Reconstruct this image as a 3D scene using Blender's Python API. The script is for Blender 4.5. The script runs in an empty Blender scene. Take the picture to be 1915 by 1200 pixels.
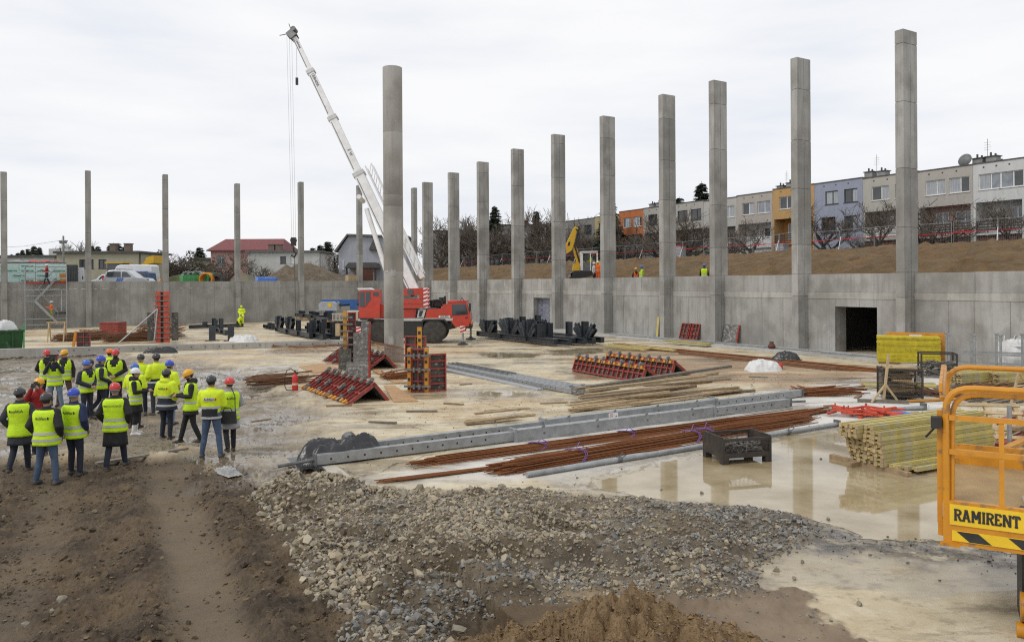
import bpy, bmesh, math, random
import numpy as np
from mathutils import Vector, Matrix, Euler
from mathutils.bvhtree import BVHTree
R = math.radians
rnd = random.Random(11)
scn = bpy.context.scene
COL = scn.collection
CAM_H = 3.7
F_PX, W_PX, H_PX = 1430.0, 1915.0, 1200.0
HOR, ROLL = 531.0, 0.006
cam_d = bpy.data.cameras.new('camera')
cam_d.sensor_width = 36.0
cam_d.sensor_fit = 'HORIZONTAL'
cam_d.lens = 36.0 * F_PX / W_PX
cam_d.shift_y = -(H_PX / 2 - HOR) / W_PX
cam_d.clip_start = 0.1
cam_d.clip_end = 3000
cam = bpy.data.objects.new('camera', cam_d)
COL.objects.link(cam)
cam.matrix_world = Matrix.Translation((0, 0, CAM_H)) @ Matrix.Rotation(R(90), 4, 'X') @ Matrix.Rotation(-ROLL, 4, 'Z')
scn.camera = cam
SUN_AZ, SUN_EL = R(-120), R(48)
world = bpy.data.worlds.new('World')
scn.world = world
world.use_nodes = True
wn = world.node_tree.nodes; wl = world.node_tree.links
wn.clear()
w_out = wn.new('ShaderNodeOutputWorld')
w_bg = wn.new('ShaderNodeBackground')
w_sky = wn.new('ShaderNodeTexSky')
w_sky.sky_type = 'NISHITA'; w_sky.sun_disc = False
w_sky.sun_elevation = SUN_EL; w_sky.sun_rotation = SUN_AZ
w_sky.dust_density = 4.0
w_dim = wn.new('ShaderNodeVectorMath'); w_dim.operation = 'SCALE'; w_dim.inputs['Scale'].default_value = 0.09
w_tc = wn.new('ShaderNodeTexCoord')
w_map = wn.new('ShaderNodeMapping'); w_map.inputs['Scale'].default_value = (1.3, 1.3, 6.5)
w_map.inputs['Location'].default_value = (3.1, 0.4, 0.7)
w_noi = wn.new('ShaderNodeTexNoise'); w_noi.inputs['Scale'].default_value = 1.9; w_noi.inputs['Detail'].default_value = 6
w_noi.inputs['Roughness'].default_value = 0.52
w_rmp = wn.new('ShaderNodeValToRGB')
w_rmp.color_ramp.elements[0].position = 0.30; w_rmp.color_ramp.elements[0].color = (0.83, 0.865, 0.94, 1)
w_rmp.color_ramp.elements[1].position = 0.60; w_rmp.color_ramp.elements[1].color = (1.02, 1.02, 1.025, 1)
_e = w_rmp.color_ramp.elements.new(0.46); _e.color = (0.945, 0.96, 0.99, 1)
w_mix = wn.new('ShaderNodeMixRGB'); w_mix.inputs['Fac'].default_value = 0.93
wl.new(w_sky.outputs[0], w_dim.inputs[0])
wl.new(w_tc.outputs['Generated'], w_map.inputs[0]); wl.new(w_map.outputs[0], w_noi.inputs['Vector'])
wl.new(w_noi.outputs['Fac'], w_rmp.inputs[0])
wl.new(w_dim.outputs[0], w_mix.inputs['Color1']); wl.new(w_rmp.outputs[0], w_mix.inputs['Color2'])
wl.new(w_mix.outputs[0], w_bg.inputs['Color']); w_bg.inputs['Strength'].default_value = 1.0
wl.new(w_bg.outputs[0], w_out.inputs[0])
sun_d = bpy.data.lights.new('sun', 'SUN')
sun_d.energy = 1.1; sun_d.angle = R(14); sun_d.color = (1.0, 0.975, 0.94)
sun = bpy.data.objects.new('sun', sun_d); COL.objects.link(sun)
_sd = Vector((math.sin(SUN_AZ) * math.cos(SUN_EL), math.cos(SUN_AZ) * math.cos(SUN_EL), math.sin(SUN_EL)))
sun.rotation_euler = _sd.to_track_quat('Z', 'Y').to_euler()
sun.location = _sd * 60
scn.render.engine = 'CYCLES'
scn.view_settings.view_transform = 'Standard'
scn.view_settings.look = 'None'
scn.view_settings.exposure = 0.0
scn.view_settings.gamma = 1.0
scn.cycles.filter_width = 1.15
scn.cycles.use_denoising = False
scn.cycles.max_bounces = 5
scn.cycles.diffuse_bounces = 3
scn.cycles.glossy_bounces = 3
scn.cycles.transmission_bounces = 3
scn.cycles.transparent_max_bounces = 6
def uv(px, py):
 dx, dy = px - W_PX / 2, py - HOR
 return dx - ROLL * dy, dy + ROLL * dx
def P(px, py, Y):
 u, v = uv(px, py)
 return Vector((u / F_PX * Y, Y, CAM_H - v / F_PX * Y))
def G(px, py, z=0.0):
 u, v = uv(px, py)
 Y = F_PX * (CAM_H - z) / v
 return Vector((u / F_PX * Y, Y, z))
class MB:
 def __init__(s):
  s.v = []; s.f = []; s.m = []; s.cur = 0
 def add(s, vs, fs):
  o = len(s.v)
  s.v.extend([tuple(p) for p in vs])
  s.f.extend([tuple(i + o for i in f) for f in fs])
  s.m.extend([s.cur] * len(fs))
  return s
 def mat(s, i):
  s.cur = i; return s
 def hexa(s, p):
  return s.add(p, [(3, 2, 1, 0), (4, 5, 6, 7), (0, 1, 5, 4), (1, 2, 6, 5), (2, 3, 7, 6), (3, 0, 4, 7)])
 def box(s, c, d, rz=0.0, M=None):
  x, y, z = d[0] / 2, d[1] / 2, d[2] / 2
  pts = [Vector(q) for q in ((-x, -y, -z), (x, -y, -z), (x, y, -z), (-x, y, -z), (-x, -y, z), (x, -y, z), (x, y, z), (-x, y, z))]
  if M is None: M = Matrix.Rotation(rz, 3, 'Z')
  c = Vector(c)
  return s.hexa([M @ q + c for q in pts])
 def bb(s, x0, x1, y0, y1, z0, z1):
  return s.box(((x0 + x1) / 2, (y0 + y1) / 2, (z0 + z1) / 2), (x1 - x0, y1 - y0, z1 - z0))
 def beam(s, a, b, w, h, up=(0, 0, 1)):
  a = Vector(a); b = Vector(b); d = (b - a)
  L = d.length
  if L < 1e-6: return s
  d /= L; up = Vector(up)
  sd = d.cross(up)
  if sd.length < 1e-4: sd = d.cross(Vector((0, 1, 0)))
  sd.normalize(); u = sd.cross(d)
  pts = []
  for q in (a, b):
   pts.append([q - sd * w / 2 - u * h / 2, q + sd * w / 2 - u * h / 2, q + sd * w / 2 + u * h / 2, q - sd * w / 2 + u * h / 2])
  A, B = pts
  return s.add(A + B, [(3, 2, 1, 0), (4, 5, 6, 7), (0, 1, 5, 4), (1, 2, 6, 5), (2, 3, 7, 6), (3, 0, 4, 7)])
 def ibeam(s, a, b, w, h, t=0.02, up=(0, 0, 1)):
  a = Vector(a); b = Vector(b); d = (b - a).normalized(); up = Vector(up)
  sd = d.cross(up).normalized(); u = sd.cross(d)
  s.beam(a + u * (h / 2 - t / 2), b + u * (h / 2 - t / 2), w, t, up)
  s.beam(a - u * (h / 2 - t / 2), b - u * (h / 2 - t / 2), w, t, up)
  return s.beam(a, b, t, h - 2 * t - .002, up)
 def tube(s, a, b, r, n=8, r2=None, cap=True):
  a = Vector(a); b = Vector(b); d = b - a
  if d.length < 1e-6: return s
  d.normalize()
  x = d.orthogonal().normalized(); y = d.cross(x)
  r2 = r if r2 is None else r2
  vs = []
  for q, rr in ((a, r), (b, r2)):
   for k in range(n):
    t = 2 * math.pi * k / n
    vs.append(q + (x * math.cos(t) + y * math.sin(t)) * rr)
  fs = [(k, (k + 1) % n, n + (k + 1) % n, n + k) for k in range(n)]
  if cap: fs += [tuple(range(n - 1, -1, -1)), tuple(range(n, 2 * n))]
  return s.add(vs, fs)
 def path(s, pts, r, n=6, radii=None, cap=True, closed=False):
  pts = [Vector(p) for p in pts]
  N = len(pts); vs = []
  x = None
  for i, p in enumerate(pts):
   if closed: d = pts[(i + 1) % N] - pts[i - 1]
   else: d = pts[min(i + 1, N - 1)] - pts[max(i - 1, 0)]
   d.normalize()
   if x is None: x = d.orthogonal().normalized()
   else:
    x = x - d * x.dot(d)
    if x.length < 1e-5: x = d.orthogonal()
    x.normalize()
   y = d.cross(x)
   rr = radii[i] if radii else r
   for k in range(n):
    t = 2 * math.pi * k / n
    vs.append(p + (x * math.cos(t) + y * math.sin(t)) * rr)
  fs = []
  for i in range(N if closed else N - 1):
   j = (i + 1) % N
   for k in range(n):
    fs.append((i * n + k, i * n + (k + 1) % n, j * n + (k + 1) % n, j * n + k))
  if cap and not closed:
   fs += [tuple(range(n - 1, -1, -1)), tuple(range((N - 1) * n, N * n))]
  return s.add(vs, fs)
 def prism(s, poly, y0, y1, axis='y'):
  n = len(poly); vs = []
  for q in (y0, y1):
   for a, b in poly:
    vs.append((a, q, b) if axis == 'y' else (a, b, q) if axis == 'z' else (q, a, b))
  fs = [(k, (k + 1) % n, n + (k + 1) % n, n + k) for k in range(n)] + [tuple(range(n - 1, -1, -1)), tuple(range(n, 2 * n))]
  return s.add(vs, fs)
 def rings(s, rings, cap0=True, cap1=True, closed=True):
  n = len(rings[0]); vs = [p for r in rings for p in r]; fs = []
  for i in range(len(rings) - 1):
   for k in range(n if closed else n - 1):
    fs.append((i * n + k, i * n + (k + 1) % n, (i + 1) * n + (k + 1) % n, (i + 1) * n + k))
  if cap0: fs.append(tuple(range(n - 1, -1, -1)))
  if cap1: fs.append(tuple(range((len(rings) - 1) * n, len(rings) * n)))
  return s.add(vs, fs)
 def lathe(s, prof, c=(0, 0, 0), n=16, M=None, cap=True):
  rs = []
  c = Vector(c)
  for r, z in prof:
   ring = []
   for k in range(n):
    t = 2 * math.pi * k / n
    q = Vector((r * math.cos(t), r * math.sin(t), z))
    if M is not None: q = M @ q
    ring.append(q + c)
   rs.append(ring)
  return s.rings(rs, cap, cap)
 def xf(s, M, start=0):
  s.v[start:] = [tuple(M @ Vector(p)) for p in s.v[start:]]
  return s
 def mesh(s, name, mats, smooth=False):
  me = bpy.data.meshes.new(name)
  me.from_pydata(s.v, [], s.f)
  if not isinstance(mats, (list, tuple)): mats = [mats]
  for m in mats: me.materials.append(m)
  if len(mats) > 1: me.polygons.foreach_set('material_index', s.m)
  me.validate(); me.update()
  bm = bmesh.new(); bm.from_mesh(me); bmesh.ops.recalc_face_normals(bm, faces=bm.faces); bm.to_mesh(me); bm.free()
  if smooth:
   me.polygons.foreach_set('use_smooth', [True] * len(me.polygons))
   try: me.set_sharp_from_angle(angle=R(42))
   except Exception: pass
  return me
 def build(s, name, mats, parent=None, smooth=False, loc=None):
  o = bpy.data.objects.new(name, s.mesh(name, mats, smooth))
  COL.objects.link(o)
  if parent is not None: o.parent = parent
  if loc is not None: o.location = loc
  return o
def link(name, me, parent=None, M=None):
 o = bpy.data.objects.new(name, me); COL.objects.link(o)
 if parent is not None: o.parent = parent
 if M is not None: o.matrix_local = M
 return o
def tag(o, label=None, cat=None, group=None, kind=None):
 if label: o['label'] = label
 if cat: o['category'] = cat
 if group: o['group'] = group
 if kind: o['kind'] = kind
 return o
def thing(name, label, cat, loc=(0, 0, 0), rz=0.0, group=None):
 o = bpy.data.objects.new(name, None); COL.objects.link(o)
 o.empty_display_size = 0.2
 o.location = loc; o.rotation_euler = (0, 0, rz)
 return tag(o, label, cat, group)
ORD = 'first second third fourth fifth sixth seventh eighth ninth tenth eleventh twelfth thirteenth fourteenth fifteenth sixteenth seventeenth eighteenth nineteenth twentieth'.split()
def nth(k): return ORD[k] if k < 20 else {20: 'twenty-first', 21: 'twenty-second', 22: 'twenty-third', 23: 'twenty-fourth', 24: 'twenty-fifth', 25: 'twenty-sixth', 26: 'twenty-seventh', 27: 'twenty-eighth', 28: 'twenty-ninth', 29: 'thirtieth'}.get(k, 'last')
def copy_tree(o, parent=None):
 c = o.copy(); COL.objects.link(c); c.parent = parent
 for ch in list(o.children): copy_tree(ch, c)
 return c
def mat(name, c1, c2=None, scale=3.0, rough=0.75, bump=0.15, bscale=None, metal=0.0, spec=0.5, coords='Object',
  lo=0.35, hi=0.65, detail=6.0, stretch=(1, 1, 1), c3=None, s3=12.0, lo3=0.55, hi3=0.7, rvar=0.0, ovar=0.0, coat=0.0, island=None, bdist=0.02):
 m = bpy.data.materials.new(name); m.use_nodes = True
 nt = m.node_tree; N = nt.nodes; L = nt.links
 b = N['Principled BSDF']
 b.inputs['Metallic'].default_value = metal
 b.inputs['Specular IOR Level'].default_value = spec
 b.inputs['Coat Weight'].default_value = coat
 b.inputs['Coat Roughness'].default_value = 0.15
 if coords == 'World':
  src = N.new('ShaderNodeNewGeometry').outputs['Position']
 else:
  src = N.new('ShaderNodeTexCoord').outputs['Object']
 mp = N.new('ShaderNodeMapping'); mp.inputs['Scale'].default_value = stretch
 L.new(src, mp.inputs[0]); src = mp.outputs[0]
 nz = N.new('ShaderNodeTexNoise'); nz.inputs['Scale'].default_value = scale; nz.inputs['Detail'].default_value = detail
 nz.inputs['Roughness'].default_value = 0.6
 L.new(src, nz.inputs['Vector'])
 if c2 is None: c2 = tuple(x * 0.72 for x in c1)
 mr = N.new('ShaderNodeMapRange'); mr.inputs['From Min'].default_value = lo; mr.inputs['From Max'].default_value = hi
 L.new(nz.outputs['Fac'], mr.inputs['Value'])
 mx = N.new('ShaderNodeMixRGB'); mx.inputs['Color1'].default_value = (*c1, 1); mx.inputs['Color2'].default_value = (*c2, 1)
 L.new(mr.outputs[0], mx.inputs['Fac'])
 col = mx.outputs[0]
 if c3 is not None:
  n3 = N.new('ShaderNodeTexNoise'); n3.inputs['Scale'].default_value = s3; n3.inputs['Detail'].default_value = 8
  L.new(src, n3.inputs['Vector'])
  m3 = N.new('ShaderNodeMapRange'); m3.inputs['From Min'].default_value = lo3; m3.inputs['From Max'].default_value = hi3
  L.new(n3.outputs['Fac'], m3.inputs['Value'])
  x3 = N.new('ShaderNodeMixRGB'); L.new(m3.outputs[0], x3.inputs['Fac']); L.new(col, x3.inputs['Color1']); x3.inputs['Color2'].default_value = (*c3, 1)
  col = x3.outputs[0]
 if island:
  gi = N.new('ShaderNodeNewGeometry')
  rp = N.new('ShaderNodeValToRGB'); rp.color_ramp.interpolation = 'LINEAR'
  els = rp.color_ramp.elements
  while len(els) < len(island): els.new(0.5)
  for i, c in enumerate(island):
   els[i].position = i / (len(island) - 1); els[i].color = (*c, 1)
  L.new(gi.outputs['Random Per Island'], rp.inputs[0])
  x4 = N.new('ShaderNodeMixRGB'); x4.inputs['Fac'].default_value = 0.75; L.new(col, x4.inputs['Color1']); L.new(rp.outputs[0], x4.inputs['Color2'])
  col = x4.outputs[0]
 if ovar:
  oi = N.new('ShaderNodeObjectInfo')
  mo = N.new('ShaderNodeMapRange'); mo.inputs['To Min'].default_value = 1 - ovar; mo.inputs['To Max'].default_value = 1 + ovar
  L.new(oi.outputs['Random'], mo.inputs['Value'])
  vm = N.new('ShaderNodeVectorMath'); vm.operation = 'SCALE'; L.new(col, vm.inputs[0]); L.new(mo.outputs[0], vm.inputs['Scale'])
  col = vm.outputs[0]
 L.new(col, b.inputs['Base Color'])
 if rvar:
  rr = N.new('ShaderNodeMapRange'); rr.inputs['To Min'].default_value = max(0.02, rough - rvar); rr.inputs['To Max'].default_value = min(1, rough + rvar)
  L.new(mr.outputs[0], rr.inputs['Value']); L.new(rr.outputs[0], b.inputs['Roughness'])
 else:
  b.inputs['Roughness'].default_value = rough
 if bump:
  nb = N.new('ShaderNodeTexNoise'); nb.inputs['Scale'].default_value = bscale or scale * 6; nb.inputs['Detail'].default_value = 5
  L.new(src, nb.inputs['Vector'])
  bp = N.new('ShaderNodeBump'); bp.inputs['Strength'].default_value = bump; bp.inputs['Distance'].default_value = bdist
  L.new(nb.outputs['Fac'], bp.inputs['Height']); L.new(bp.outputs[0], b.inputs['Normal'])
 return m
def glass_mat(name, c=(0.03, 0.035, 0.04), rough=0.06):
 return mat(name, c, tuple(x * 1.6 for x in c), 1.5, rough, 0.0, spec=0.8)
MT = {}
def defmats():
 T = MT
 T['steel_black'] = mat('steel_black', (0.028, 0.033, 0.041), (0.05, 0.057, 0.066), 2.5, 0.30, 0.06, ovar=0.15)
 T['galv'] = mat('galv', (0.36, 0.375, 0.385), (0.27, 0.28, 0.285), 5, 0.42, 0.05, metal=0.35, c3=(0.20, 0.19, 0.17), s3=4, lo3=0.6, hi3=0.8)
 T['galv_dark'] = mat('galv_dark', (0.17, 0.175, 0.175), (0.11, 0.11, 0.11), 5, 0.55, 0.08, metal=0.2)
 T['rust'] = mat('rust', (0.24, 0.085, 0.025), (0.11, 0.037, 0.015), 4, 0.85, 0.2, island=[(0.10, 0.035, 0.015), (0.30, 0.11, 0.03), (0.17, 0.06, 0.02)])
 T['rust_dark'] = mat('rust_dark', (0.20, 0.095, 0.05), (0.11, 0.055, 0.034), 4, 0.85, 0.2, island=[(0.10, 0.05, 0.03), (0.27, 0.14, 0.07), (0.16, 0.075, 0.04)])
 T['form_red'] = mat('form_red', (0.36, 0.045, 0.03), (0.22, 0.04, 0.03), 6, 0.5, 0.08, c3=(0.24, 0.17, 0.14), s3=7, lo3=0.60, hi3=0.72)
 T['form_face'] = mat('form_face', (0.035, 0.03, 0.026), (0.10, 0.095, 0.085), 4, 0.6, 0.08, c3=(0.32, 0.31, 0.29), s3=9, lo3=0.58, hi3=0.7)
 T['form_yellow'] = mat('form_yellow', (0.62, 0.30, 0.03), (0.50, 0.22, 0.025), 6, 0.5, 0.05, c3=(0.25, 0.16, 0.08), s3=9, lo3=0.62, hi3=0.75)
 T['clamp'] = mat('clamp', (0.24, 0.23, 0.21), (0.13, 0.12, 0.11), 9, 0.6, 0.1, metal=0.3)
 T['wood'] = mat('wood', (0.36, 0.26, 0.15), (0.22, 0.155, 0.09), 7, 0.8, 0.15, stretch=(1, 1, 1), ovar=0.28, c3=(0.12, 0.10, 0.08), s3=3, lo3=0.55, hi3=0.8)
 T['wood_pale'] = mat('wood_pale', (0.50, 0.38, 0.22), (0.36, 0.27, 0.15), 7, 0.8, 0.12, ovar=0.18)
 T['wood_grey'] = mat('wood_grey', (0.24, 0.21, 0.17), (0.15, 0.13, 0.105), 7, 0.85, 0.15, ovar=0.25)
 T['h20'] = mat('h20', (0.52, 0.43, 0.13), (0.40, 0.34, 0.12), 5, 0.65, 0.1, ovar=0.22, c3=(0.42, 0.38, 0.26), s3=4, lo3=0.52, hi3=0.7)
 T['ply_yellow'] = mat('ply_yellow', (0.60, 0.50, 0.02), (0.42, 0.34, 0.02), 5, 0.6, 0.1, ovar=0.14, c3=(0.15, 0.12, 0.02), s3=14, lo3=0.64, hi3=0.72)
 T['ply_orange'] = mat('ply_orange', (0.58, 0.27, 0.04), (0.45, 0.2, 0.03), 5, 0.6, 0.05)
 T['brick_red'] = mat('brick_red', (0.33, 0.06, 0.04), (0.2, 0.045, 0.035), 6, 0.7, 0.1, ovar=0.15)
 T['crane_red'] = mat('crane_red', (0.58, 0.05, 0.025), (0.44, 0.045, 0.026), 2.5, 0.36, 0.03, coat=0.2, c3=(0.26, 0.085, 0.055), s3=3.5, lo3=0.54, hi3=0.72)
 T['crane_white'] = mat('crane_white', (0.74, 0.74, 0.73), (0.62, 0.61, 0.59), 2, 0.38, 0.02, c3=(0.42, 0.36, 0.25), s3=5, lo3=0.64, hi3=0.78)
 T['crane_grey'] = mat('crane_grey', (0.52, 0.52, 0.51), (0.42, 0.42, 0.41), 4, 0.5, 0.03)
 T['black'] = mat('black', (0.016, 0.016, 0.017), (0.03, 0.029, 0.027), 5, 0.55, 0.05)
 T['rim_grey'] = mat('rim_grey', (0.10, 0.095, 0.088), (0.16, 0.15, 0.135), 5, .7, .08)
 T['tyre'] = mat('tyre', (0.035, 0.033, 0.031), (0.075, 0.068, 0.058), 4, 0.85, 0.1)
 T['white'] = mat('white', (0.76, 0.76, 0.75), (0.66, 0.66, 0.65), 4, 0.5, 0.03)
 T['red'] = mat('red', (0.60, 0.03, 0.025), (0.45, 0.03, 0.025), 5, 0.45, 0.03)
 T['orange_red'] = mat('orange_red', (0.62, 0.09, 0.045), (0.45, 0.06, 0.03), 6, 0.55, 0.05, ovar=0.2)
 T['lift_orange'] = mat('lift_orange', (0.63, 0.275, 0.012), (0.50, 0.205, 0.012), 3, 0.45, 0.05, coat=0.1, c3=(0.26, 0.15, 0.055), s3=6, lo3=0.58, hi3=0.68)
 T['sign_yellow'] = mat('sign_yellow', (0.80, 0.54, 0.02), (0.72, 0.48, 0.02), 4, 0.4, 0.0)
 T['glass'] = glass_mat('glass')
 T['glass_light'] = mat('glass_light', (0.26, 0.29, 0.32), (0.15, 0.17, 0.2), 1.2, 0.08, 0.0, spec=0.8)
 T['blue_lift'] = mat('blue_lift', (0.03, 0.12, 0.36), (0.03, 0.09, 0.26), 3, 0.4, 0.03)
 T['grey_lift'] = mat('grey_lift', (0.42, 0.44, 0.46), (0.34, 0.35, 0.37), 3, 0.45, 0.03)
 T['beige_box'] = mat('beige_box', (0.56, 0.50, 0.40), (0.46, 0.41, 0.33), 4, 0.6, 0.05)
 T['ex_yellow'] = mat('ex_yellow', (0.70, 0.42, 0.02), (0.56, 0.33, 0.02), 4, 0.45, 0.03)
 T['green_bin'] = mat('green_bin', (0.022, 0.10, 0.025), (0.018, 0.065, 0.02), 3, 0.6, 0.1, c3=(0.16, 0.2, 0.15), s3=3.5, lo3=0.58, hi3=0.72)
 T['green_light'] = mat('green_light', (0.10, 0.40, 0.13), (0.07, 0.28, 0.09), 3, 0.55, 0.05)
 T['sheet_white'] = mat('sheet_white', (0.70, 0.70, 0.69), (0.58, 0.58, 0.57), 5, 0.45, 0.3, bscale=14)
 T['sheet_black'] = mat('sheet_black', (0.02, 0.021, 0.023), (0.035, 0.035, 0.036), 5, 0.28, 0.3, bscale=9)
 T['tarp_blue'] = mat('tarp_blue', (0.05, 0.17, 0.55), (0.04, 0.12, 0.42), 4, 0.45, 0.3, bscale=8)
 T['insul'] = mat('insul', (0.56, 0.74, 0.70), (0.49, 0.68, 0.64), 3, 0.5, 0.05, ovar=0.06)
 T['insul_txt'] = mat('insul_txt', (0.03, 0.25, 0.16), (0.03, 0.22, 0.15), 3, 0.5, 0.0)
 T['van_white'] = mat('van_white', (0.72, 0.73, 0.74), (0.66, 0.67, 0.68), 1.5, 0.25, 0.0, coat=0.3)
 T['car_silver'] = mat('car_silver', (0.48, 0.49, 0.51), (0.43, 0.44, 0.46), 1.5, 0.3, 0.0, metal=0.3, coat=0.4)
 T['car_blue'] = mat('car_blue', (0.05, 0.10, 0.22), (0.04, 0.08, 0.17), 1.5, 0.3, 0.0, metal=0.2, coat=0.4)
 T['decal_blue'] = mat('decal_blue', (0.05, 0.15, 0.6), (0.05, 0.15, 0.55), 3, 0.4, 0.0)
 T['orange_tube'] = mat('orange_tube', (0.70, 0.27, 0.02), (0.6, 0.22, 0.02), 3, 0.5, 0.05)
 T['purple'] = mat('purple', (0.20, 0.12, 0.42), (0.15, 0.1, 0.32), 9, 0.7, 0.05)
 T['lamp_orange'] = mat('lamp_orange', (0.8, 0.2, 0.02), (0.7, 0.18, 0.02), 5, 0.3, 0.0)
 T['rubber_grey'] = mat('rubber_grey', (0.12, 0.12, 0.12), (0.08, 0.08, 0.08), 5, 0.6, 0.05)
defmats()
D_ = Vector((-0.5141, 0.8577, 0))
N_ = Vector((0.8577, 0.5141, 0))
E_ = Vector((0.859, 0.512, 0))
M_ = Vector((-0.512, 0.859, 0))
H_WALL = 4.12
YAW_D = math.atan2(D_.y, D_.x)
YAW_E = math.atan2(E_.y, E_.x)
_perm = np.random.RandomState(5).rand(512, 512)
def vnoise(x, y):
 xi = np.floor(x).astype(int); yi = np.floor(y).astype(int)
 fx = x - xi; fy = y - yi
 fx = fx * fx * (3 - 2 * fx); fy = fy * fy * (3 - 2 * fy)
 a = _perm[xi % 512, yi % 512]; b = _perm[(xi + 1) % 512, yi % 512]
 c = _perm[xi % 512, (yi + 1) % 512]; d = _perm[(xi + 1) % 512, (yi + 1) % 512]
 return (a * (1 - fx) + b * fx) * (1 - fy) + (c * (1 - fx) + d * fx) * fy
def fbm(x, y, o=5, lac=2.03, gain=0.5):
 s = 0; a = 1; t = 0
 for k in range(o):
  s = s + a * vnoise(x + 17.3 * k, y + 9.1 * k); t += a
  x = x * lac; y = y * lac; a *= gain
 return s / t
def sdist(poly, x, y):
 poly = [(p[0], p[1]) for p in poly]
 n = len(poly); d = np.full(x.shape, 1e9); inside = np.zeros(x.shape, bool)
 for i in range(n):
  x0, y0 = poly[i]; x1, y1 = poly[(i + 1) % n]
  ex, ey = x1 - x0, y1 - y0; L2 = ex * ex + ey * ey + 1e-12
  t = np.clip(((x - x0) * ex + (y - y0) * ey) / L2, 0, 1)
  dd = (x - x0 - t * ex) ** 2 + (y - y0 - t * ey) ** 2
  d = np.minimum(d, dd)
  c = ((y0 > y) != (y1 > y)) & (x < ex * (y - y0) / (ey if abs(ey) > 1e-12 else 1e-12) + x0)
  inside ^= c
 d = np.sqrt(d)
 return np.where(inside, d, -d)
def sstep(a, b, x):
 t = np.clip((x - a) / (b - a), 0, 1)
 return t * t * (3 - 2 * t)
# ================================================================== ground of the pit
def gp(pts, z=0.0): return [G(a, b, z) for a, b in pts]
POLY_DIRT = gp([(-500, 1500), (-500, 850), (-60, 845), (120, 842), (330, 842), (430, 880), (520, 905), (640, 990), (860, 1090), (1150, 1110), (1150, 1300), (1100, 1500)])
POLY_MUD = gp([(-900, 860), (-900, 652), (60, 655), (260, 664), (400, 676), (440, 690), (520, 720), (600, 770), (640, 800), (566, 846), (600, 880), (640, 905), (440, 905), (330, 845), (0, 855)])
POLY_GRAVEL = gp([(440, 905), (520, 903), (600, 905), (700, 912), (860, 906), (1000, 898), (1110, 914), (1250, 928), (1400, 938), (1500, 955), (1535, 985), (1490, 1040), (1450, 1085), (1380, 1110), (1280, 1112), (1120, 1120), (960, 1120), (860, 1130), (840, 1300), (700, 1300), (620, 1150), (560, 1050), (500, 960)], 0.1)
POLY_WATER = gp([(1060, 903), (1130, 886), (1220, 868), (1310, 848), (1450, 818), (1560, 803), (1600, 822), (1600, 862), (1700, 888), (1830, 900), (2100, 930), (2100, 1045), (1900, 1035), (1780, 1012), (1640, 1006), (1560, 985), (1480, 960), (1400, 945), (1200, 932)])
POLY_PUD = [gp(q) for q in (
 [(425, 691), (480, 686), (545, 683), (555, 688), (500, 697), (440, 700)],
 [(890, 662), (940, 658), (1000, 662), (985, 668), (930, 670)],
 [(1035, 655), (1090, 650), (1150, 652), (1140, 658), (1090, 664), (1045, 664)],
 [(885, 733), (950, 729), (1010, 732), (990, 742), (920, 744)],
 [(455, 775), (520, 765), (560, 770), (530, 800), (470, 800)],
 [(470, 870), (560, 858), (600, 885), (570, 895), (500, 890)],
 [(330, 700), (430, 690), (440, 702), (350, 722)],
 [(500, 655), (560, 650), (640, 655), (600, 660), (520, 661)],
 [(1060, 695), (1120, 688), (1200, 694), (1150, 706), (1080, 705)],
 [(0, 760), (30, 730), (130, 700), (170, 706), (110, 740), (60, 780)])]
POLY_BLACKMUD = gp([(1500, 975), (1640, 1000), (1780, 1008), (2100, 1040), (2100, 1085), (1880, 1075), (1700, 1050), (1560, 1040), (1490, 1045)])
POLY_BROWN2 = gp([(1100, 1120), (1390, 1100), (1500, 1095), (1540, 1140), (1560, 1190), (1480, 1260), (1100, 1260)])
POLY_STAIN = gp([(1090, 645), (1250, 650), (1420, 668), (1640, 690), (1650, 705), (1500, 722), (1330, 712), (1200, 692), (1120, 670)])
POLY_WHITE = gp([(700, 895), (820, 868), (1000, 800), (1250, 760), (1500, 725), (1660, 690), (1780, 700), (1800, 770), (1600, 800), (1560, 803), (1310, 850), (1060, 905)])
SLAB_C = G(567, 851); SLAB_F = G(668, 930)
EDGE_D = (SLAB_F - SLAB_C).normalized()
def zones(x, y):
 z = {}
 wob = (fbm(x * 0.9, y * 0.9, 4) - 0.5)
 wob2 = (fbm(x * 3.1 + 40, y * 3.1, 4) - 0.5)
 z['dirt'] = sstep(-0.25, 0.35, sdist(POLY_DIRT, x, y) + wob * 1.6 + wob2 * .5)
 z['mud'] = sstep(-1.0, 1.2, sdist(POLY_MUD, x, y) + wob * 3.0 + wob2)
 z['gravel'] = sstep(-0.15, 0.45, sdist(POLY_GRAVEL, x, y) + wob * 0.7 + wob2 * .3)
 wd = sdist(POLY_WATER, x, y) + wob * 0.9 + wob2 * .35
 z['wdist'] = wd
 z['wet'] = sstep(-1.1, 0.0, wd)
 pd = np.full(x.shape, -9.0)
 for q in POLY_PUD: pd = np.maximum(pd, sdist(q, x, y))
 z['pdist'] = pd + wob * 1.2 + wob2 * .8
 z['wet'] = np.maximum(z['wet'], sstep(-0.9, 0.1, z['pdist']))
 z['bmud'] = sstep(-0.5, 0.4, sdist(POLY_BLACKMUD, x, y) + wob * 1.0 + wob2 * .6)
 z['brown2'] = sstep(-0.08, 0.06, sdist(POLY_BROWN2, x, y) + wob * .9 + wob2 * .7)
 z['stain'] = sstep(-1.5, 1.5, sdist(POLY_STAIN, x, y) + wob * 4)
 z['white'] = sstep(-0.4, 0.5, sdist(POLY_WHITE, x, y) + wob * 1.2)
 return z
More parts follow.
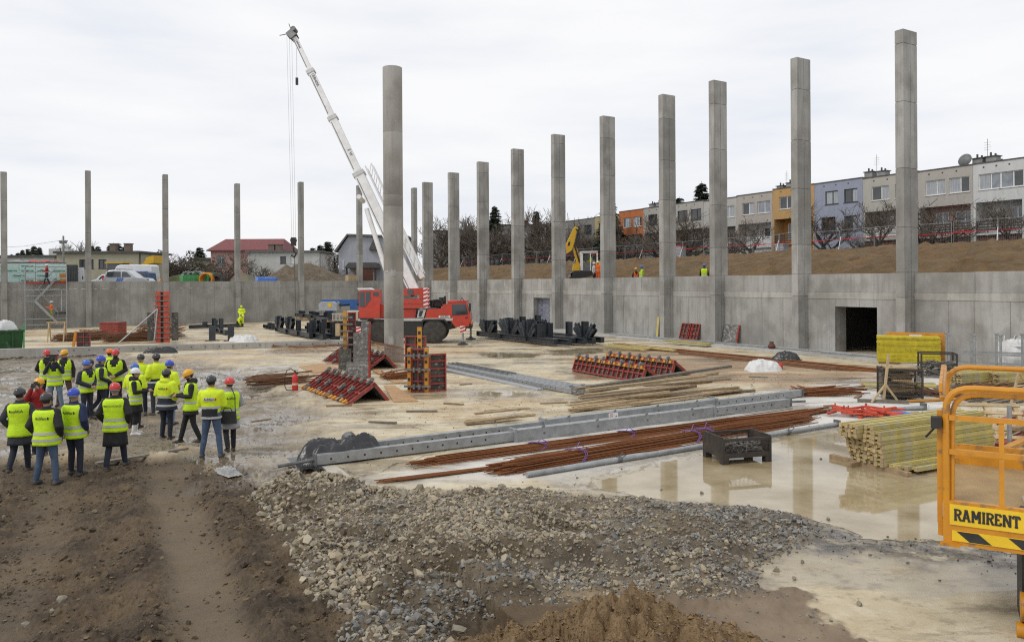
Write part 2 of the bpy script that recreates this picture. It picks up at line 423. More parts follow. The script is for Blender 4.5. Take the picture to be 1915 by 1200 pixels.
HEAPS = [(1.05, 7.65, 0.85, 0.42), (-0.05, 7.5, 0.6, 0.32), (1.8, 7.35, 0.7, 0.26), (.5, 7.1, .8, .34)]
def height(x, y, z=None):
 if z is None: z = zones(x, y)
 n1 = fbm(x * 0.8, y * 0.8, 4) - 0.5
 n2 = fbm(x * 3.3 + 5, y * 3.3 + 8, 4) - 0.5
 n3 = fbm(x * 9.0 + 25, y * 9.0 + 3, 3) - 0.5
 soft = np.maximum(z['dirt'], z['mud'])
 lim = (x - SLAB_C.x) * (-EDGE_D.y) + (y - SLAB_C.y) * EDGE_D.x
 lim2 = (x - SLAB_C.x) * (-E_.y) + (y - SLAB_C.y) * E_.x
 low = np.where(lim > 0.0, sstep(0.0, 0.4, lim2) * (1 - sstep(2.0, 6.0, lim)), 1.0)
 h = -0.16 * np.maximum(sstep(0.1, 0.9, soft), (1 - sstep(0, 3.0, np.hypot(x - SLAB_C.x, y - SLAB_C.y)))) * low
 tw = (fbm(x * .7 + 9, y * .7, 3) - .5) * .35
 td = (x + 3.1 + .51 * (y - 7.9)) * .89 + tw
 track = (np.exp(-(td / .42) ** 4) + .7 * np.exp(-((td + 2.05) / .36) ** 4)) * z['dirt'] * (1 - sstep(14, 20, y))
 n4 = fbm(x * 19 + 3, y * 19 + 11, 3); bil = 1 - abs(n4 - .5) * 4
 tread = np.sin((y * .89 - x * .45) * 2 * np.pi / .17) * .5
 h += soft * (n1 * 0.10 + (n2 * 0.12 + n3 * 0.10 + bil * .030) * (1 - .9 * track)) * low - 0.075 * track + track * tread * .008
 h += z['dirt'] * (.12 * np.exp(-((td - .72) / .2) ** 2) + .08 * np.exp(-((td + .66) / .2) ** 2)) * (.3 + 1.4 * fbm(x * 2.4, y * 1.6, 4)) * (1 - sstep(12, 17, y))
 g = z['gravel']
 ridge = fbm(x * 0.32 + 3, y * 1.25 + 1.7, 3)
 h += g * (0.05 + 0.34 * sstep(0.40, 0.60, ridge) + n2 * 0.16 + n3 * .10)
 hp = np.zeros(np.shape(x))
 for cx, cy, r, hh in HEAPS:
  d = np.hypot(x - cx, (y - cy) * 1.1) / r
  hp = np.maximum(hp, hh * np.clip(1.0 - d * d * .62, 0, 1) * (1 + n2 * .9 + n3 * .9 + (bil - .5) * .12))
 h += hp
 h += z['brown2'] * (0.02 + n2 * 0.09 + n3 * .05) + z['bmud'] * (n3 * 0.03 + .002)
 slab = (1 - soft) * (1 - g)
 h -= 0.030 * sstep(-0.12, 0.35, z['wdist']) + 0.020 * sstep(-0.15, 0.35, z['pdist'])
 h += slab * (n1 * 0.006) + n2 * .030 * sstep(-.3, .2, z['wdist']) + n3 * .010 * sstep(-.3, .2, z['wdist'])
 return h
ang = np.radians(np.concatenate([np.linspace(-75, -44, 25)[:-1], np.linspace(-44, 44, 960), np.linspace(44, 75, 25)[1:]])); NA = len(ang)
rad = np.concatenate([np.geomspace(2.5, 6.5, 25)[:-1], np.geomspace(6.5, 17, 270)[:-1], np.geomspace(17, 135, 190)]); NR = len(rad)
AA, RR = np.meshgrid(ang, rad)
FX = (np.sin(AA) * RR).ravel(); FY = (np.cos(AA) * RR).ravel()
ZN = zones(FX, FY)
FZ = height(FX, FY, ZN)
def grid_mesh(name, X, Y, Z, na, nr):
 me = bpy.data.meshes.new(name)
 nv = na * nr
 me.vertices.add(nv)
 me.vertices.foreach_set('co', np.stack([X, Y, Z], 1).astype(np.float32).ravel())
 i = np.arange(nr - 1)[:, None] * na + np.arange(na - 1)[None, :]
 i = i.ravel()
 q = np.stack([i, i + na, i + na + 1, i + 1], 1)
 nf = len(q)
 me.loops.add(nf * 4); me.polygons.add(nf)
 me.loops.foreach_set('vertex_index', q.ravel().astype(np.int32))
 me.polygons.foreach_set('loop_start', (np.arange(nf) * 4).astype(np.int32))
 me.polygons.foreach_set('loop_total', np.full(nf, 4, np.int32))
 me.polygons.foreach_set('use_smooth', np.ones(nf, bool))
 me.update(calc_edges=True); me.validate()
 return me
fme = grid_mesh('site_floor', FX, FY, FZ, NA, NR)
if fme.polygons[0].normal.z < 0: fme.flip_normals()
for k in ('dirt', 'mud', 'gravel', 'wet', 'bmud', 'brown2', 'stain', 'white'):
 at = fme.attributes.new(k, 'FLOAT', 'POINT'); at.data.foreach_set('value', ZN[k].astype(np.float32))
heap_m = np.zeros(FX.shape)
for cx, cy, r, hh in HEAPS: heap_m = np.maximum(heap_m, sstep(1.5, 1.0, np.hypot(FX - cx, (FY - cy) * 1.1) / r))
td_ = (FX + 3.1 + .51 * (FY - 7.9)) * .89 + (fbm(FX * .7 + 9, FY * .7, 3) - .5) * .35; trk = np.clip(np.exp(-(td_ / .44) ** 4) + .5 * np.exp(-((td_ + 2.05) / .36) ** 4), 0, 1) * (.45 + .7 * fbm(FX * 1.3, FY * 1.3, 4)) * (1 - sstep(12, 19, FY)); at = fme.attributes.new('track', 'FLOAT', 'POINT'); at.data.foreach_set('value', trk.astype(np.float32))
at = fme.attributes.new('heap', 'FLOAT', 'POINT'); at.data.foreach_set('value', heap_m.astype(np.float32))
def floor_material():
 m = bpy.data.materials.new('site_floor'); m.use_nodes = True
 nt = m.node_tree; N = nt.nodes; L = nt.links; b = N['Principled BSDF']
 pos = N.new('ShaderNodeNewGeometry').outputs['Position']
 def attr(n):
  a = N.new('ShaderNodeAttribute'); a.attribute_name = n; return a.outputs['Fac']
 def noise(sc, det=6, ro=0.6, st=None):
  s = pos
  if st:
   mp = N.new('ShaderNodeMapping'); mp.inputs['Scale'].default_value = st; mp.inputs['Rotation'].default_value = (0, 0, -YAW_E); L.new(pos, mp.inputs[0]); s = mp.outputs[0]
  n = N.new('ShaderNodeTexNoise'); n.inputs['Scale'].default_value = sc; n.inputs['Detail'].default_value = det; n.inputs['Roughness'].default_value = ro
  L.new(s, n.inputs['Vector']); return n.outputs['Fac']
 def rng(v, a, c, lo=0.0, hi=1.0):
  r = N.new('ShaderNodeMapRange'); L.new(v, r.inputs['Value']); r.inputs['From Min'].default_value = a; r.inputs['From Max'].default_value = c
  r.inputs['To Min'].default_value = lo; r.inputs['To Max'].default_value = hi; return r.outputs[0]
 def mix(f, c1, c2):
  x = N.new('ShaderNodeMixRGB')
  L.new(f, x.inputs['Fac'])
  for c, nme in ((c1, 'Color1'), (c2, 'Color2')):
   if isinstance(c, tuple): x.inputs[nme].default_value = (*c, 1)
   else: L.new(c, x.inputs[nme])
  return x.outputs[0]
 def math_(op, a, c):
  x = N.new('ShaderNodeMath'); x.operation = op
  for i, v in enumerate((a, c)):
   if isinstance(v, (int, float)): x.inputs[i].default_value = v
   else: L.new(v, x.inputs[i])
  return x.outputs[0]
 big = noise(0.16, 5); mid = noise(0.9, 7, 0.65); fine = noise(6, 8, 0.7); streak = noise(0.55, 7, 0.65, (0.28, 1.5, 1)); grit = noise(55, 4, 0.7)
 med = noise(2.6, 8, 0.7); tr2 = noise(1.0, 10, 0.76, (0.5, 1.3, 1))
 slab = mix(rng(mid, 0.36, 0.62), (0.61, 0.54, 0.395), (0.48, 0.405, 0.265))
 slab = mix(rng(tr2, 0.52, 0.60, 0, 0.6), slab, (0.245, 0.195, 0.13))
 slab = mix(rng(big, 0.49, 0.60, 0, 0.6), slab, (0.46, 0.31, 0.155))
 slab = mix(rng(med, 0.54, 0.64, 0, 0.6), slab, (0.255, 0.205, 0.14))
 slab = mix(rng(med, 0.46, 0.36, 0, 0.5), slab, (0.62, 0.56, 0.43))
 slab = mix(rng(fine, 0.58, 0.70, 0, 0.55), slab, (0.20, 0.165, 0.12))
 slab = mix(rng(grit, 0.60, 0.72, 0, 0.6), slab, (0.17, 0.14, 0.10))
 vo = N.new('ShaderNodeTexVoronoi'); vo.feature = 'DISTANCE_TO_EDGE'; vo.inputs['Scale'].default_value = 0.16
 wv = N.new('ShaderNodeMapping'); wv.inputs['Rotation'].default_value = (0, 0, -YAW_E); L.new(pos, wv.inputs[0]); wn_ = N.new('ShaderNodeTexNoise'); wn_.inputs['Scale'].default_value = 1.2; wn_.inputs['Detail'].default_value = 6; L.new(pos, wn_.inputs['Vector'])
 wa = N.new('ShaderNodeVectorMath'); wa.operation = 'MULTIPLY_ADD'; wa.inputs[1].default_value = (.8, .8, 0); L.new(wn_.outputs['Color'], wa.inputs[0]); L.new(wv.outputs[0], wa.inputs[2]); L.new(wa.outputs[0], vo.inputs['Vector'])
 slab = mix(rng(vo.outputs['Distance'], 0.0022, 0.0008, 0, 0.8), slab, (0.13, 0.105, 0.075))
 white = mix(rng(mid, 0.35, 0.7), (0.66, 0.645, 0.60), (0.53, 0.50, 0.44))
 col = mix(attr('white'), slab, white)
 stain = mix(rng(mid, 0.35, 0.65), (0.34, 0.215, 0.115), (0.25, 0.165, 0.095))
 col = mix(math_('MULTIPLY', attr('stain'), rng(streak, 0.35, 0.55, 0.35, 0.95)), col, stain)
 mudc = mix(rng(streak, 0.36, 0.64), (0.17, 0.14, 0.10), (0.30, 0.25, 0.18))
 mudc = mix(rng(fine, 0.5, 0.7, 0, 0.6), mudc, (0.10, 0.083, 0.062))
 col = mix(math_('MULTIPLY', attr('mud'), rng(mid, 0.25, 0.5, 0.45, 1.0)), col, mudc)
 dirt = mix(rng(mid, 0.38, 0.60), (0.042, 0.028, 0.015), (0.118, 0.079, 0.042))
 dirt = mix(attr('track'), dirt, (0.172, 0.130, 0.083))
 dirt = mix(rng(med, 0.52, 0.66, 0, 0.6), dirt, (0.175, 0.12, 0.058))
 dirt = mix(rng(grit, 0.55, 0.75, 0, 0.7), dirt, (0.045, 0.034, 0.024))
 col = mix(attr('dirt'), col, dirt)
 b2 = mix(rng(mid, 0.35, 0.65), (0.16, 0.115, 0.075), (0.24, 0.18, 0.12))
 col = mix(attr('brown2'), col, b2)
 gr = mix(rng(med, 0.38, 0.62), (0.10, 0.073, 0.043), (0.215, 0.175, 0.12))
 col = mix(attr('gravel'), col, gr)
 hp = mix(rng(fine, 0.35, 0.65), (0.17, 0.105, 0.048), (0.27, 0.18, 0.09))
 hp = mix(rng(grit, 0.52, 0.7, 0, 0.8), hp, (0.07, 0.045, 0.024))
 col = mix(attr('heap'), col, hp)
 bm_ = mix(rng(fine, 0.35, 0.6), (0.035, 0.031, 0.026), (0.17, 0.14, 0.10))
 col = mix(math_('MULTIPLY', attr('bmud'), rng(med, 0.36, 0.52, 0.15, 1.0)), col, bm_)
 wetf = math_('MULTIPLY', attr('wet'), rng(fine, 0.3, 0.55, 0.55, 1.0))
 mudwet = math_('MULTIPLY', attr('mud'), rng(streak, 0.47, 0.56))
 wetf = math_('MAXIMUM', wetf, mudwet)
 slabwet = rng(noise(0.42, 9, 0.66, (0.4, 1.3, 1)), 0.50, 0.565)
 dry = N.new('ShaderNodeMath'); dry.operation = 'SUBTRACT'; dry.inputs[0].default_value = 1.0; L.new(attr('dirt'), dry.inputs[1])
 slabwet = math_('MULTIPLY', slabwet, dry.outputs[0])
 wetf = math_('MAXIMUM', wetf, math_('MULTIPLY', slabwet, 0.8))
 dk = N.new('ShaderNodeMixRGB'); dk.blend_type = 'MULTIPLY'; L.new(math_('MULTIPLY', wetf, 0.75), dk.inputs['Fac']); L.new(col, dk.inputs['Color1']); dk.inputs['Color2'].default_value = (0.52, 0.48, 0.42, 1)
 L.new(dk.outputs[0], b.inputs['Base Color'])
 ro = rng(wetf, 0.15, 0.9, 0.82, 0.10)
 L.new(ro, b.inputs['Roughness'])
 hgt = math_('ADD', math_('MULTIPLY', fine, 0.6), math_('MULTIPLY', grit, 0.4))
 soft = math_('MAXIMUM', math_('MAXIMUM', attr('dirt'), attr('heap')), math_('MAXIMUM', math_('MULTIPLY', attr('mud'), 0.5), attr('gravel')))
 stf = math_('ADD', math_('MULTIPLY', soft, 0.75), 0.25)
 dryf = N.new('ShaderNodeMath'); dryf.operation = 'SUBTRACT'; dryf.inputs[0].default_value = 1.0; L.new(math_('MULTIPLY', wetf, 0.92), dryf.inputs[1])
 bp = N.new('ShaderNodeBump'); bp.inputs['Distance'].default_value = 0.045
 L.new(math_('MULTIPLY', stf, dryf.outputs[0]), bp.inputs['Strength']); L.new(hgt, bp.inputs['Height']); L.new(bp.outputs[0], b.inputs['Normal'])
 return m
fme.materials.append(floor_material())
floor = link('site_floor', fme); tag(floor, 'pale wet concrete and muddy earth floor of the pit', kind='structure')
def water_material():
 m = mat('muddy_water', (0.45, 0.38, 0.255), (0.27, 0.205, 0.105), 0.8, 0.05, 0.03, coords='World', bscale=2.2, bdist=0.01)
 b = m.node_tree.nodes['Principled BSDF']; b.inputs['IOR'].default_value = 1.36; b.inputs['Specular IOR Level'].default_value = 0.62
 return m
WATER = water_material()
def water_sheet(poly, zz, name, label):
 cx = sum(p.x for p in poly) / len(poly); cy = sum(p.y for p in poly) / len(poly)
 big = []
 for p in poly:
  d = Vector((p.x - cx, p.y - cy, 0)); d = d * (1 + 0.7 / max(d.length, 0.5)); big.append((cx + d.x, cy + d.y))
 mb = MB(); n = len(big)
 mb.add([(a, c, zz) for a, c in big], [tuple(range(n))])
 o = mb.build(name, WATER); tag(o, label, kind='structure'); return o
water_sheet(POLY_WATER, -0.013, 'puddle', 'wide muddy puddle in front of the beam stack')
for q in POLY_PUD[1:4]: water_sheet(q, -0.012, 'puddle', 'small shallow puddle on the slab')
t = MB()
a, c = SLAB_C, SLAB_F + EDGE_D * 0.4
nrm = Vector((EDGE_D.y, -EDGE_D.x, 0))
if nrm.x > 0: nrm = -nrm
t.hexa([a + nrm * .03 - Vector((0, 0, .45)), c + nrm * .03 - Vector((0, 0, .45)), c - nrm * .35 - Vector((0, 0, .45)), a - nrm * .35 - Vector((0, 0, .45)),
  a + nrm * .03 + Vector((0, 0, .012)), c + nrm * .03 + Vector((0, 0, .012)), c - nrm * .35 + Vector((0, 0, .006)), a - nrm * .35 + Vector((0, 0, .006))])
a2 = a + E_ * 6
t.hexa([a - E_ * .03 + M_ * .03 - Vector((0, 0, .45)), a - E_ * .03 - M_ * .3 - Vector((0, 0, .45)), a2 - M_ * .3 - Vector((0, 0, .45)), a2 + M_ * .03 - Vector((0, 0, .45)),
  a - E_ * .03 + M_ * .03 + Vector((0, 0, .009)), a - E_ * .03 - M_ * .3 + Vector((0, 0, .003)), a2 - M_ * .3 + Vector((0, 0, .003)), a2 + M_ * .03 + Vector((0, 0, .009))])
MT['slab_edge'] = mat('slab_edge', (0.50, 0.46, 0.38), (0.38, 0.35, 0.29), 1.2, 0.75, 0.08, coords='World', c3=(0.2, 0.17, 0.13), s3=6, lo3=0.6, hi3=0.75)
tag(t.build('slab_edge', MT['slab_edge']), 'cast edge of the pale slab', kind='structure')
def ico_variants(n, sub=1):
 out = []
 rs = np.random.RandomState(3)
 for k in range(n):
  bm = bmesh.new(); bmesh.ops.create_icosphere(bm, subdivisions=1, radius=1.0)
  v = np.array([q.co[:] for q in bm.verts]); f = np.array([[w.index for w in q.verts] for q in bm.faces]); bm.free()
  for _ in range(5):
   d = rs.normal(size=3); d /= np.linalg.norm(d); lim = rs.uniform(0.35, 0.75)
   s = v @ d; v = v - np.outer(np.clip(s - lim, 0, None), d)
  v = v * np.array([1, rs.uniform(.6, .95), rs.uniform(.38, .7)]) + rs.normal(size=v.shape) * .04
  out.append((v, f))
 return out
ICO = ico_variants(14)
STONE_TAN = [(0.15, 0.12, 0.08), (0.46, 0.385, 0.265), (0.32, 0.265, 0.18), (0.24, 0.215, 0.17), (0.52, 0.45, 0.33), (0.19, 0.17, 0.14)]
STONE_GREY = [(0.06, 0.056, 0.05), (0.26, 0.25, 0.225), (0.13, 0.124, 0.112), (0.36, 0.34, 0.30), (0.09, 0.085, 0.076)]
STONE_EARTH = [(0.045, 0.032, 0.02), (0.14, 0.10, 0.058), (0.075, 0.053, 0.033), (0.22, 0.165, 0.10)]
MT['stone_tan'] = mat('stone_tan', (0.24, 0.19, 0.12), (0.13, 0.105, 0.07), 5, 0.8, 0.3, coords='World', island=STONE_TAN, bscale=40)
MT['stone_grey'] = mat('stone_grey', (0.14, 0.138, 0.13), (0.08, 0.078, 0.075), 5, 0.55, 0.3, coords='World', island=STONE_GREY, bscale=40)
MT['stone_fine'] = mat('stone_fine', (0.20, 0.165, 0.115), (0.12, 0.10, 0.07), 5, 0.85, 0.2, coords='World', island=[(0.08, 0.068, 0.05), (0.34, 0.29, 0.21), (0.17, 0.15, 0.12), (0.26, 0.21, 0.14)], bscale=60)
MT['clod'] = mat('clod', (0.12, 0.088, 0.055), (0.07, 0.05, 0.032), 5, 0.9, 0.4, coords='World', island=STONE_EARTH, bscale=40)
MT['clod_heap'] = mat('clod_heap', (0.19, 0.12, 0.055), (0.11, 0.065, 0.03), 5, 0.9, 0.4, coords='World', island=[(0.11, 0.065, 0.03), (0.27, 0.18, 0.085), (0.17, 0.10, 0.045)], bscale=40)
def scatter(name, xs, ys, rs_, material, label, seed, sink=0.3, zf=None, ICO=ICO):
 r = np.random.RandomState(seed)
 zs = (zf or height)(xs, ys)
 V = []; Fc = []; off = 0
 kind = r.randint(0, len(ICO), len(xs))
 for k in range(len(ICO)):
  sel = np.where(kind == k)[0]
  if not len(sel): continue
  v, f = ICO[k]; n = len(sel)
  a = r.uniform(0, 2 * np.pi, n); ti = r.normal(0, 0.45, n); tj = r.normal(0, 0.45, n)
  ca, sa = np.cos(a), np.sin(a)
  x = v[None, :, 0] * np.ones((n, 1)); y = v[None, :, 1] * np.ones((n, 1)); z = v[None, :, 2] * np.ones((n, 1))
  c1, s1 = np.cos(ti)[:, None], np.sin(ti)[:, None]
  y, z = y * c1 - z * s1, y * s1 + z * c1
  c2, s2 = np.cos(tj)[:, None], np.sin(tj)[:, None]
  x, z = x * c2 + z * s2, -x * s2 + z * c2
  x, y = x * ca[:, None] - y * sa[:, None], x * sa[:, None] + y * ca[:, None]
  R_ = rs_[sel][:, None]
  P_ = np.stack([x * R_ + xs[sel][:, None], y * R_ + ys[sel][:, None], z * R_ + zs[sel][:, None] + R_ * sink], 2)
  V.append(P_.reshape(-1, 3))
  Fc.append((f[None] + (off + np.arange(n) * len(v))[:, None, None]).reshape(-1, 3)); off += n * len(v)
 V = np.concatenate(V); Fc = np.concatenate(Fc)
 me = bpy.data.meshes.new(name)
 me.vertices.add(len(V)); me.vertices.foreach_set('co', V.astype(np.float32).ravel())
 me.loops.add(len(Fc) * 3); me.polygons.add(len(Fc))
 me.loops.foreach_set('vertex_index', Fc.astype(np.int32).ravel())
 me.polygons.foreach_set('loop_start', (np.arange(len(Fc)) * 3).astype(np.int32)); me.polygons.foreach_set('loop_total', np.full(len(Fc), 3, np.int32))
 me.polygons.foreach_set('use_smooth', np.zeros(len(Fc), bool)); me.update(calc_edges=True); me.materials.append(material)
 o = link(name, me); tag(o, label, kind='stuff'); return o
OCT = [(np.array([(1, 0, .1), (0, .8, 0), (-.9, .1, 0), (0, -.7, .1), (.1, 0, .6), (0, .1, -.5)], float) * [1, s1, s2], np.array([(0, 1, 4), (1, 2, 4), (2, 3, 4), (3, 0, 4), (1, 0, 5), (2, 1, 5), (3, 2, 5), (0, 3, 5)])) for s1, s2 in ((1, 1), (.7, .8), (1.1, .6))]
rs = np.random.RandomState(21)
def sample(n, x0, x1, y0, y1, prob):
 xs = rs.uniform(x0, x1, n); ys = rs.uniform(y0, y1, n)
 k = rs.uniform(0, 1, n) < prob(xs, ys)
 return xs[k], ys[k]
def pr(xs, ys):
 z = zones(xs, ys); rg = fbm(xs * 0.32 + 3, ys * 1.25 + 1.7, 3); n = fbm(xs * .9 + 7, ys * 2.2, 4); bare = np.clip(sstep(.44, .36, rg) * .5 + sstep(.57, .64, n) * .6, 0, 1)
 return np.where(z['gravel'] > .25, (0.15 + 0.85 * z['gravel']) * (1 - .72 * bare), 0) * (1 - .75 * (np.hypot(xs - 1.0, ys - 7.7) < 0.95))
gx, gy = sample(125000, -6.2, 6.2, 6.0, 15.5, pr)
gn = fbm(gx * .55 + 4, gy * 1.1 + 2, 4) + np.clip(gx * .045, -.16, .20)
isg = rs.uniform(0, 1, len(gx)) < np.clip(.14 + .72 * sstep(0.46, 0.62, gn), 0, .85)
edge = sstep(1.3, 0.0, sdist(POLY_GRAVEL, gx, gy)) * sstep(1.0, -2.0, gx)
size = np.clip(np.exp(rs.normal(-3.74, 0.46, len(gx))) * (1 + .6 * edge), 0.011, 0.13)
size = np.where(isg, np.minimum(size * 0.9, .075), size)
scatter('gravel', gx[~isg], gy[~isg], size[~isg], MT['stone_tan'], 'tan crushed stone spread in a berm across the foreground', 1, .12)
scatter('gravel', gx[isg], gy[isg], size[isg], MT['stone_grey'], 'grey gravel spread in patches over the berm', 2, .12)
fx_, fy_ = sample(42000, -6.2, 6.2, 6.4, 15.0, lambda x, y: zones(x, y)['gravel'])
scatter('gravel_fines', fx_, fy_, np.clip(np.exp(rs.normal(-4.75, .35, len(fx_))), .004, .02), MT['stone_fine'], 'small chips filling the gaps of the gravel', 8, .1, None, OCT)
def pr(xs, ys):
 z = zones(xs, ys); n = fbm(xs * 1.1, ys * 1.1, 4)
 tr = np.exp(-((xs + 3.1 + .51 * (ys - 7.9)) * .89 / .5) ** 4)
 return z['dirt'] * (1 - .9 * tr) * (0.25 + 1.3 * sstep(.48, .62, n))
cx_, cy_ = sample(34000, -14, -0.5, 5, 17, pr)
scatter('earth_clods', cx_, cy_, np.clip(np.exp(rs.normal(-4.1, 0.62, len(cx_))), 0.006, 0.10), MT['clod'], 'brown earth clods and stones on the track', 3, 0.15)
def pr(xs, ys):
 m = np.zeros(xs.shape)
 for cx, cy, r, hh in HEAPS: m = np.maximum(m, (np.hypot(xs - cx, ys - cy) < r * 1.3) * .95)
 return m
hx, hy = sample(14000, -1.5, 3, 6, 9.5, pr)
scatter('earth_crumbs', hx, hy, np.clip(np.exp(rs.normal(-4.3, 0.45, len(hx))), 0.006, 0.045), MT['clod_heap'], 'loose brown soil on the heaps at the bottom edge', 4, 0.1, None, OCT)
def pr(xs, ys):
 z = zones(xs, ys); return np.clip(z['bmud'] * .5 + z['brown2'] * .6 + .012, 0, 1)
bx_, by_ = sample(5200, 1.0, 9.5, 7.2, 14, pr)
scatter('dark_crumbs', bx_, by_, np.clip(np.exp(rs.normal(-4.3, 0.5, len(bx_))), 0.006, 0.035), MT['stone_grey'], 'dark wet crumbs of stone at the puddle rim', 5, 0.2)
def pr(xs, ys):
 z = zones(xs, ys); n = fbm(xs * .5 + 3, ys * .5, 4); return np.clip(sstep(.5, .66, n) * .8 + .06 + z['mud'] * .4, 0, 1) * (z['wdist'] < 0)
sx_, sy2 = sample(16000, -16, 14, 12, 34, pr)
scatter('mud_crumbs', sx_, sy2, np.clip(np.exp(rs.normal(-4.5, .5, len(sx_))), .005, .04), MT['clod'], 'crumbs of mud and grit littering the slab', 9, .15, None, OCT)
SINGLE = [(1458, 1010, .055), (1312, 921, .05), (1237, 915, .03), (1548, 970, .05), (1556, 993, .03), (1580, 1003, .025), (1607, 1131, .06), (1517, 1156, .05), (1486, 1083, .05),
   (1697, 1052, .03), (1757, 1085, .025), (1535, 857, .035), (1660, 1002, .03), (1850, 1050, .04), (545, 1058, .08), (118, 1122, .08), (96, 1144, .06), (392, 888, .05), (375, 886, .05), (48, 1168, .06), (1452, 1068, .06), (1500, 1052, .05), (1310, 1020, .09), (735, 1012, .10), (700, 1150, .1), (620, 1130, .08), (860, 1180, .1), (1180, 960, .09)]
for k, (a, c, s) in enumerate(SINGLE):
 p = G(a, c); zz = float(height(np.array([p.x]), np.array([p.y]))[0])
 v, f = ICO[k % len(ICO)]
 mb = MB(); mb.add([tuple(q * s) for q in v], [tuple(int(i) for i in q) for q in f])
 mm = MT['stone_grey'] if a > 1230 and k not in (6, 8, 20, 21) else MT['stone_tan']
 o = mb.build('loose_stone', mm, loc=(p.x, p.y, max(zz, -.012) + s * .35)); o.rotation_euler = (0.2, 0.1, k * 1.7)
 tag(o, nth(k) + ' single loose stone lying apart from the gravel in the foreground', 'stone', 'loose stones in the foreground')
# ================================================================== terrain outside the pit
DW = 34.4
WALL_N = 0.80
def RW(t, n, z=0.0):
 p = O_R + D_ * t + N_ * n
 return Vector((p.x, p.y, z))
def t_of_px(px, D=DW, py=HOR):
 u, v = uv(px, py); s = D / (u * N_.x + F_PX * N_.y)
 p = Vector((u * s, F_PX * s, 0)); return p
O_R = t_of_px(1674, DW, 300)
def rt(px, D=DW, py=300): return (t_of_px(px, D, py) - O_R).dot(D_)
tt = np.linspace(-40, 150, 480); nn = np.concatenate([np.linspace(1.1, 34, 110), np.array([36, 40, 50, 80, 150, 400, 1200])])
NN, TT = np.meshgrid(nn, tt)
prof = np.interp(NN, [0, 2.5, 4.5, 9, 15, 21, 25, 29, 34, 60, 1200], [3.55, 3.6, 4.0, 4.95, 5.65, 6.1, 6.4, 6.6, 6.64, 7.2, 9.0])
bumps = (fbm(TT * .35, NN * .45, 5) - .5) * 0.55 * sstep(2, 6, NN) * sstep(30, 22, NN) + (fbm(TT * 1.6, NN * 1.6, 4) - .5) * .5 * sstep(1.5, 3, NN) * sstep(29, 24, NN) + (1 - abs(fbm(TT * 1.1 + 4, NN * 1.4, 4) - .5) * 4) * .26 * sstep(2, 5, NN) * sstep(29, 24, NN)
ZZ = prof + bumps
XB = O_R.x + D_.x * TT + N_.x * NN; YB = O_R.y + D_.y * TT + N_.y * NN
bme = grid_mesh('earth_bank', XB.ravel(), YB.ravel(), ZZ.ravel(), len(nn), len(tt))
if bme.polygons[0].normal.z < 0: bme.flip_normals()
at = bme.attributes.new('grass', 'FLOAT', 'POINT'); at.data.foreach_set('value', sstep(25.5, 29.5, NN + (fbm(TT * .8, NN * .8) - .5) * 2).ravel().astype(np.float32))
MT['bank'] = mat('bank', (0.185, 0.108, 0.042), (0.10, 0.058, 0.023), 0.7, 0.9, 0.7, coords='World', c3=(0.13, 0.095, 0.042), s3=1.3, lo3=0.5, hi3=0.66, bscale=4, bdist=.45)
_m = MT['bank']; _N = _m.node_tree.nodes; _L = _m.node_tree.links; _b = _N['Principled BSDF']
_src = _b.inputs['Base Color'].links[0].from_socket
_a = _N.new('ShaderNodeAttribute'); _a.attribute_name = 'grass'; _x = _N.new('ShaderNodeMixRGB'); _x.inputs['Color2'].default_value = (0.075, 0.07, 0.04, 1)
_L.new(_a.outputs['Fac'], _x.inputs['Fac']); _L.new(_src, _x.inputs['Color1']); _L.new(_x.outputs[0], _b.inputs['Base Color'])
bme.materials.append(_m)
bank = link('earth_bank', bme); tag(bank, 'bare brown earth bank above the right wall', kind='structure')
def bank_z(p):
 n = (p - O_R).dot(N_)
 return float(np.interp(n, [0, 2.5, 4.5, 9, 15, 21, 25, 29, 34, 60, 1200], [3.55, 3.6, 4.0, 4.95, 5.65, 6.1, 6.4, 6.6, 6.64, 7.2, 9.0]))
DL = 80.0
LWALL = lambda px: (lambda s: Vector((uv(px, HOR)[0] * s, F_PX * s, 0)))(DL / (uv(px, HOR)[0] * M_.x + F_PX * M_.y))
O_L = LWALL(165.5)
def lt(px): return (LWALL(px) - O_L).dot(E_)
def LW(t, n, z=0.0):
 p = O_L + E_ * t + M_ * n
 return Vector((p.x, p.y, z))
_den = E_.dot(N_)
T_CORNER = ((O_R + N_ * (WALL_N) - O_L).dot(N_) - M_.dot(N_) * 0) / _den
mb = MB()
z0 = 3.5
q = [LW(-220, 0.3, z0), LW(T_CORNER + 0.5, 0.3, z0), LW(T_CORNER + 0.5, 40, z0), LW(T_CORNER + 0.5, 1500, z0 + 2), LW(-1500, 1500, z0 + 2), LW(-1500, 40, z0)]
mb.add(q, [tuple(range(len(q)))])
MT['upper_ground'] = mat('upper_ground', (0.17, 0.145, 0.105), (0.10, 0.10, 0.06), 0.15, 0.9, 0.4, coords='World', c3=(0.07, 0.09, 0.035), s3=0.35, lo3=0.5, hi3=0.62)
tag(mb.build('ground', MT['upper_ground']), 'flat ground behind the left wall', kind='structure')
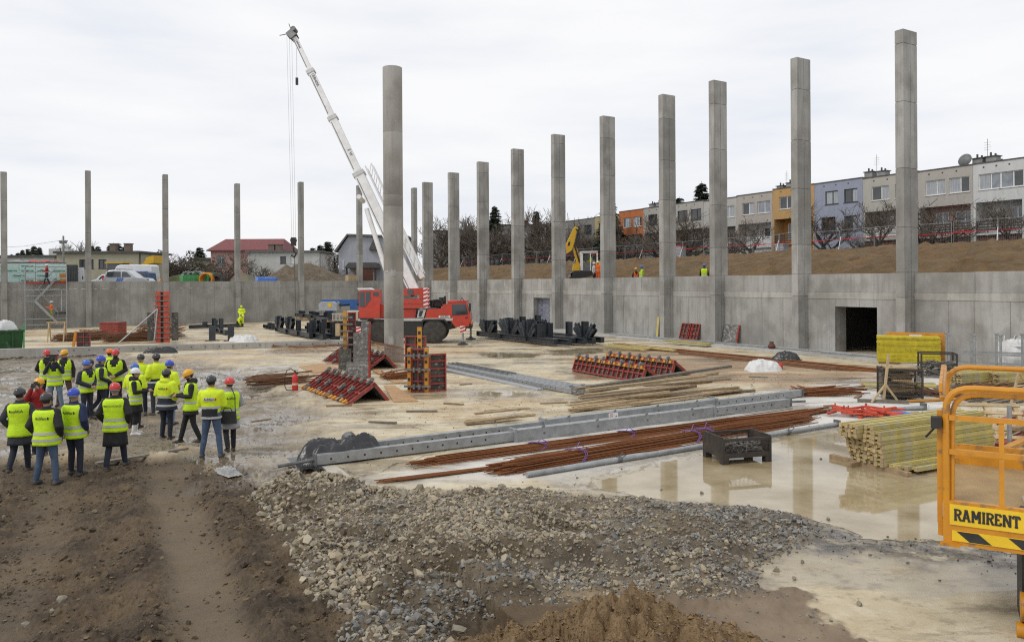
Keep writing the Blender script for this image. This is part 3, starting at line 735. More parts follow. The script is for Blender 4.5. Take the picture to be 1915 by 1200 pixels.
# ================================================================== cast walls and columns
def concrete(name, c1, c2, c3, ovar=0.07, streak=True, rusty=0.0):
 m = mat(name, c1, c2, 0.55, 0.82, 0.12, coords='World', stretch=(1, 1, 0.8), c3=c3, s3=0.8, lo3=0.47, hi3=0.66, ovar=ovar, bscale=28, bdist=.01, lo=.3, hi=.7)
 N = m.node_tree.nodes; L = m.node_tree.links; b = N['Principled BSDF']
 src = b.inputs['Base Color'].links[0].from_socket
 pos = N.new('ShaderNodeNewGeometry').outputs['Position']
 mp = N.new('ShaderNodeMapping'); mp.inputs['Scale'].default_value = (5, 5, 0.35); L.new(pos, mp.inputs[0])
 n = N.new('ShaderNodeTexNoise'); n.inputs['Scale'].default_value = 1.0; n.inputs['Detail'].default_value = 7; L.new(mp.outputs[0], n.inputs['Vector'])
 r = N.new('ShaderNodeMapRange'); r.inputs['From Min'].default_value = .48; r.inputs['From Max'].default_value = .74; r.inputs['To Max'].default_value = .55; L.new(n.outputs['Fac'], r.inputs['Value'])
 x = N.new('ShaderNodeMixRGB'); L.new(r.outputs[0], x.inputs['Fac']); L.new(src, x.inputs['Color1']); x.inputs['Color2'].default_value = (*[k * .58 for k in c2], 1)
 nb_ = N.new('ShaderNodeTexNoise'); nb_.inputs['Scale'].default_value = .33; nb_.inputs['Detail'].default_value = 8; nb_.inputs['Roughness'].default_value = .62; L.new(pos, nb_.inputs['Vector'])
 rb_ = N.new('ShaderNodeMapRange'); rb_.inputs['From Min'].default_value = .52; rb_.inputs['From Max'].default_value = .60; rb_.inputs['To Max'].default_value = .55; L.new(nb_.outputs['Fac'], rb_.inputs['Value'])
 xb_ = N.new('ShaderNodeMixRGB'); L.new(rb_.outputs[0], xb_.inputs['Fac']); L.new(x.outputs[0], xb_.inputs['Color1']); xb_.inputs['Color2'].default_value = (*[k * .66 for k in c2], 1); x = xb_
 n2 = N.new('ShaderNodeTexNoise'); n2.inputs['Scale'].default_value = 22; n2.inputs['Detail'].default_value = 3; L.new(pos, n2.inputs['Vector'])
 r2 = N.new('ShaderNodeMapRange'); r2.inputs['From Min'].default_value = .66; r2.inputs['From Max'].default_value = .74; r2.inputs['To Max'].default_value = .6; L.new(n2.outputs['Fac'], r2.inputs['Value'])
 x2 = N.new('ShaderNodeMixRGB'); L.new(r2.outputs[0], x2.inputs['Fac']); L.new(x.outputs[0], x2.inputs['Color1']); x2.inputs['Color2'].default_value = (0.12, 0.115, 0.105, 1)
 L.new(x2.outputs[0], b.inputs['Base Color'])
 return m
MT['concrete'] = concrete('concrete', (0.42, 0.412, 0.388), (0.34, 0.332, 0.308), (0.265, 0.253, 0.226), .09)
MT['concrete_col'] = concrete('concrete_col', (0.40, 0.393, 0.37), (0.325, 0.316, 0.292), (0.25, 0.24, 0.215), .15)
MT['concrete_far'] = concrete('concrete_far', (0.36, 0.355, 0.335), (0.29, 0.285, 0.265), (0.23, 0.225, 0.205))
MT['concrete_strip'] = concrete('concrete_strip', (0.47, 0.46, 0.43), (0.38, 0.37, 0.335), (0.32, 0.30, 0.265))
MT['concrete_round'] = concrete('concrete_round', (0.40, 0.385, 0.355), (0.34, 0.325, 0.295), (0.29, 0.275, 0.245), ovar=.09)
MT['joint'] = mat('joint', (0.10, 0.097, 0.09), None, 3, .9, 0)
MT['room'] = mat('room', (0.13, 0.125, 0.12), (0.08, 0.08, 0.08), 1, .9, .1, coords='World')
COL_A, COL_B = 0.42, 1.10
RIGHT_COLS = [(1674, 58), (1479, 110), (1326, 152), (1232, 178), (1122, 218), (1031, 252), (956, 279), (892, 303), (838, 323), (790, 341)]
RC_T = []
_names = ['nearest tall square concrete column standing on the right wall', 'second nearest square concrete column along the right wall', 'third nearest square concrete column along the right wall, right of the close pair gap',
   'fourth square concrete column along the right wall, left of the close pair gap', 'square concrete column in front of the excavator cab', 'square concrete column just left of the yellow excavator arm',
   'square concrete column left of the small wall opening', 'square concrete column right of the crane carrier cab', 'square concrete column behind the red carrier cab of the crane', 'shortest looking square concrete column at the far end of the right wall']
def square_column(label, c, ax, ay, L, Wd, z1, segs, mats, group, first=0.0):
 t = thing('concrete_column', label, 'column', (c.x, c.y, 0), 0, group)
 rz = math.atan2(ax.y, ax.x); M = Matrix.Rotation(rz, 3, 'Z')
 z = first; k = 0
 while z < z1 - .01:
  zt = min(z1, segs[k] if k < len(segs) else z + 2.75)
  if z1 - zt < .4: zt = z1
  dl = rnd.uniform(-.008, .008)
  mb = MB()
  mb.box((0, 0, (z + zt) / 2), (L - .05, Wd - .05, zt - z), rz)
  h = (Wd - .024) / 2
  for sgn in (-1, 1):
   off = M @ Vector((0, sgn * (h / 2 + .012), 0))
   mb.box((off.x, off.y, (z + zt) / 2), (L + dl, h, zt - z - .03), rz)
  mb.build('shaft_segment', mats, t)
  z = zt; k += 1
 return t
for k, (px, ty) in enumerate(RIGHT_COLS):
 t_far = rt(px, DW, ty + 150)
 RC_T.append(t_far)
 c = RW(t_far - COL_A / 2, COL_B / 2)
 yd = RW(t_far, 0).y
 ztop = P(px, ty, yd).z
 sq = square_column(_names[k], c, D_, N_, COL_A, COL_B, ztop, [2.95, 4.14, 6.2 + rnd.uniform(-.6, .9), 9.0 + rnd.uniform(-.6, .6), 11.8 + rnd.uniform(-.5, .5)], MT['concrete_col'], 'square columns along the right wall')
rw = thing('retaining_wall', 'long right hand concrete retaining wall with door openings', 'wall', RW(0, WALL_N))
O_W = Vector(rw.location)
def wpart(name, t0, t1, n0, n1, za, zb, m, parent=rw):
 mb = MB(); c = (RW((t0 + t1) / 2, (n0 + n1) / 2) - RW(0, WALL_N))
 mb.box((c.x, c.y, (za + zb) / 2), (t1 - t0, n1 - n0, zb - za), YAW_D)
 return mb.build(name, m, parent)
def wt(px): return (t_of_px(px, DW + WALL_N, 600) - O_R).dot(D_)
DOOR1 = (wt(1640), wt(1562)); DOOR2 = (wt(1028), wt(998))
D1H, D2H = 2.42, 2.52
t_end = max(RC_T) + 9.0
edges = sorted([-30 + 6 * i for i in range(6)] + [x - COL_A for x in RC_T] + [t_end])
edges = [e for e in edges if e <= t_end]
G_ = 0.016
for a0, a1 in zip(edges[:-1], edges[1:]):
 if a1 - a0 < .3: continue
 n = max(1, round((a1 - a0) / 1.35))
 cuts = [a0] + [a0 + (a1 - a0) * (i + rnd.uniform(-.22, .22)) / n for i in range(1, n)] + [a1]
 for b0, b1 in zip(cuts[:-1], cuts[1:]):
  segs = [(b0, b1, 0.0, 2.82)]
  for (d0, d1), dh in ((DOOR1, D1H), (DOOR2, D2H)):
   new = []
   for s0, s1, za, zb in segs:
    if s1 <= d0 or s0 >= d1 or za >= dh: new.append((s0, s1, za, zb)); continue
    if s0 < d0: new.append((s0, d0, za, zb))
    if s1 > d1: new.append((d1, s1, za, zb))
    new.append((max(s0, d0), min(s1, d1), dh, zb))
   segs = new
  pr_ = rnd.uniform(-.006, .006)
  for s0, s1, za, zb in segs:
   wpart('wall_panel', s0 + G_ * .5, s1 - G_ * .5, WALL_N + pr_, WALL_N + .34, za, zb - .004, MT['concrete'])
 n2 = max(1, round((a1 - a0) / 2.7))
 for i in range(n2):
  b0 = a0 + (a1 - a0) * i / n2; b1 = a0 + (a1 - a0) * (i + 1) / n2
  wpart('upper_panel', b0 + G_ * .5, b1 - G_ * .5, WALL_N + .012 + rnd.uniform(-.006, .006), WALL_N + .33, 3.175, H_WALL + rnd.uniform(-.01, .01), MT['concrete'])
 wpart('band', a0 + .003, a1 - .003, WALL_N - .016, WALL_N + .335, 2.824, 3.168, MT['concrete_strip'])
wpart('core', -30, t_end, WALL_N + .345, WALL_N + .40, 2.6, H_WALL - .05, MT['concrete'])
for (d0, d1), dh, deep in ((DOOR1, D1H, 5.0), (DOOR2, D2H, .55)):
 for s0, s1 in ((d0 - .3, d0 - .004), (d1 + .004, d1 + .3)):
  wpart('jamb', s0, s1, WALL_N + .345, WALL_N + .9, 0, dh + .3, MT['concrete'])
 wpart('lintel', d0, d1, WALL_N + .405, WALL_N + .9, dh + .003, dh + .3, MT['concrete'])
 wpart('back_wall', d0 - 1.5, d1 + 1.5, WALL_N + deep + .905, WALL_N + deep + 1.1, 0, 3.2, MT['room'])
 wpart('side_wall', d0 - 1.7, d0 - 1.5, WALL_N + .9, WALL_N + deep + 1.1, 0, 3.2, MT['room'])
 wpart('side_wall', d1 + 1.5, d1 + 1.7, WALL_N + .9, WALL_N + deep + 1.1, 0, 3.2, MT['room'])
 wpart('front_wall', d0 - 1.7, d0 - .305, WALL_N + .41, WALL_N + .9, 0, 3.2, MT['room'])
 wpart('front_wall', d1 + .305, d1 + 1.7, WALL_N + .41, WALL_N + .9, 0, 3.2, MT['room'])
 wpart('ceiling', d0 - 1.7, d1 + 1.7, WALL_N + .9, WALL_N + deep + 1.1, 3.2, 3.4, MT['room'])
ib = thing('insulation_board', 'grey foil insulation boards with print closing the small wall opening', 'insulation', RW((DOOR2[0] + DOOR2[1]) / 2, WALL_N + .5))
MT['foil'] = mat('foil', (0.24, 0.25, 0.31), (0.17, 0.18, 0.23), 4, .45, .05, ovar=.12)
MT['print_dark'] = mat('print_dark', (0.035, 0.035, 0.05), None, 3, .6, 0)
w = DOOR2[1] - DOOR2[0]
for r_ in range(6):
 for c_ in range(2):
  mb = MB(); off = (c_ - .5) * w / 2 * .98; c = D_ * off
  mb.box((c.x, c.y, .21 + r_ * .415), (w / 2 - .012, .06, .405), YAW_D); mb.build('board', MT['foil'], ib)
  mb = MB(); c = D_ * (off + rnd.uniform(-.08, .08)) - N_ * .032
  for q in range(2): mb.box((c.x, c.y, .27 + r_ * .415 - q * .10), (.30, .006, .05 - q * .015), YAW_D)
  mb.build('print', MT['print_dark'], ib)
mb = MB()
for n0, n1, h in ((-1.9, .78, .10),):
 c = (RW(10, (n0 + n1) / 2)); mb.box((c.x, c.y, h / 2 - .02), (95, n1 - n0, h), YAW_D)
tag(mb.build('wall_footing', MT['concrete_strip']), 'low concrete ledge along the foot of the right wall', kind='structure')
LEFT_COLS = [(-160, 318), (8, 321), (165.5, 319), (310, 326), (444.5, 343), (563.5, 340), (673, 346), (775.6, 351)]
LN = ['square concrete column of the left row beyond the picture edge', 'square concrete column at the left picture edge', 'square concrete column behind the scaffold stair, left row', 'square concrete column behind the red column formwork, left row', 'square concrete column right of the pink house gable, left row',
  'square concrete column beside the crane hook, left row', 'square concrete column in front of the grey house, left row', 'square concrete column in the far corner just right of the round column']
lw = thing('retaining_wall', 'long left hand concrete retaining wall across the far side', 'wall', O_L)
LC_T = []
for k, (px, ty) in enumerate(LEFT_COLS):
 tc = lt(px); LC_T.append(tc)
 c = LW(tc, 0.05)
 ztop = P(px, ty, LW(tc, -.3).y).z
 square_column(LN[k], c, E_, M_, 0.46, 0.7, ztop, [2.6, 4.1, 6.6 + rnd.uniform(-.5, .5), 8.6 + rnd.uniform(-.4, .4)], MT['concrete_far'], 'square columns along the left wall')
ledges = sorted([-70, -50, -40, -30, -20] + LC_T + [T_CORNER - .02])
for a0, a1 in zip(ledges[:-1], ledges[1:]):
 if a1 - a0 < .4: continue
 n = max(1, round((a1 - a0) / 2.1))
 for i in range(n):
  b0 = a0 + (a1 - a0) * i / n; b1 = a0 + (a1 - a0) * (i + 1) / n
  pr_ = rnd.uniform(-.008, .008)
  for za, zb, nm in ((0, 3.48, 'wall_panel'), (3.49, H_WALL + .03 + rnd.uniform(-.015, .015), 'upper_panel')):
   mb = MB(); c = E_ * ((b0 + b1) / 2) + M_ * (.17 + pr_)
   mb.box((c.x, c.y, (za + zb) / 2), (b1 - b0 - .01, .34, zb - za), YAW_E)
   mb.build(nm, MT['concrete_far'], lw)
rc_p = G(737, 676); rc_z = P(731, 127, rc_p.y).z
rc = thing('round_column', 'free standing round concrete column in the middle of the slab', 'column', rc_p)
lv = [0, 2.1, 4.35, 7.45, 8.0, 11.0, rc_z]
for a0, a1 in zip(lv[:-1], lv[1:]):
 mb = MB(); r0 = .47 + rnd.uniform(-.006, .006)
 prof = [(r0 - .012, a0 - .002), (r0, a0 + .012), (r0, a1 - .012), (r0 - .012, a1 - .001)]
 mb.lathe(prof, n=48); mb.build('shaft_segment', MT['concrete_round'], rc, True)
for (zz, hh, an) in ((4.25, .32, -1.4), (4.33, .12, -2.2), (1.05, .4, -1.7)):
 mb = MB(); ring = []
 for i in range(10):
  tq = an + .55 * (i / 9 - .5); ring.append((.478 * math.cos(tq), .478 * math.sin(tq), zz - hh * .5 * (1 + .3 * math.sin(i * 2.1))))
 top = [(x * 1.004, y * 1.004, zz + hh * .5 * (1 + .3 * math.sin(i * 1.3))) for i, (x, y, z) in enumerate(ring)]
 mb.add(ring + top, [(i, i + 1, 10 + i + 1, 10 + i) for i in range(9)]); mb.build('patch', MT['concrete_strip'], rc)
k0, k1 = G(100, 662), G(660, 646)
mb = MB(); mb.beam(k0 - (k1 - k0).normalized() * 4 + Vector((0, 0, .15)), k1 + Vector((0, 0, .15)), .45, .42)
kb = tag(mb.build('foundation_beam', MT['concrete_strip']), 'low concrete foundation beam with tie holes crossing the far slab', 'beam')
mb = MB(); dd = (k1 - k0).normalized(); nn_ = Vector((dd.y, -dd.x, 0))
for i in range(26):
 q = k0 + dd * (i * .75 + .3) + nn_ * .227; mb.tube(q + Vector((0, 0, .2)), q + nn_ * .012 + Vector((0, 0, .2)), .035, 8)
mb.build('tie_hole', MT['joint'], kb)
# ================================================================== houses
YAW_H = math.atan2(-D_.y, -D_.x)
MT['render_grey'] = mat('render_grey', (0.30, 0.30, 0.295), (0.22, 0.22, 0.215), 2, .88, .06)
MT['chimney_brown'] = mat('chimney_brown', (0.20, 0.15, 0.12), (0.14, 0.11, 0.09), 4, .88, .1)
MT['roof_dark'] = mat('roof_dark', (0.07, 0.068, 0.066), (0.10, 0.098, 0.095), 2, .8, .1)
MT['frame_white'] = mat('frame_white', (0.72, 0.72, 0.71), (0.64, 0.64, 0.63), 4, .45, 0)
MT['frame_dark'] = mat('frame_dark', (0.06, 0.055, 0.055), (0.04, 0.04, 0.04), 4, .5, 0)
MT['curtain'] = mat('curtain', (0.40, 0.42, 0.44), (0.24, 0.26, 0.28), 2.2, .12, 0, spec=.7, stretch=(6, 6, .4))
MT['wood_dark'] = mat('wood_dark', (0.035, 0.028, 0.024), (0.06, 0.045, 0.035), 6, .7, .1)
MT['brick_brown'] = mat('brick_brown', (0.15, 0.06, 0.04), (0.09, 0.045, 0.035), 8, .85, .2)
def plaster(name, c, dirt=.12):
 return mat(name, c, tuple(x * (1 - dirt) for x in c), 1.2, .88, .06, c3=tuple(x * .72 for x in c), s3=2.2, lo3=.58, hi3=.8, stretch=(1, 1, .5))
def wall_cells(mb, x0, x1, z0, z1, y0, y1, openings):
 xs = sorted({x0, x1, *[o[0] for o in openings], *[o[1] for o in openings]}); zs = sorted({z0, z1, *[o[2] for o in openings], *[o[3] for o in openings]})
 xs = [x for x in xs if x0 <= x <= x1]; zs = [z for z in zs if z0 <= z <= z1]
 for a, b in zip(xs[:-1], xs[1:]):
  run = None
  for c, d in zip(zs[:-1], zs[1:]):
   hole = any(o[0] <= a + 1e-6 and o[1] >= b - 1e-6 and o[2] <= c + 1e-6 and o[3] >= d - 1e-6 for o in openings)
   if hole:
    if run: mb.bb(a, b, y0, y1, run[0], run[1]); run = None
   else: run = (run[0], d) if run else (c, d)
  if run: mb.bb(a, b, y0, y1, run[0], run[1])
def window(parent, x0, x1, z0, z1, y, dark=False, panes=2, pane_m=None, sill=True, name='window'):
 fm = MT['frame_dark'] if dark else MT['frame_white']
 t = .07; mb = MB()
 mb.bb(x0, x1, y, y + .07, z0, z0 + t); mb.bb(x0, x1, y, y + .07, z1 - t, z1)
 mb.bb(x0, x0 + t, y, y + .07, z0 + t, z1 - t); mb.bb(x1 - t, x1, y, y + .07, z0 + t, z1 - t)
 for i in range(1, panes):
  xm = x0 + (x1 - x0) * (i / panes + (.06 if panes == 2 else 0)); mb.bb(xm - .05, xm + .05, y, y + .07, z0 + t, z1 - t)
 w = mb.build(name, fm, parent)
 for i in range(panes):
  a = x0 + t + (x1 - x0 - t) * i / panes; b = x0 + t + (x1 - x0 - t) * (i + 1) / panes - .02
  mb = MB(); mb.bb(a, b, y + .035, y + .045, z0 + t * .8, z1 - t * .8)
  mb.build('pane', pane_m or rnd.choice([MT['glass'], MT['curtain'], MT['glass_light']]), w)
 if sill:
  mb = MB(); mb.bb(x0 - .08, x1 + .08, y - .17, y - .002, z0 - .05, z0 - .005); mb.build('sill', fm, w)
 return w
D_H = 71.0
def t_h(px): return (t_of_px(px, D_H, 420) - O_R).dot(D_)
HOUSES = [
 (1917, 2035, 287, (0.60, 0.60, 0.585), (0.5, 0.5, 0.5), 'std', 'light grey terrace house past the right picture edge'),
 (1820, 1917, 302, (0.58, 0.585, 0.575), (0.52, 0.53, 0.53), 'std', 'pale grey terrace house at the right edge with white windows'),
 (1717, 1820, 315.5, (0.42, 0.395, 0.355), (0.50, 0.36, 0.33), 'std', 'beige terrace house with satellite dish and pinkish lower storey'),
 (1614, 1717, 328, (0.43, 0.415, 0.37), (0.45, 0.43, 0.39), 'std', 'grey beige terrace house between the blue house and the nearest column'),
 (1523, 1614, 339, (0.30, 0.325, 0.405), (0.30, 0.325, 0.405), 'blue', 'blue terrace house with dark window frames'),
 (1445, 1523, 350, (0.48, 0.30, 0.125), (0.42, 0.21, 0.06), 'std', 'ochre yellow terrace house with dark roof edge'),
 (1378, 1445, 363, (0.42, 0.385, 0.345), (0.66, 0.66, 0.65), 'std', 'beige terrace house with white balcony left of the ochre house'),
 (1316, 1378, 373, (0.45, 0.44, 0.41), (0.5, 0.5, 0.48), 'std', 'grey terrace house behind the third nearest column'),
 (1258, 1316, 379, (0.40, 0.385, 0.35), (0.50, 0.48, 0.36), 'darkwin', 'grey terrace house with dark windows and timber balcony'),
 (1203, 1258, 387, (0.38, 0.365, 0.335), (0.3, 0.29, 0.27), 'darkwin', 'grey terrace house right of the orange house'),
 (1158, 1203, 394, (0.50, 0.16, 0.055), (0.22, 0.20, 0.18), 'orange', 'bright orange terrace house with white three part windows'),
 (1112, 1158, 404, (0.40, 0.33, 0.17), (0.25, 0.22, 0.17), 'darkwin', 'dull yellow terrace house behind the excavator'),
 (1062, 1112, 411, (0.22, 0.215, 0.20), (0.18, 0.17, 0.16), 'darkwin', 'dark grey terrace house left of the dull yellow one'),
 (1010, 1062, 418, (0.30, 0.29, 0.27), (0.2, 0.19, 0.18), 'darkwin', 'brownish grey terrace house behind the brown hut roof'),
]
for hi, (pl, pr2, ry, wc, lc, style, label) in enumerate(HOUSES):
 tl, tr_ = t_h(pl), t_h(pr2)
 w = tl - tr_
 base = RW(tl, D_H - DW); mid = RW((tl + tr_) / 2, D_H - DW)
 zt = P((pl + pr2) / 2, ry, mid.y).z - 6.4
 h = thing('terrace_house', label, 'house', (base.x, base.y, 6.4), YAW_H, 'terrace houses above the bank')
 wm = plaster('plaster', wc); lm = plaster('plaster', lc)
 zu = zt - 3.45
 dark = style in ('darkwin', 'blue')
 ww = 1.85 if style != 'blue' else 1.55
 cx1, cx2 = w * .33, w * .76
 if style == 'blue': cx1, cx2 = w * .37, w * .76
 ops = [(cx1 - ww / 2, cx1 + ww / 2, zt - 2.35, zt - .95), (cx2 - ww / 2, cx2 + ww / 2, zt - 2.35, zt - .95)]
 mb = MB(); wall_cells(mb, .012, w - .012, zu if style != 'blue' else 0, zt, 0, .22, ops + ([(.9, 2.6, zu - 2.1, zu - .25), (cx2 - ww / 2, cx2 + ww / 2, zu - 1.9, zu - .3)] if style == 'blue' else []))
 mb.build('upper_wall', wm, h)
 for o in ops: window(h, *o, .10, dark, 3 if style == 'orange' else 2, MT['glass'] if dark and style != 'blue' else None)
 if style == 'blue': window(h, cx2 - ww / 2, cx2 + ww / 2, zu - 1.9, zu - .3, .1, True)
 mb = MB(); mb.bb(.012, w - .012, 1.5, 8, 0, zt - .02); mb.bb(.02, w - .02, .222, 1.498, zu, zt - .021); mb.build('body', lm if style != 'blue' else wm, h)
 for q0, q1 in ((.012, .22), (w - .22, w - .012)):
  mb = MB(); mb.bb(q0, q1, .004, 1.5, 0, zu - .002); mb.build('side_wall', wm, h)
 if style != 'blue':
  window(h, w * .18, w * .42, zu - 2.35, zu - .5, 1.40, dark, 2, MT['curtain'], False)
  window(h, w * .55, w * .85, zu - 1.9, zu - .5, 1.40, dark, 2, None, False)
  zb = zu - 2.75
  mb = MB(); mb.bb(.22, w - .22, .02, 1.49, zb - .18, zb); mb.build('balcony_floor', lm, h)
  rail = MB(); rm = MT['wood_dark'] if hi in (1, 2, 5, 8, 9, 11, 12) else MT['frame_white']
  for q in range(4): rail.bb(.24, w - .24, .03, .06, zb + .22 + q * .24, zb + .36 + q * .24)
  for q in range(5): rail.bb(.24 + (w - .55) * q / 4, .31 + (w - .55) * q / 4, .062, .12, zb + .002, zb + 1.1)
  rail.build('balcony_railing', rm, h)
  mb = MB(); mb.bb(.22, w - .22, .25, .4, 0, zb - .182); mb.build('basement_wall', MT['brick_brown'] if hi < 4 else lm, h)
 rf = MB(); rf.bb(.004, w - .004, -.06, 8.05, zt + .001, zt + .10); roof = rf.build('roof', MT['roof_dark'], h)
 mb = MB(); chx = w * (.1 if hi % 2 else .85); mb.bb(chx - .45, chx + .45, 2.2, 3.0, zt + .1, zt + .85); ch = mb.build('chimney', MT['render_grey'], roof)
 mb = MB(); mb.bb(chx - .55, chx + .55, 2.1, 3.1, zt + .852, zt + .93); mb.tube((chx - .2, 2.6, zt + .93), (chx - .2, 2.6, zt + 1.3), .09, 8); mb.tube((chx + .2, 2.6, zt + .93), (chx + .2, 2.6, zt + 1.15), .09, 8); mb.build('chimney_cap', MT['roof_dark'], roof)
 for q in (.2, .45, .7):
  mb = MB(); mb.bb(w * q, w * q + .14, -.012, .0, zt - .42, zt - .28); mb.build('vent', MT['frame_dark'], h)
 if hi in (2, 4, 6, 9):
  mb = MB(); mb.tube((chx + .7, 2.6, zt + .1), (chx + .7, 2.6, zt + 2.6), .02, 5)
  for q in range(4): mb.tube((chx + .4 , 2.6, zt + 1.6 + q * .22), (chx + 1.0, 2.6, zt + 1.6 + q * .22), .012, 4)
  mb.build('aerial', MT['galv_dark'], roof)
 if hi == 2:
  mb = MB(); q = Matrix.Rotation(R(72), 3, 'X')
  mb.lathe([(0.02, .16), (.3, .12), (.5, .05), (.62, -.06), (.60, -.08), (.3, .09), (.02, .13)], (w * .73, 1.2, zt + .75), 20, q); mb.tube((w * .73, 1.3, zt + .1), (w * .73, 1.3, zt + .7), .05, 6)
  mb.build('satellite_dish', MT['galv_dark'], roof, True)
for (pl, pr2, ry, by, Y, label) in ((800, 905, 432, 510, 172, 'plain grey building behind the bare trees, left end of the bank'), (905, 1010, 421, 505, 165, 'dark grey building behind the bare trees beside the terrace row')):
 a = P(pl, by, Y); c = P(pr2, by, Y); zt = P((pl + pr2) / 2, ry, Y).z
 h = thing('grey_building', label, 'building', (a.x, a.y, a.z - 2), 0)
 w = c.x - a.x; hh = zt - a.z + 2
 ops = [(w * q, w * q + 1.4, hh - 2.6, hh - 1.2) for q in ((.7,) if pl < 850 else (.3, .72))]
 mb = MB(); wall_cells(mb, 0, w, 0, hh, 0, .3, ops); mb.bb(.01, w - .01, .9, 9, 0, hh - .01); mb.build('wall', MT['render_grey'], h)
 for o in ops: window(h, *o, .1, False, 2, None, False)
 mb = MB(); mb.bb(-.2, w + .2, -.25, 9.2, hh, hh + .2); rf = mb.build('roof', MT['roof_dark'], h)
 mb = MB(); mb.bb(w * .7, w * .7 + 1.2, 3, 4, hh + .2, hh + 1.3); mb.build('chimney', MT['brick_brown'], rf)
hp_ = t_of_px(915, DW + 33, 480); MT['tile_brown'] = mat('tile_brown', (0.17, 0.065, 0.042), (0.11, 0.05, 0.037), 3, .85, .2)
h = thing('garden_hut', 'low brown garden hut with tiled roof behind the bank trees', 'hut', (hp_.x, hp_.y, bank_z(hp_) - .2), 0)
mb = MB(); mb.bb(0, 7.5, 0, 5, 0, 2.2); mb.build('wall', MT['brick_brown'], h)
rf = MB(); rf.prism([(-.7, 2.0), (8.2, 2.0), (6.6, 4.0), (.9, 4.0)], -.6, 5.6); rf.build('roof', MT['tile_brown'], h)
window(h, 1, 2.2, .8, 1.9, -.08, False, 2, MT['glass'], False); window(h, 4.6, 5.8, .8, 1.9, -.08, False, 2, MT['glass'], False)
def px_house(name, label, cat, px0, px1, y_top, Y, depth, wm, rz=0.0, zbase=3.4):
 a = P(px0, y_top, Y); c = P(px1, y_top, Y)
 h = thing(name, label, cat, (a.x, a.y, zbase), rz)
 return h, (c.x - a.x) / math.cos(rz), a.z - zbase
MT['cream'] = plaster('cream', (0.40, 0.38, 0.285)); MT['pink'] = plaster('pink', (0.50, 0.30, 0.265)); MT['offwhite'] = plaster('offwhite', (0.55, 0.55, 0.525)); MT['blue_grey'] = plaster('blue_grey', (0.40, 0.41, 0.45))
MT['red_roof'] = mat('red_roof', (0.20, 0.055, 0.055), (0.15, 0.045, 0.045), 2, .75, .15)
h, w, zt = px_house('flat_roof_house', 'cream flat roofed house behind the parked cars', 'house', 106, 258, 474, 100, 9, None)
s = w / 152
ops = [((148 - 106) * s, (160 - 106) * s, zt - 2.0, zt - .8), ((168 - 106) * s, (175 - 106) * s, zt - 2.0, zt - .8), ((184 - 106) * s, (199 - 106) * s, zt - 2.0, zt - .8)]
mb = MB(); wall_cells(mb, 0, w, 0, zt, 0, .3, ops); mb.bb(.01, w - .01, .8, 9, 0, zt - .01); mb.build('wall', MT['cream'], h)
for o in ops: window(h, *o, .12, True, 2, MT['glass'], True)
mb = MB(); mb.bb(-.3, w + .3, -.35, 9.3, zt, zt + .28); rf = mb.build('roof', MT['roof_dark'], h)
for q in (188, 216):
 mb = MB(); x = (q - 106) * s; mb.bb(x - .4, x + .4, 3, 3.8, zt + .28, zt + 1.35); mb.bb(x - .5, x + .5, 2.9, 3.9, zt + 1.352, zt + 1.45); mb.build('chimney', MT['chimney_brown'], rf)
h, w, zt = px_house('flat_roof_house', 'low grey flat roofed house behind the insulation stack', 'house', -70, 101, 482, 104, 9, None)
mb = MB(); mb.bb(0, w, 0, 9, 0, zt); mb.build('wall', MT['offwhite'], h)
mb = MB(); mb.bb(-.3, w + .3, -.3, 9.3, zt + .001, zt + .3); rf = mb.build('roof', MT['roof_dark'], h)
for q in (143, 167):
 mb = MB(); x = w * q / 171; mb.bb(x - .5, x + .5, 3, 4, zt + .3, zt + 1.3); mb.build('chimney', MT['offwhite'], rf)
for q in (.2, .5): window(h, w * q, w * q + 1.6, zt - 2, zt - .8, -.072, False, 2, MT['glass'])
h, w, zt = px_house('pink_house', 'pink house with a red hipped roof', 'house', 394, 526, 468, 125, 9, None)
ops = [(w * .08, w * .20, zt - 2.8, zt - .9), (w * .34, w * .39, zt - 1.6, zt - .5), (w * .6, w * .7, zt - 2.2, zt - .9)]
mb = MB(); wall_cells(mb, 0, w, 0, zt, 0, .3, ops); mb.bb(.01, w - .01, .8, 10, 0, zt - .01); mb.build('wall', MT['pink'], h)
for o in ops: window(h, *o, .12, False, 2, MT['glass_light'])
zr = P(450, 447, 130).z - 3.4
mb = MB(); mb.add([(-.5, -.6, zt), (w + .5, -.6, zt), (w + .5, 10.6, zt), (-.5, 10.6, zt), (.6, 5, zr), (w - 1.0, 5, zr), (-.5, -.6, zt - .15), (w + .5, -.6, zt - .15), (w + .5, 10.6, zt - .15), (-.5, 10.6, zt - .15)],
     [(0, 1, 5, 4), (1, 2, 5), (2, 3, 4, 5), (3, 0, 4), (0, 6, 7, 1), (1, 7, 8, 2), (2, 8, 9, 3), (3, 9, 6, 0), (9, 8, 7, 6)])
rf = mb.build('roof', MT['red_roof'], h)
h, w, zt = px_house('white_bungalow', 'long white flat roofed bungalow behind the earth heap', 'house', 463, 597, 472, 112, 9, None)
s = w / 134
ops = [((524 - 463) * s, (535 - 463) * s, zt - 1.65, zt - .6), ((543 - 463) * s, (551 - 463) * s, zt - 1.65, zt - .6)]
mb = MB(); wall_cells(mb, 0, w, 1.0, zt, 0, .3, ops); mb.bb(.01, w - .01, .8, 9, 0, zt - .01); mb.build('wall', MT['offwhite'], h)
mb = MB(); mb.bb(0, w, -.02, .3, 0, .998); mb.build('plinth', MT['brick_brown'], h)
window(h, *ops[0], .12, True, 1, MT['glass']); window(h, *ops[1], .12, False, 1, MT['white'])
mb = MB(); mb.bb(-.3, w + .3, -.35, 9.3, zt, zt + .22); rf = mb.build('roof', MT['galv_dark'], h)
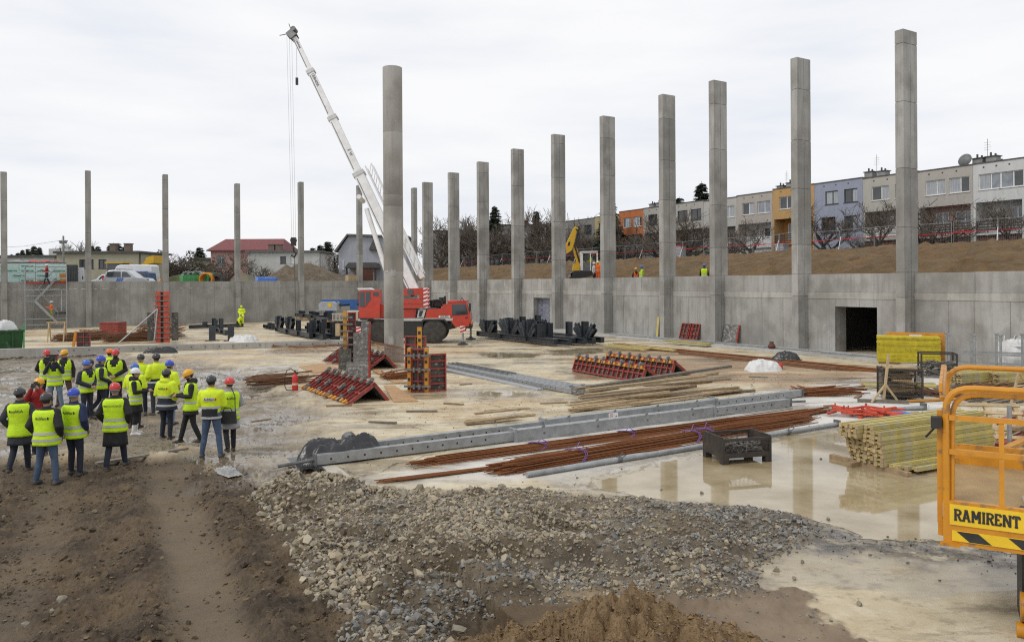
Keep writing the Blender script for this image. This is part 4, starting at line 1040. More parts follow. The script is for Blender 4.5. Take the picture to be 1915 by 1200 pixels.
for q in (495, 509):
 mb = MB(); x = (q - 463) * s; mb.bb(x - .45, x + .45, 3, 3.9, zt + .22, zt + 1.25); mb.bb(x - .53, x + .53, 2.9, 4.0, zt + 1.252, zt + 1.36); mb.build('chimney', MT['chimney_brown'], rf)
h, w, zt = px_house('grey_house', 'blue grey house with steep roof edge behind the round column', 'house', 633, 760, 470, 102, 9, None)
s = w / 127; ztp = P(650, 441, 102).z - 3.4
mb = MB(); mb.prism([(0, 0), (w, 0), (w, ztp - .3), (19 * s, ztp), (0, zt)], 0, 9); mb.build('wall', MT['blue_grey'], h)
mb = MB(); mb.prism([(-.35, zt - .15), (19 * s - .1, ztp + .02), (w + .3, ztp - .28), (w + .3, ztp - .06), (19 * s - .15, ztp + .25), (-.55, zt)], -.4, 9.4); mb.build('roof', MT['galv_dark'], h)
mb = MB(); mb.prism([(58 * s, ztp - 1.9), (80 * s, ztp - 1.9), (69 * s, ztp - .2)], -.6, -.02); mb.build('dormer', MT['roof_dark'], h)
mb = MB(); mb.prism([(20 * s, zt - 2.3), (80 * s, zt - 2.3), (76 * s, zt - 1.6), (28 * s, zt - 1.6)], -3.2, -.02); mb.build('porch_roof', MT['roof_dark'], h)
for q in (24, 50, 76):
 mb = MB(); mb.bb(q * s - .1, q * s + .1, -3.0, -2.8, 0, zt - 2.3); mb.build('porch_post', MT['wood_dark'], h)
window(h, 8 * s, 10.5 * s, zt - 2.4, zt - 1.2, -.072, False, 1, MT['glass']); window(h, 34 * s, 44 * s, .8, 2.4, -.072, False, 2, MT['glass_light']); window(h, 56 * s, 66 * s, .8, 2.4, -.072, False, 2, MT['glass_light'])
h, w, zt = px_house('yellow_house', 'small yellow house half hidden left of the pink house', 'house', 362, 392, 486, 128, 7, None)
mb = MB(); mb.bb(0, w, 0, 7, 0, zt); mb.build('wall', MT['cream'], h); mb = MB(); mb.prism([(-.4, zt + .002), (w + .4, zt + .002), (w + .2, zt + .35), (-.2, zt + .35)], -.4, 7.4); mb.build('roof', MT['roof_dark'], h)
window(h, w * .35, w * .55, zt - 1.8, zt - .8, -.072, True, 1, MT['glass'])
# ================================================================== trees
MT['bark'] = mat('bark', (0.075, 0.060, 0.047), (0.045, 0.037, 0.03), 6, .9, .2)
MT['twig'] = mat('twig', (0.13, 0.105, 0.08), (0.09, 0.072, 0.058), 4, .9, 0)
MT['bark_pale'] = mat('bark_pale', (0.19, 0.17, 0.14), (0.12, 0.105, 0.09), 6, .9, .2)
MT['needles'] = mat('needles', (0.022, 0.034, 0.018), (0.035, 0.046, 0.022), 2, .8, 0, island=[(0.014, 0.022, 0.013), (0.04, 0.052, 0.026), (0.024, 0.034, 0.018)])
MT['needles_b'] = mat('needles_b', (0.04, 0.04, 0.022), (0.055, 0.05, 0.028), 2, .8, 0)
def bare_tree_meshes(seed, depth=5, spread=.55, nb=3, gnarl=.25, bark='bark'):
 r = random.Random(seed); tr = MB(); tw = MB()
 def grow(p, d, L, rad, lev):
  n = 3; pts = [p]; rr = [rad]
  for i in range(n):
   d = (d + Vector((r.gauss(0, gnarl), r.gauss(0, gnarl), r.gauss(.06, gnarl * .6))) * .5).normalized()
   p = p + d * (L / n); pts.append(p); rr.append(rad * (1 - .32 * (i + 1) / n))
  (tr if lev <= 1 else tw).path(pts, 0, 6 if lev <= 1 else 3, rr, cap=False)
  if lev >= depth: return
  k = nb + (1 if r.random() < .5 else 0) if lev > 0 else nb + 2
  for i in range(k):
   at = pts[r.choice((1, 2, 3, 3))] if lev else pts[r.choice((2, 3, 3))]
   ax = Vector((r.gauss(0, 1), r.gauss(0, 1), r.gauss(0, .35))).normalized()
   nd = (d * (1 - spread) + ax * spread + Vector((0, 0, .30))).normalized()
   grow(at, nd, L * r.uniform(.60, .84), max(.0022, rr[-1] * r.uniform(.52, .74)), lev + 1)
 grow(Vector((0, 0, -.2)), Vector((0, 0, 1)), .30, .034, 0)
 zmax = max(v[2] for v in tw.v)
 for m_ in (tr, tw): m_.v = [(x / zmax, y / zmax, z / zmax) for x, y, z in m_.v]
 return tr.mesh('trunk', MT[bark]), tw.mesh('crown', MT['twig'])
BARE = [bare_tree_meshes(3, 5, .55, 3), bare_tree_meshes(9, 5, .62, 3, .3), bare_tree_meshes(14, 5, .5, 3, .2, 'bark_pale'), bare_tree_meshes(23, 4, .7, 4, .35)]
def conifer_meshes(seed, ratio=.30, layers=26, droop=.25):
 r = random.Random(seed); tr = MB(); cr = MB()
 tr.path([(0, 0, -.05), (0, 0, .5), (0, 0, 1.0)], 0, 6, [.02, .012, .002])
 for k in range(layers):
  z = .08 + .91 * k / layers
  L0 = ratio * (1 - z) ** .85 + .012
  nb = int(7 + 20 * (1 - z))
  for b in range(nb):
   a = r.uniform(0, 6.28); L = L0 * r.uniform(.6, 1.15)
   d = Vector((math.cos(a), math.sin(a), -droop * r.uniform(.4, 1.3)))
   s_ = Vector((-math.sin(a), math.cos(a), 0))
   o = Vector((0, 0, z + r.uniform(-.012, .012)))
   for q in range(6):
    f0 = .15 + .85 * q / 6; p = o + d * (L * f0) + Vector((0, 0, .02 * f0 * f0))
    wd = (.030 + L * .16) * (1.15 - f0) * r.uniform(.7, 1.3)
    for sg in (-1, 1):
     tip = p + s_ * sg * wd * 1.6 + d * .05 * r.uniform(.3, 1) + Vector((0, 0, -.018 * r.uniform(0, 1.6)))
     cr.add([p - d * .02, p + d * .022, tip], [(0, 1, 2)])
    cr.add([p - s_ * .012, p + s_ * .012, p + d * .045 + Vector((0, 0, -.02))], [(0, 1, 2)])
 return tr.mesh('trunk', MT['bark']), cr.mesh('crown', MT['needles'])
CONI = [conifer_meshes(4, .24), conifer_meshes(8, .33, 24, .35), conifer_meshes(15, .20)]
def tree(meshes, p, H, label, name='bare_tree', group=None, wx=1.0, rz=None):
 t = thing(name, label, 'tree', p, rnd.uniform(0, 6.28) if rz is None else rz, group)
 t.scale = (H * wx, H * wx, H)
 link('trunk', meshes[0], t); link('crown', meshes[1], t)
 return t
def bank_pt(px, n):
 p = t_of_px(px, DW + n, 470); return Vector((p.x, p.y, bank_z(p)))
def bank_tree(px, ty, n, meshes, label, name='bare_tree', wx=1.0, group='bare trees behind the bank'):
 p = bank_pt(px, n); H = P(px, ty, p.y).z - p.z
 return tree(meshes, (p.x, p.y, p.z - .1), H, label, name, group, wx)
for (px, ty, n, k, wx, lab) in [
 (1405, 398, 32, 1, 1.25, 'bare fruit tree in front of the beige house with white balcony'), (1345, 430, 32, 3, 1.2, 'low bare shrub behind the third nearest column'), (1545, 372, 32, 1, 1.15, 'dark bare tree in front of the blue house'), (1590, 430, 32, 3, 1.0, 'small twisted bare tree at the blue house corner'),
 (1655, 362, 32, 0, 1.1, 'large bare tree left of the nearest column'), (1725, 370, 31.5, 3, 1.2, 'bare tree reaching out right of the nearest column'), (1885, 365, 32, 0, 1.2, 'dense bare bush at the right picture edge'),
 (1290, 385, 32, 1, 1.0, 'bare tree in front of the grey house with timber balcony'), (1225, 392, 32, 3, 1.2, 'spreading bare tree right of the orange house'), (1180, 432, 31.5, 1, 1.3, 'low bare tree below the orange house'), (1105, 418, 32, 0, 1.1, 'bare tree behind the excavator cab'), (1075, 415, 33, 1, 1.0, 'bare tree behind the excavator arm'), (1152, 400, 33, 2, .6, 'slim pale birch behind the excavator'),
 (1005, 383, 33, 2, 1.0, 'tall pale bare tree left of the excavator'), (940, 440, 31.5, 3, 1.2, 'bare tree with forked pale trunk above the bank'), (1020, 440, 31.5, 1, 1.1, 'bare tree with whitish trunk near the fence'), (870, 395, 34, 0, 1.1, 'bare tree behind the carrier cab column'), (820, 405, 34, 1, 1.0, 'bare tree behind the far corner columns'), (890, 430, 32, 3, 1.1, 'bushy bare tree left of the garden hut'), (975, 410, 35, 0, 1.0, 'bare tree behind the brown hut'), (1250, 440, 31, 0, 1.2, 'low tangled shrub beside the fence'), (845, 398, 33, 2, 1.2, 'bare tree between the two far corner columns'), (905, 400, 33, 0, 1.2, 'bare tree right of the crane cab column'), (955, 392, 33, 1, 1.2, 'bare tree left of the tall pale tree'), (1030, 395, 34, 3, 1.2, 'bare crooked tree left of the excavator arm'), (868, 425, 31, 3, 1.4, 'low spreading bare tree above the crane cab')]:
 bank_tree(px, ty, n, BARE[k], lab, wx=wx)
for (px, ty, n, k, wx, lab) in [(1140, 357, 33, 1, 1.0, 'tall dark spruce beside the orange house'), (1313, 338, 52, 0, 1.2, 'dark spruce rising behind the grey roofs'), (1272, 366, 55, 1, 1.1, 'spruce top behind the grey house chimney'), (926, 382, 34, 1, 1.0, 'dark narrow conifer behind the bank'), (1003, 392, 38, 2, 1.0, 'slim conifer behind the column left of the excavator'), (1866, 290, 60, 0, 1.2, 'spruce tip above the pale grey house roof')]:
 bank_tree(px, ty, n, CONI[k], lab, 'conifer', wx, 'conifers behind the houses')
def far_tree(px, ty, Y, meshes, label, name, wx=1.0, group=None):
 p = P(px, 527, Y); H = P(px, ty, Y).z - 3.4
 return tree(meshes, (p.x, p.y, 3.4), H, label, name, group, wx)
for k, (px, ty) in enumerate([(22, 474), (34, 471), (43, 466), (53, 464), (64, 458), (74, 461), (14, 478), (112, 462), (174, 458), (184, 459), (206, 456), (213, 453), (222, 453), (232, 459)]):
 far_tree(px, ty, 190 + (k % 3) * 12, CONI[k % 3], nth(k) + ' small dark spruce listed in the distant row behind the flat roofs', 'conifer', 1.05, 'distant spruces behind the flat roofs')
for (px, ty, Y, k, lab) in [(585, 462, 124, 0, 'dark conifer left of the pair beside the grey house'), (614, 450, 122, 0, 'dark broad conifer beside the grey house'), (600, 457, 128, 1, 'dark conifer between the bungalow and the grey house'), (374, 461, 135, 1, 'small round conifer left of the pink house')]:
 far_tree(px, ty, Y, CONI[k], lab, 'conifer', 1.35, 'conifers between the left houses')
for (px, ty, Y, k, lab) in [(145, 447, 150, 2, 'feathery bare tree behind the cream flat roof'), (127, 455, 150, 0, 'thin bare tree beside the utility pole'), (285, 478, 118, 1, 'low bare tree right of the white van'), (300, 482, 120, 3, 'low tangled tree behind the left row column'), (330, 470, 122, 0, 'bare tree left of the yellow house'), (350, 476, 118, 3, 'bushy bare tree beside the green containers'), (318, 474, 130, 1, 'bare bushy tree behind the third left column'),
       (437, 465, 108, 3, 'bare branching tree in front of the pink house'), (475, 478, 100, 1, 'small bare tree at the bungalow corner'), (588, 485, 100, 3, 'small leafless shrub at the bungalow right end'), (640, 452, 135, 2, 'pale bare tree behind the grey house'), (610, 470, 118, 3, 'low bush left of the grey house')]:
 far_tree(px, ty, Y, BARE[k], lab, 'bare_tree', 1.15, 'bare trees beyond the left wall')
mb = MB(); r_ = random.Random(5)
for i in range(5200):
 px = r_.uniform(255, 400) if i % 4 else r_.uniform(560, 640); Y = r_.uniform(118, 126); p = P(px, 527, Y); z = 3.5 + r_.random() ** 1.5 * (4.6 + 1.2 * math.sin(px * .11))
 a = r_.uniform(0, 6.28); s_ = r_.uniform(.18, .45)
 mb.add([(p.x, p.y, z), (p.x + s_ * math.cos(a), p.y + .2, z + s_ * r_.uniform(-.4, .8)), (p.x + s_ * .5 * math.cos(a + 1.5), p.y, z + s_ * .7)], [(0, 1, 2)])
tag(mb.build('hedge', MT['needles_b']), 'brownish hedge and scrub behind the parked vehicles', kind='stuff')
mb = MB()
for i in range(6500):
 px = r_.uniform(800, 1260) if i % 6 else r_.uniform(1260, 1930); n = r_.uniform(30.5, 34.5); p = bank_pt(px, n); hgt = (2.6 if px < 1260 else 1.3) * (.6 + .5 * math.sin(px * .05 + 1) ** 2)
 z = p.z + r_.random() ** 1.3 * hgt; a = r_.uniform(0, 6.28); s_ = r_.uniform(.12, .4)
 mb.add([(p.x, p.y, z), (p.x + s_ * math.cos(a), p.y + s_ * math.sin(a), z + s_ * r_.uniform(0, 1)), (p.x + .03, p.y, z + .05)], [(0, 1, 2)])
tag(mb.build('scrub', MT['twig']), 'leafless scrub between the site fence and the houses', kind='stuff')
# ================================================================== site fence on the bank
NF = 29.0
MT['fence'] = mat('fence', (0.30, 0.31, 0.31), (0.22, 0.225, 0.225), 5, .5, .03, metal=.3)
MT['tape_red'] = mat('tape_red', (0.50, 0.02, 0.03), None, 3, .6, 0)
fr = MB(); w = 3.42
for z in (.12, 2.0): fr.tube((0, 0, z), (w, 0, z), .024, 6)
for x in (0, w): fr.tube((x, 0, 0), (x, 0, 2.02), .026, 6)
fr_me = fr.mesh('frame', MT['fence'], True)
wi = MB()
for i in range(1, 26): wi.tube((w * i / 26, .0, .12), (w * i / 26, .0, 2.0), .0055, 3, cap=False)
for z in (.5, .9, 1.3, 1.7): wi.tube((0, 0, z), (w, 0, z), .005, 3, cap=False)
wi_me = wi.mesh('wire_mesh', MT['fence'])
ft = MB(); ft.bb(-.3, .3, -.12, .12, -.05, .12); ft_me = ft.mesh('foot_block', MT['concrete_strip'])
brc = MB(); brc.tube((.35, -.9, 0), (0, -.03, 1.35), .03, 6); br_me = brc.mesh('brace', MT['frame_white'])
t0, t1 = (t_of_px(1960, DW + NF, 440) - O_R).dot(D_), (t_of_px(845, DW + NF, 500) - O_R).dot(D_)
nf_ = int((t1 - t0) / 3.5); tape = []
for i in range(nf_):
 p = RW(t0 + (i + 1) * 3.5, NF + .12 * math.sin(i * 1.9)); z = bank_z(p) - .02 + .05 * math.sin(i * 2.3)
 f = thing('fence_panel', nth(i) + ' grey wire mesh fence panel on the bank, counted from the right', 'fence panel', (p.x, p.y, z), YAW_H + .03 * math.sin(i * 3.1), 'mesh fence panels along the bank')
 link('frame', fr_me, f); link('wire_mesh', wi_me, f); link('foot_block', ft_me, f)
 if i % 2 == 0: link('brace', br_me, f)
 tape.append(Vector((p.x, p.y, z + 1.15)) - N_ * .06)
 q = RW(t0 + (i + .5) * 3.5, NF); tape.append(Vector((q.x, q.y, z + 1.07 + .03 * math.sin(i * 5))) - N_ * .06)
mb = MB(); mb.path(tape, .028, 4)
tag(mb.build('barrier_tape', MT['tape_red']), 'red barrier tape strung along the mesh fence on the bank', 'tape')
for (px, ty, n, wd, hh, m_, lab) in [(1462, 452, 31.5, 1.1, 1.0, 'blue_grey', 'pale blue grey utility box behind the fence'), (1268, 468, 30.5, 1.8, 1.5, 'grey_lift', 'grey compressor box with red cover behind the fence')]:
 p = bank_pt(px, n); mb = MB(); mb.bb(-wd / 2, wd / 2, -.4, .4, 0, hh);
 for q in range(4): mb.bb(-wd / 2 + .1, wd / 2 - .1, -.42, -.402, .2 + q * .2, .28 + q * .2)
 t = thing('utility_box', lab, 'box', p, YAW_H); mb.build('housing', MT[m_], t)
 mb = MB(); mb.bb(-wd / 2 - .05, wd / 2 + .05, -.45, .45, hh + .002, hh + .12); mb.build('lid', MT['red'] if px < 1300 else MT[m_], t)
for (px, lab) in ((922, 'left dark green rain barrel beside the hut'), (931, 'right dark green rain barrel beside the hut')):
 p = bank_pt(px, 28); mb = MB(); mb.lathe([(.34, 0), (.4, .15), (.42, .6), (.4, 1.0), (.36, 1.08)], n=14)
 MT['barrel'] = MT.get('barrel') or mat('barrel', (0.05, 0.065, 0.065), None, 3, .5, .05)
 t = thing('rain_barrel', lab, 'barrel', p); mb.build('drum', MT['barrel'], t, True); mb = MB(); mb.lathe([(.38, 1.081), (.38, 1.12), (.1, 1.16)], n=14); mb.build('lid', MT['black'], t, True)
p = P(119, 527, 98); t = thing('utility_pole', 'concrete utility pole with crossarm behind the insulation stack', 'pole', (p.x, p.y, 3.4)); hh = P(119, 441, 98).z - 3.4
mb = MB(); mb.tube((0, 0, 0), (0, 0, hh), .16, 8, .11); mb.build('pole', MT['concrete_far'], t, True)
mb = MB(); mb.bb(-.55, .55, -.06, .06, hh - .75, hh - .6); mb.bb(-.4, .5, -.2, -.08, hh - 1.0, hh - .76); mb.build('crossarm', MT['galv_dark'], t)
mb = MB(); mb.path([(-.4, 0, hh - .6), (-5, 0, hh - 1.3), (-12, 0, hh - 1.6), (-30, 0, hh - 1.5)], .02, 4); mb.build('cable', MT['black'], t)
# ================================================================== lettering
def text_mb(s, size, mats, name='lettering', parent=None, M=None, bold=0.0, extrude=0.003, align='CENTER', shear=0.0, sx=1.0):
 cu = bpy.data.curves.new('t', 'FONT'); cu.body = s; cu.size = size; cu.extrude = extrude; cu.offset = bold * size; cu.align_x = align; cu.align_y = 'CENTER'; cu.shear = shear
 cu.resolution_u = 3
 ob = bpy.data.objects.new('t', cu); COL.objects.link(ob)
 dg = bpy.context.evaluated_depsgraph_get(); dg.update()
 me = bpy.data.meshes.new_from_object(ob.evaluated_get(dg))
 bpy.data.objects.remove(ob); bpy.data.curves.remove(cu)
 me.materials.clear(); me.materials.append(mats)
 if sx != 1.0:
  for v in me.vertices: v.co.x *= sx
 if M is not None: me.transform(M)
 me.name = name
 return link(name, me, parent)
FACE_CAM = Matrix.Rotation(R(90), 4, 'X')
# ================================================================== helpers for side views
def wheel(parent, c, r, w, ax=(0, 1, 0), rim_m='black', hub=.45, n=28, name='wheel', out=-1):
 M = Vector((0, 0, 1)).rotation_difference(Vector(ax)).to_matrix()
 mb = MB(); mb.lathe([(r * hub, -w / 2 + .02), (r * .86, -w / 2), (r * .97, -w / 2 + .05 * r + .02), (r, -w * .3), (r, w * .3), (r * .97, w / 2 - .05 * r - .02), (r * .86, w / 2), (r * hub, w / 2 - .02)], c, n, M)
 t = mb.build(name, MT['tyre'], parent, True)
 mb = MB(); mb.lathe([(.02, -w * .36), (r * .16, -w * .36), (r * .18, -w * .28), (r * .36, -w * .25), (r * hub, -w * .40), (r * hub, w * .40), (r * .3, w * .2), (.02, w * .2)], c, n, M); rim = mb.build('rim', MT[rim_m], t, True)
 mb = MB(); c = Vector(c)
 for k in range(8):
  a = k * math.pi / 4; q = c + M @ Vector((r * .25 * math.cos(a), r * .25 * math.sin(a), out * w * .26)); mb.tube(q, q + M @ Vector((0, 0, out * .03)), r * .035, 6)
 mb.build('wheel_nut', MT['clamp'], t)
 return t
def stripes(parent, c, w, h, n, M, name='warning_board'):
 mb = MB(); mb.box((0, 0, 0), (w, .03, h)); mb.xf(Matrix.Translation(c) @ M); o = mb.build(name, MT['white'], parent)
 mb = MB(); k = h / n
 for i in range(n):
  z = -h / 2 + i * k; s = k * .5; e = w * .35
  pts = [(-w / 2, z), (w / 2, z + e), (w / 2, min(h / 2, z + e + s)), (-w / 2, min(h / 2, z + s))]
  pts = [(x, min(h / 2, zz)) for x, zz in pts]
  mb.add([(x, -.019, zz) for x, zz in pts], [(0, 1, 2, 3)])
 mb.xf(Matrix.Translation(c) @ M); mb.build('stripe', MT['red'], o)
 return o
# ================================================================== mobile crane
CY = 49.2
cr0 = P(757, 641, CY); CS = F_PX / 48.0
crane = thing('mobile_crane', 'red and white two axle mobile crane with its boom raised behind the round column', 'crane', (cr0.x, CY, 0))
def lx(px): return (px - 757) / CS
def lz(py): return CAM_H - (py - 532.2) / CS
def pp(pts): return [(lx(a), lz(b)) for a, b in pts]
def cpart(name, pts, y0, y1, m, parent=None):
 mb = MB(); mb.prism(pp(pts), y0, y1); return mb.build(name, MT[m], parent or crane)
cpart('chassis', [(636, 602), (862, 602), (858, 614), (795, 630), (755, 631), (690, 626), (640, 618)], -.85, .85, 'black')
cpart('side_box', [(757, 600.5), (796, 600.5), (796, 630), (757, 632)], -1.22, -.86, 'black')
cpart('side_box', [(670, 601), (690, 601), (690, 622), (672, 622)], -1.22, -.86, 'black')
cpart('deck', [(675, 595), (852, 595), (852, 600), (675, 600)], -1.26, 1.26, 'crane_grey')
for px in (715, 817):
 for sy in (-1.0, 1.0): wheel(crane, (lx(px), sy, .76), .76, .48, rim_m='rim_grey', out=-1)
 cpart('mudguard', [(px - 27, 604), (px - 20, 596.5), (px + 20, 596.5), (px + 27, 604), (px + 24, 604), (px + 18, 600), (px - 18, 600), (px - 24, 604)], -1.27, -.7, 'black')
cab = cpart('carrier_cab', [(843, 565), (877, 564), (884, 587), (885, 597), (882, 611), (857, 612), (847, 600), (846, 590)], -1.24, 1.24, 'crane_red')
cpart('side_window', [(851, 570), (876, 569), (881, 588), (851, 590)], -1.262, -1.243, 'glass', cab)
mb = MB(); mb.beam((lx(878.5), 0, lz(569)), (lx(884.8), 0, lz(586)), 2.2, .03, (1, 0, .3)); mb.build('windscreen', MT['glass'], cab)
cpart('door_handle', [(875, 594), (880, 593.5), (880, 595), (875, 595.5)], -1.275, -1.245, 'black', cab)
cpart('door_seam', [(849, 591), (850, 591), (850, 610), (849, 608)], -1.246, -1.241, 'black', cab)
cpart('roof_rim', [(842, 563), (878, 562), (878, 565), (842, 566.5)], -1.27, 1.27, 'crane_red', cab)
cpart('bumper', [(869, 608), (887, 606), (886, 614), (869, 614)], -1.2, 1.2, 'black')
mb = MB(); mb.box((lx(884.5), -1.38, lz(575)), (.12, .16, .5)); mb.tube((lx(883), -1.25, lz(569)), (lx(884.5), -1.38, lz(570)), .02, 6); mb.build('mirror', MT['black'], cab)
mb = MB(); mb.path([(lx(866), -1.0, lz(563)), (lx(869), -1.0, lz(557)), (lx(872), -1.0, lz(562))], .03, 6); mb.build('wiper_mirror', MT['black'], cab)
mb = MB(); mb.box((lx(887), -1.05, lz(605)), (.12, .25, .2)); mb.build('headlight', MT['lamp_orange'], cab)
hood = cpart('engine_hood', [(800, 595), (804, 579), (831, 577), (834, 569.5), (843, 568), (846.5, 590), (847, 595)], -1.22, 1.22, 'crane_red')
cpart('grille', [(785, 594), (788, 580), (802, 579), (798, 594)], -1.2, 1.2, 'crane_grey')
cpart('grille_slot', [(788, 592), (790, 581), (797, 581), (793, 592)], -1.215, -1.202, 'glass')
mb = MB()
for (a, b, c_, d) in ((808, 826, 569, 577), (815, 834, 563, 574), (824, 832, 557, 566), (806, 812, 562, 573)):
 mb.bb(lx(a), lx(b), -.7 + .1 * (a % 5), .5, lz(d), lz(c_))
mb.path([(lx(812), -.8, lz(575)), (lx(815), -.8, lz(562)), (lx(828), -.8, lz(561)), (lx(833), -.8, lz(572))], .07, 7)
mb.build('engine', MT['black'], crane)
mb = MB(); mb.tube((lx(836), -.6, lz(569)), (lx(836), -.6, lz(554)), .07, 10); mb.build('exhaust', MT['black'], crane, True)
mb = MB(); mb.bb(lx(826), lx(847), -1.243, -1.236, lz(594.2), lz(590.6)); pl = mb.build('name_plate', MT['white'], crane)
text_mb('LIEBHERR', .135, MT['black'], 'lettering', pl, Matrix.Translation((lx(836.5), -1.247, lz(592.4))) @ FACE_CAM, .01, .002, sx=.95)
cpart('turntable', [(752, 578), (783, 578), (781, 594.5), (745, 594.5)], -.95, .95, 'crane_red')
cw = cpart('counterweight', [(750, 559), (801, 559), (801, 575.5), (750, 576)], -1.22, 1.22, 'crane_red')
cpart('counterweight_rib', [(750, 566.5), (801, 566.5), (801, 568), (750, 568)], -1.25, 1.25, 'crane_red', cw)
cpart('winch_housing', [(748, 540), (789, 539), (789, 552), (748, 553)], -.95, .95, 'crane_red')
mb = MB(); mb.tube((lx(772), -1.0, lz(546)), (lx(772), 1.0, lz(546)), .2, 14); mb.build('winch_drum', MT['rubber_grey'], crane, True)
cpart('rear_post', [(789, 538), (801, 538), (801, 558.5), (789, 558.5)], -1.1, 1.1, 'crane_red')
stripes(crane, (lx(801.5), -1.27, lz(557)), .26, 1.25, 5, Matrix.Identity(4))
stripes(crane, (lx(805.5), -.9, lz(557)), .22, 1.2, 5, Matrix.Rotation(R(60), 4, 'Z'))
base = cpart('slew_frame', [(677, 593.5), (752, 593.5), (752, 566), (700, 570), (700, 588), (677, 590)], -.9, .9, 'crane_red')
oc = cpart('operator_cab', [(678, 545), (682, 541.5), (714, 541.5), (716, 560), (716, 595), (677, 594)], -1.3, -.2, 'crane_red')
cpart('side_window', [(680, 545.5), (699, 545), (699, 560), (689, 573), (678.5, 573)], -1.322, -1.303, 'glass', oc)
cpart('side_window', [(704, 546), (714, 546), (714, 553), (704, 552.5)], -1.322, -1.303, 'glass', oc)
cpart('window_bar', [(688.8, 545), (690, 545), (690, 572), (688.8, 573)], -1.33, -1.32, 'crane_red', oc)
cpart('roof', [(674, 538), (695, 538), (702, 541.3), (676, 541.3)], -1.33, -.17, 'crane_white', oc)
cpart('step', [(680, 594.2), (704, 594.2), (704, 597), (680, 597)], -1.4, -.3, 'black', oc)
mb = MB(); mb.bb(lx(677.2) - .04, lx(677.2) - .02, -1.2, -.3, lz(572), lz(545)); mb.build('windscreen', MT['glass'], oc)
def boom_sec(name, a, b, w, h, m='crane_white', parent=crane):
 mb = MB(); mb.beam(a, b, w, h, (0.88, 0, .5)); return mb.build(name, MT[m], parent)
piv = P(770, 534, 49.6) - Vector((cr0.x, CY, 0)); tip = P(549, 66, 54.6) - Vector((cr0.x, CY, 0))
def bp_(f): return piv.lerp(tip, f)
bd = (tip - piv).normalized()
bu = Vector((0.88, 0, .5)); bu = (bu - bd * bu.dot(bd)).normalized(); bs = bd.cross(bu)
segs = [(-.03, .425, .50, .66), (.42, .650, .42, .52), (.645, .845, .35, .43), (.84, 1.0, .28, .34)]
for i, (f0, f1, w_, h_) in enumerate(segs):
 bsec = boom_sec('boom_section', bp_(f0), bp_(f1), w_, h_)
 mb = MB(); mb.beam(bp_(f1 - .012), bp_(f1 + .002), w_ + .10, h_ + .14, bu); mb.build('collar', MT['crane_grey' if i < 3 else 'black'], bsec)
 mb = MB()
 for sg in (-1, 1): mb.beam(bp_(f0 + .02) - bs * sg * (w_ / 2 + .005) - bu * h_ * .33, bp_(f1 - .02) - bs * sg * (w_ / 2 + .005) - bu * h_ * .33, .012, .05, bu)
 mb.build('edge_line', MT['galv_dark'], bsec)
def on_boom(s, f, size, off):
 cen = bp_(f); w_ = [q for q in segs if q[0] <= f <= q[1]][0][2]
 nrm = bs if bs.y < 0 else -bs
 x = -bd; z = bu if (x.cross(nrm)).dot(bu) < 0 else -bu
 z = nrm.cross(x)
 Mx = Matrix((x, z, nrm)).transposed().to_4x4(); Mx.translation = cen + nrm * (w_ / 2 + .006) + z * off
 text_mb(s, size, MT['black'], 'lettering', crane, Mx, .012, .002)
on_boom('LIEBHERR', .80, .26, .06); on_boom('LIEBHERR', .955, .18, .04); on_boom('E W', .50, .3, .1)
jo = bu * .82 + Vector((0, .35, 0))
mb = MB()
j0, j1 = bp_(.02) + jo, bp_(.435) + jo
for du, ds in ((-.22, -.25), (-.22, .25), (.22, -.25), (.22, .25)): mb.tube(j0 + bu * du + bs * ds, j1 + bu * du + bs * ds, .05, 6)
nj = 12
for i in range(nj):
 a = j0.lerp(j1, i / nj); b = j0.lerp(j1, (i + 1) / nj)
 for ds in (-.25, .25): mb.tube(a + bu * -.22 + bs * ds, b + bu * .22 + bs * ds, .025, 5)
 for du in (-.22, .22): mb.tube(a + bu * du - bs * .25, b + bu * du + bs * .25, .025, 5)
mb.beam(j0 - bd * .3, j0 + bd * 3.2, .34, .32, bu)
mb.build('folded_jib', MT['crane_white'], crane)
mb = MB(); mb.tube(Vector((lx(741), -.1, lz(566))), bp_(.30) - bu * .55, .16, 12); mb.build('lift_cylinder', MT['crane_white'], crane, True)
mb = MB(); mb.tube(bp_(.34) - bu * .6 - bs * .5, bp_(.34) - bu * .6 + bs * .5, .16, 12); mb.build('cylinder_pin', MT['crane_white'], crane, True)
mb = MB()
for sg in (-1, 1): mb.beam(tip - bd * .3 + bs * sg * .28, tip + bd * .35 - bu * .2 + bs * sg * .2, .05, .5, bu)
mb.tube(tip + bd * .1 - bu * .2 - bs * .2, tip + bd * .1 - bu * .2 + bs * .2, .22, 16); mb.tube(tip + bd * .35 + bu * .2 - bs * .25, tip + bd * .35 + bu * .2 + bs * .25, .18, 14)
mb.build('boom_head', MT['galv_dark'], crane)
mb = MB(); mb.tube(tip + bd * .3 - bu * .3, tip + bd * .3 - bu * 1.0 + Vector((0, 0, .2)), .03, 5); mb.tube(tip + bd * .4, tip + bd * .9 + Vector((0, 0, .1)), .03, 5); mb.build('anemometer', MT['galv_dark'], crane)
hookp = P(549, 452, 54.6) - Vector((cr0.x, CY, 0))
mb = MB()
for k, (dx, dy) in enumerate(((-.16, 0), (.02, 0), (.16, .1))): mb.tube(tip + bd * .15 - bu * .3 + Vector((dx, dy, 0)), Vector((hookp.x + dx * .8, hookp.y + dy, hookp.z + .25)), .007, 5)
mb.build('hoist_rope', MT['rubber_grey'], crane)
hk = MB(); hk.bb(hookp.x - .16, hookp.x + .16, hookp.y - .15, hookp.y + .15, hookp.z - .3, hookp.z + .3); hk.tube(hookp + Vector((0, -.17, .1)), hookp + Vector((0, .17, .1)), .2, 16);
hkb = hk.build('hook_block', MT['black'], crane)
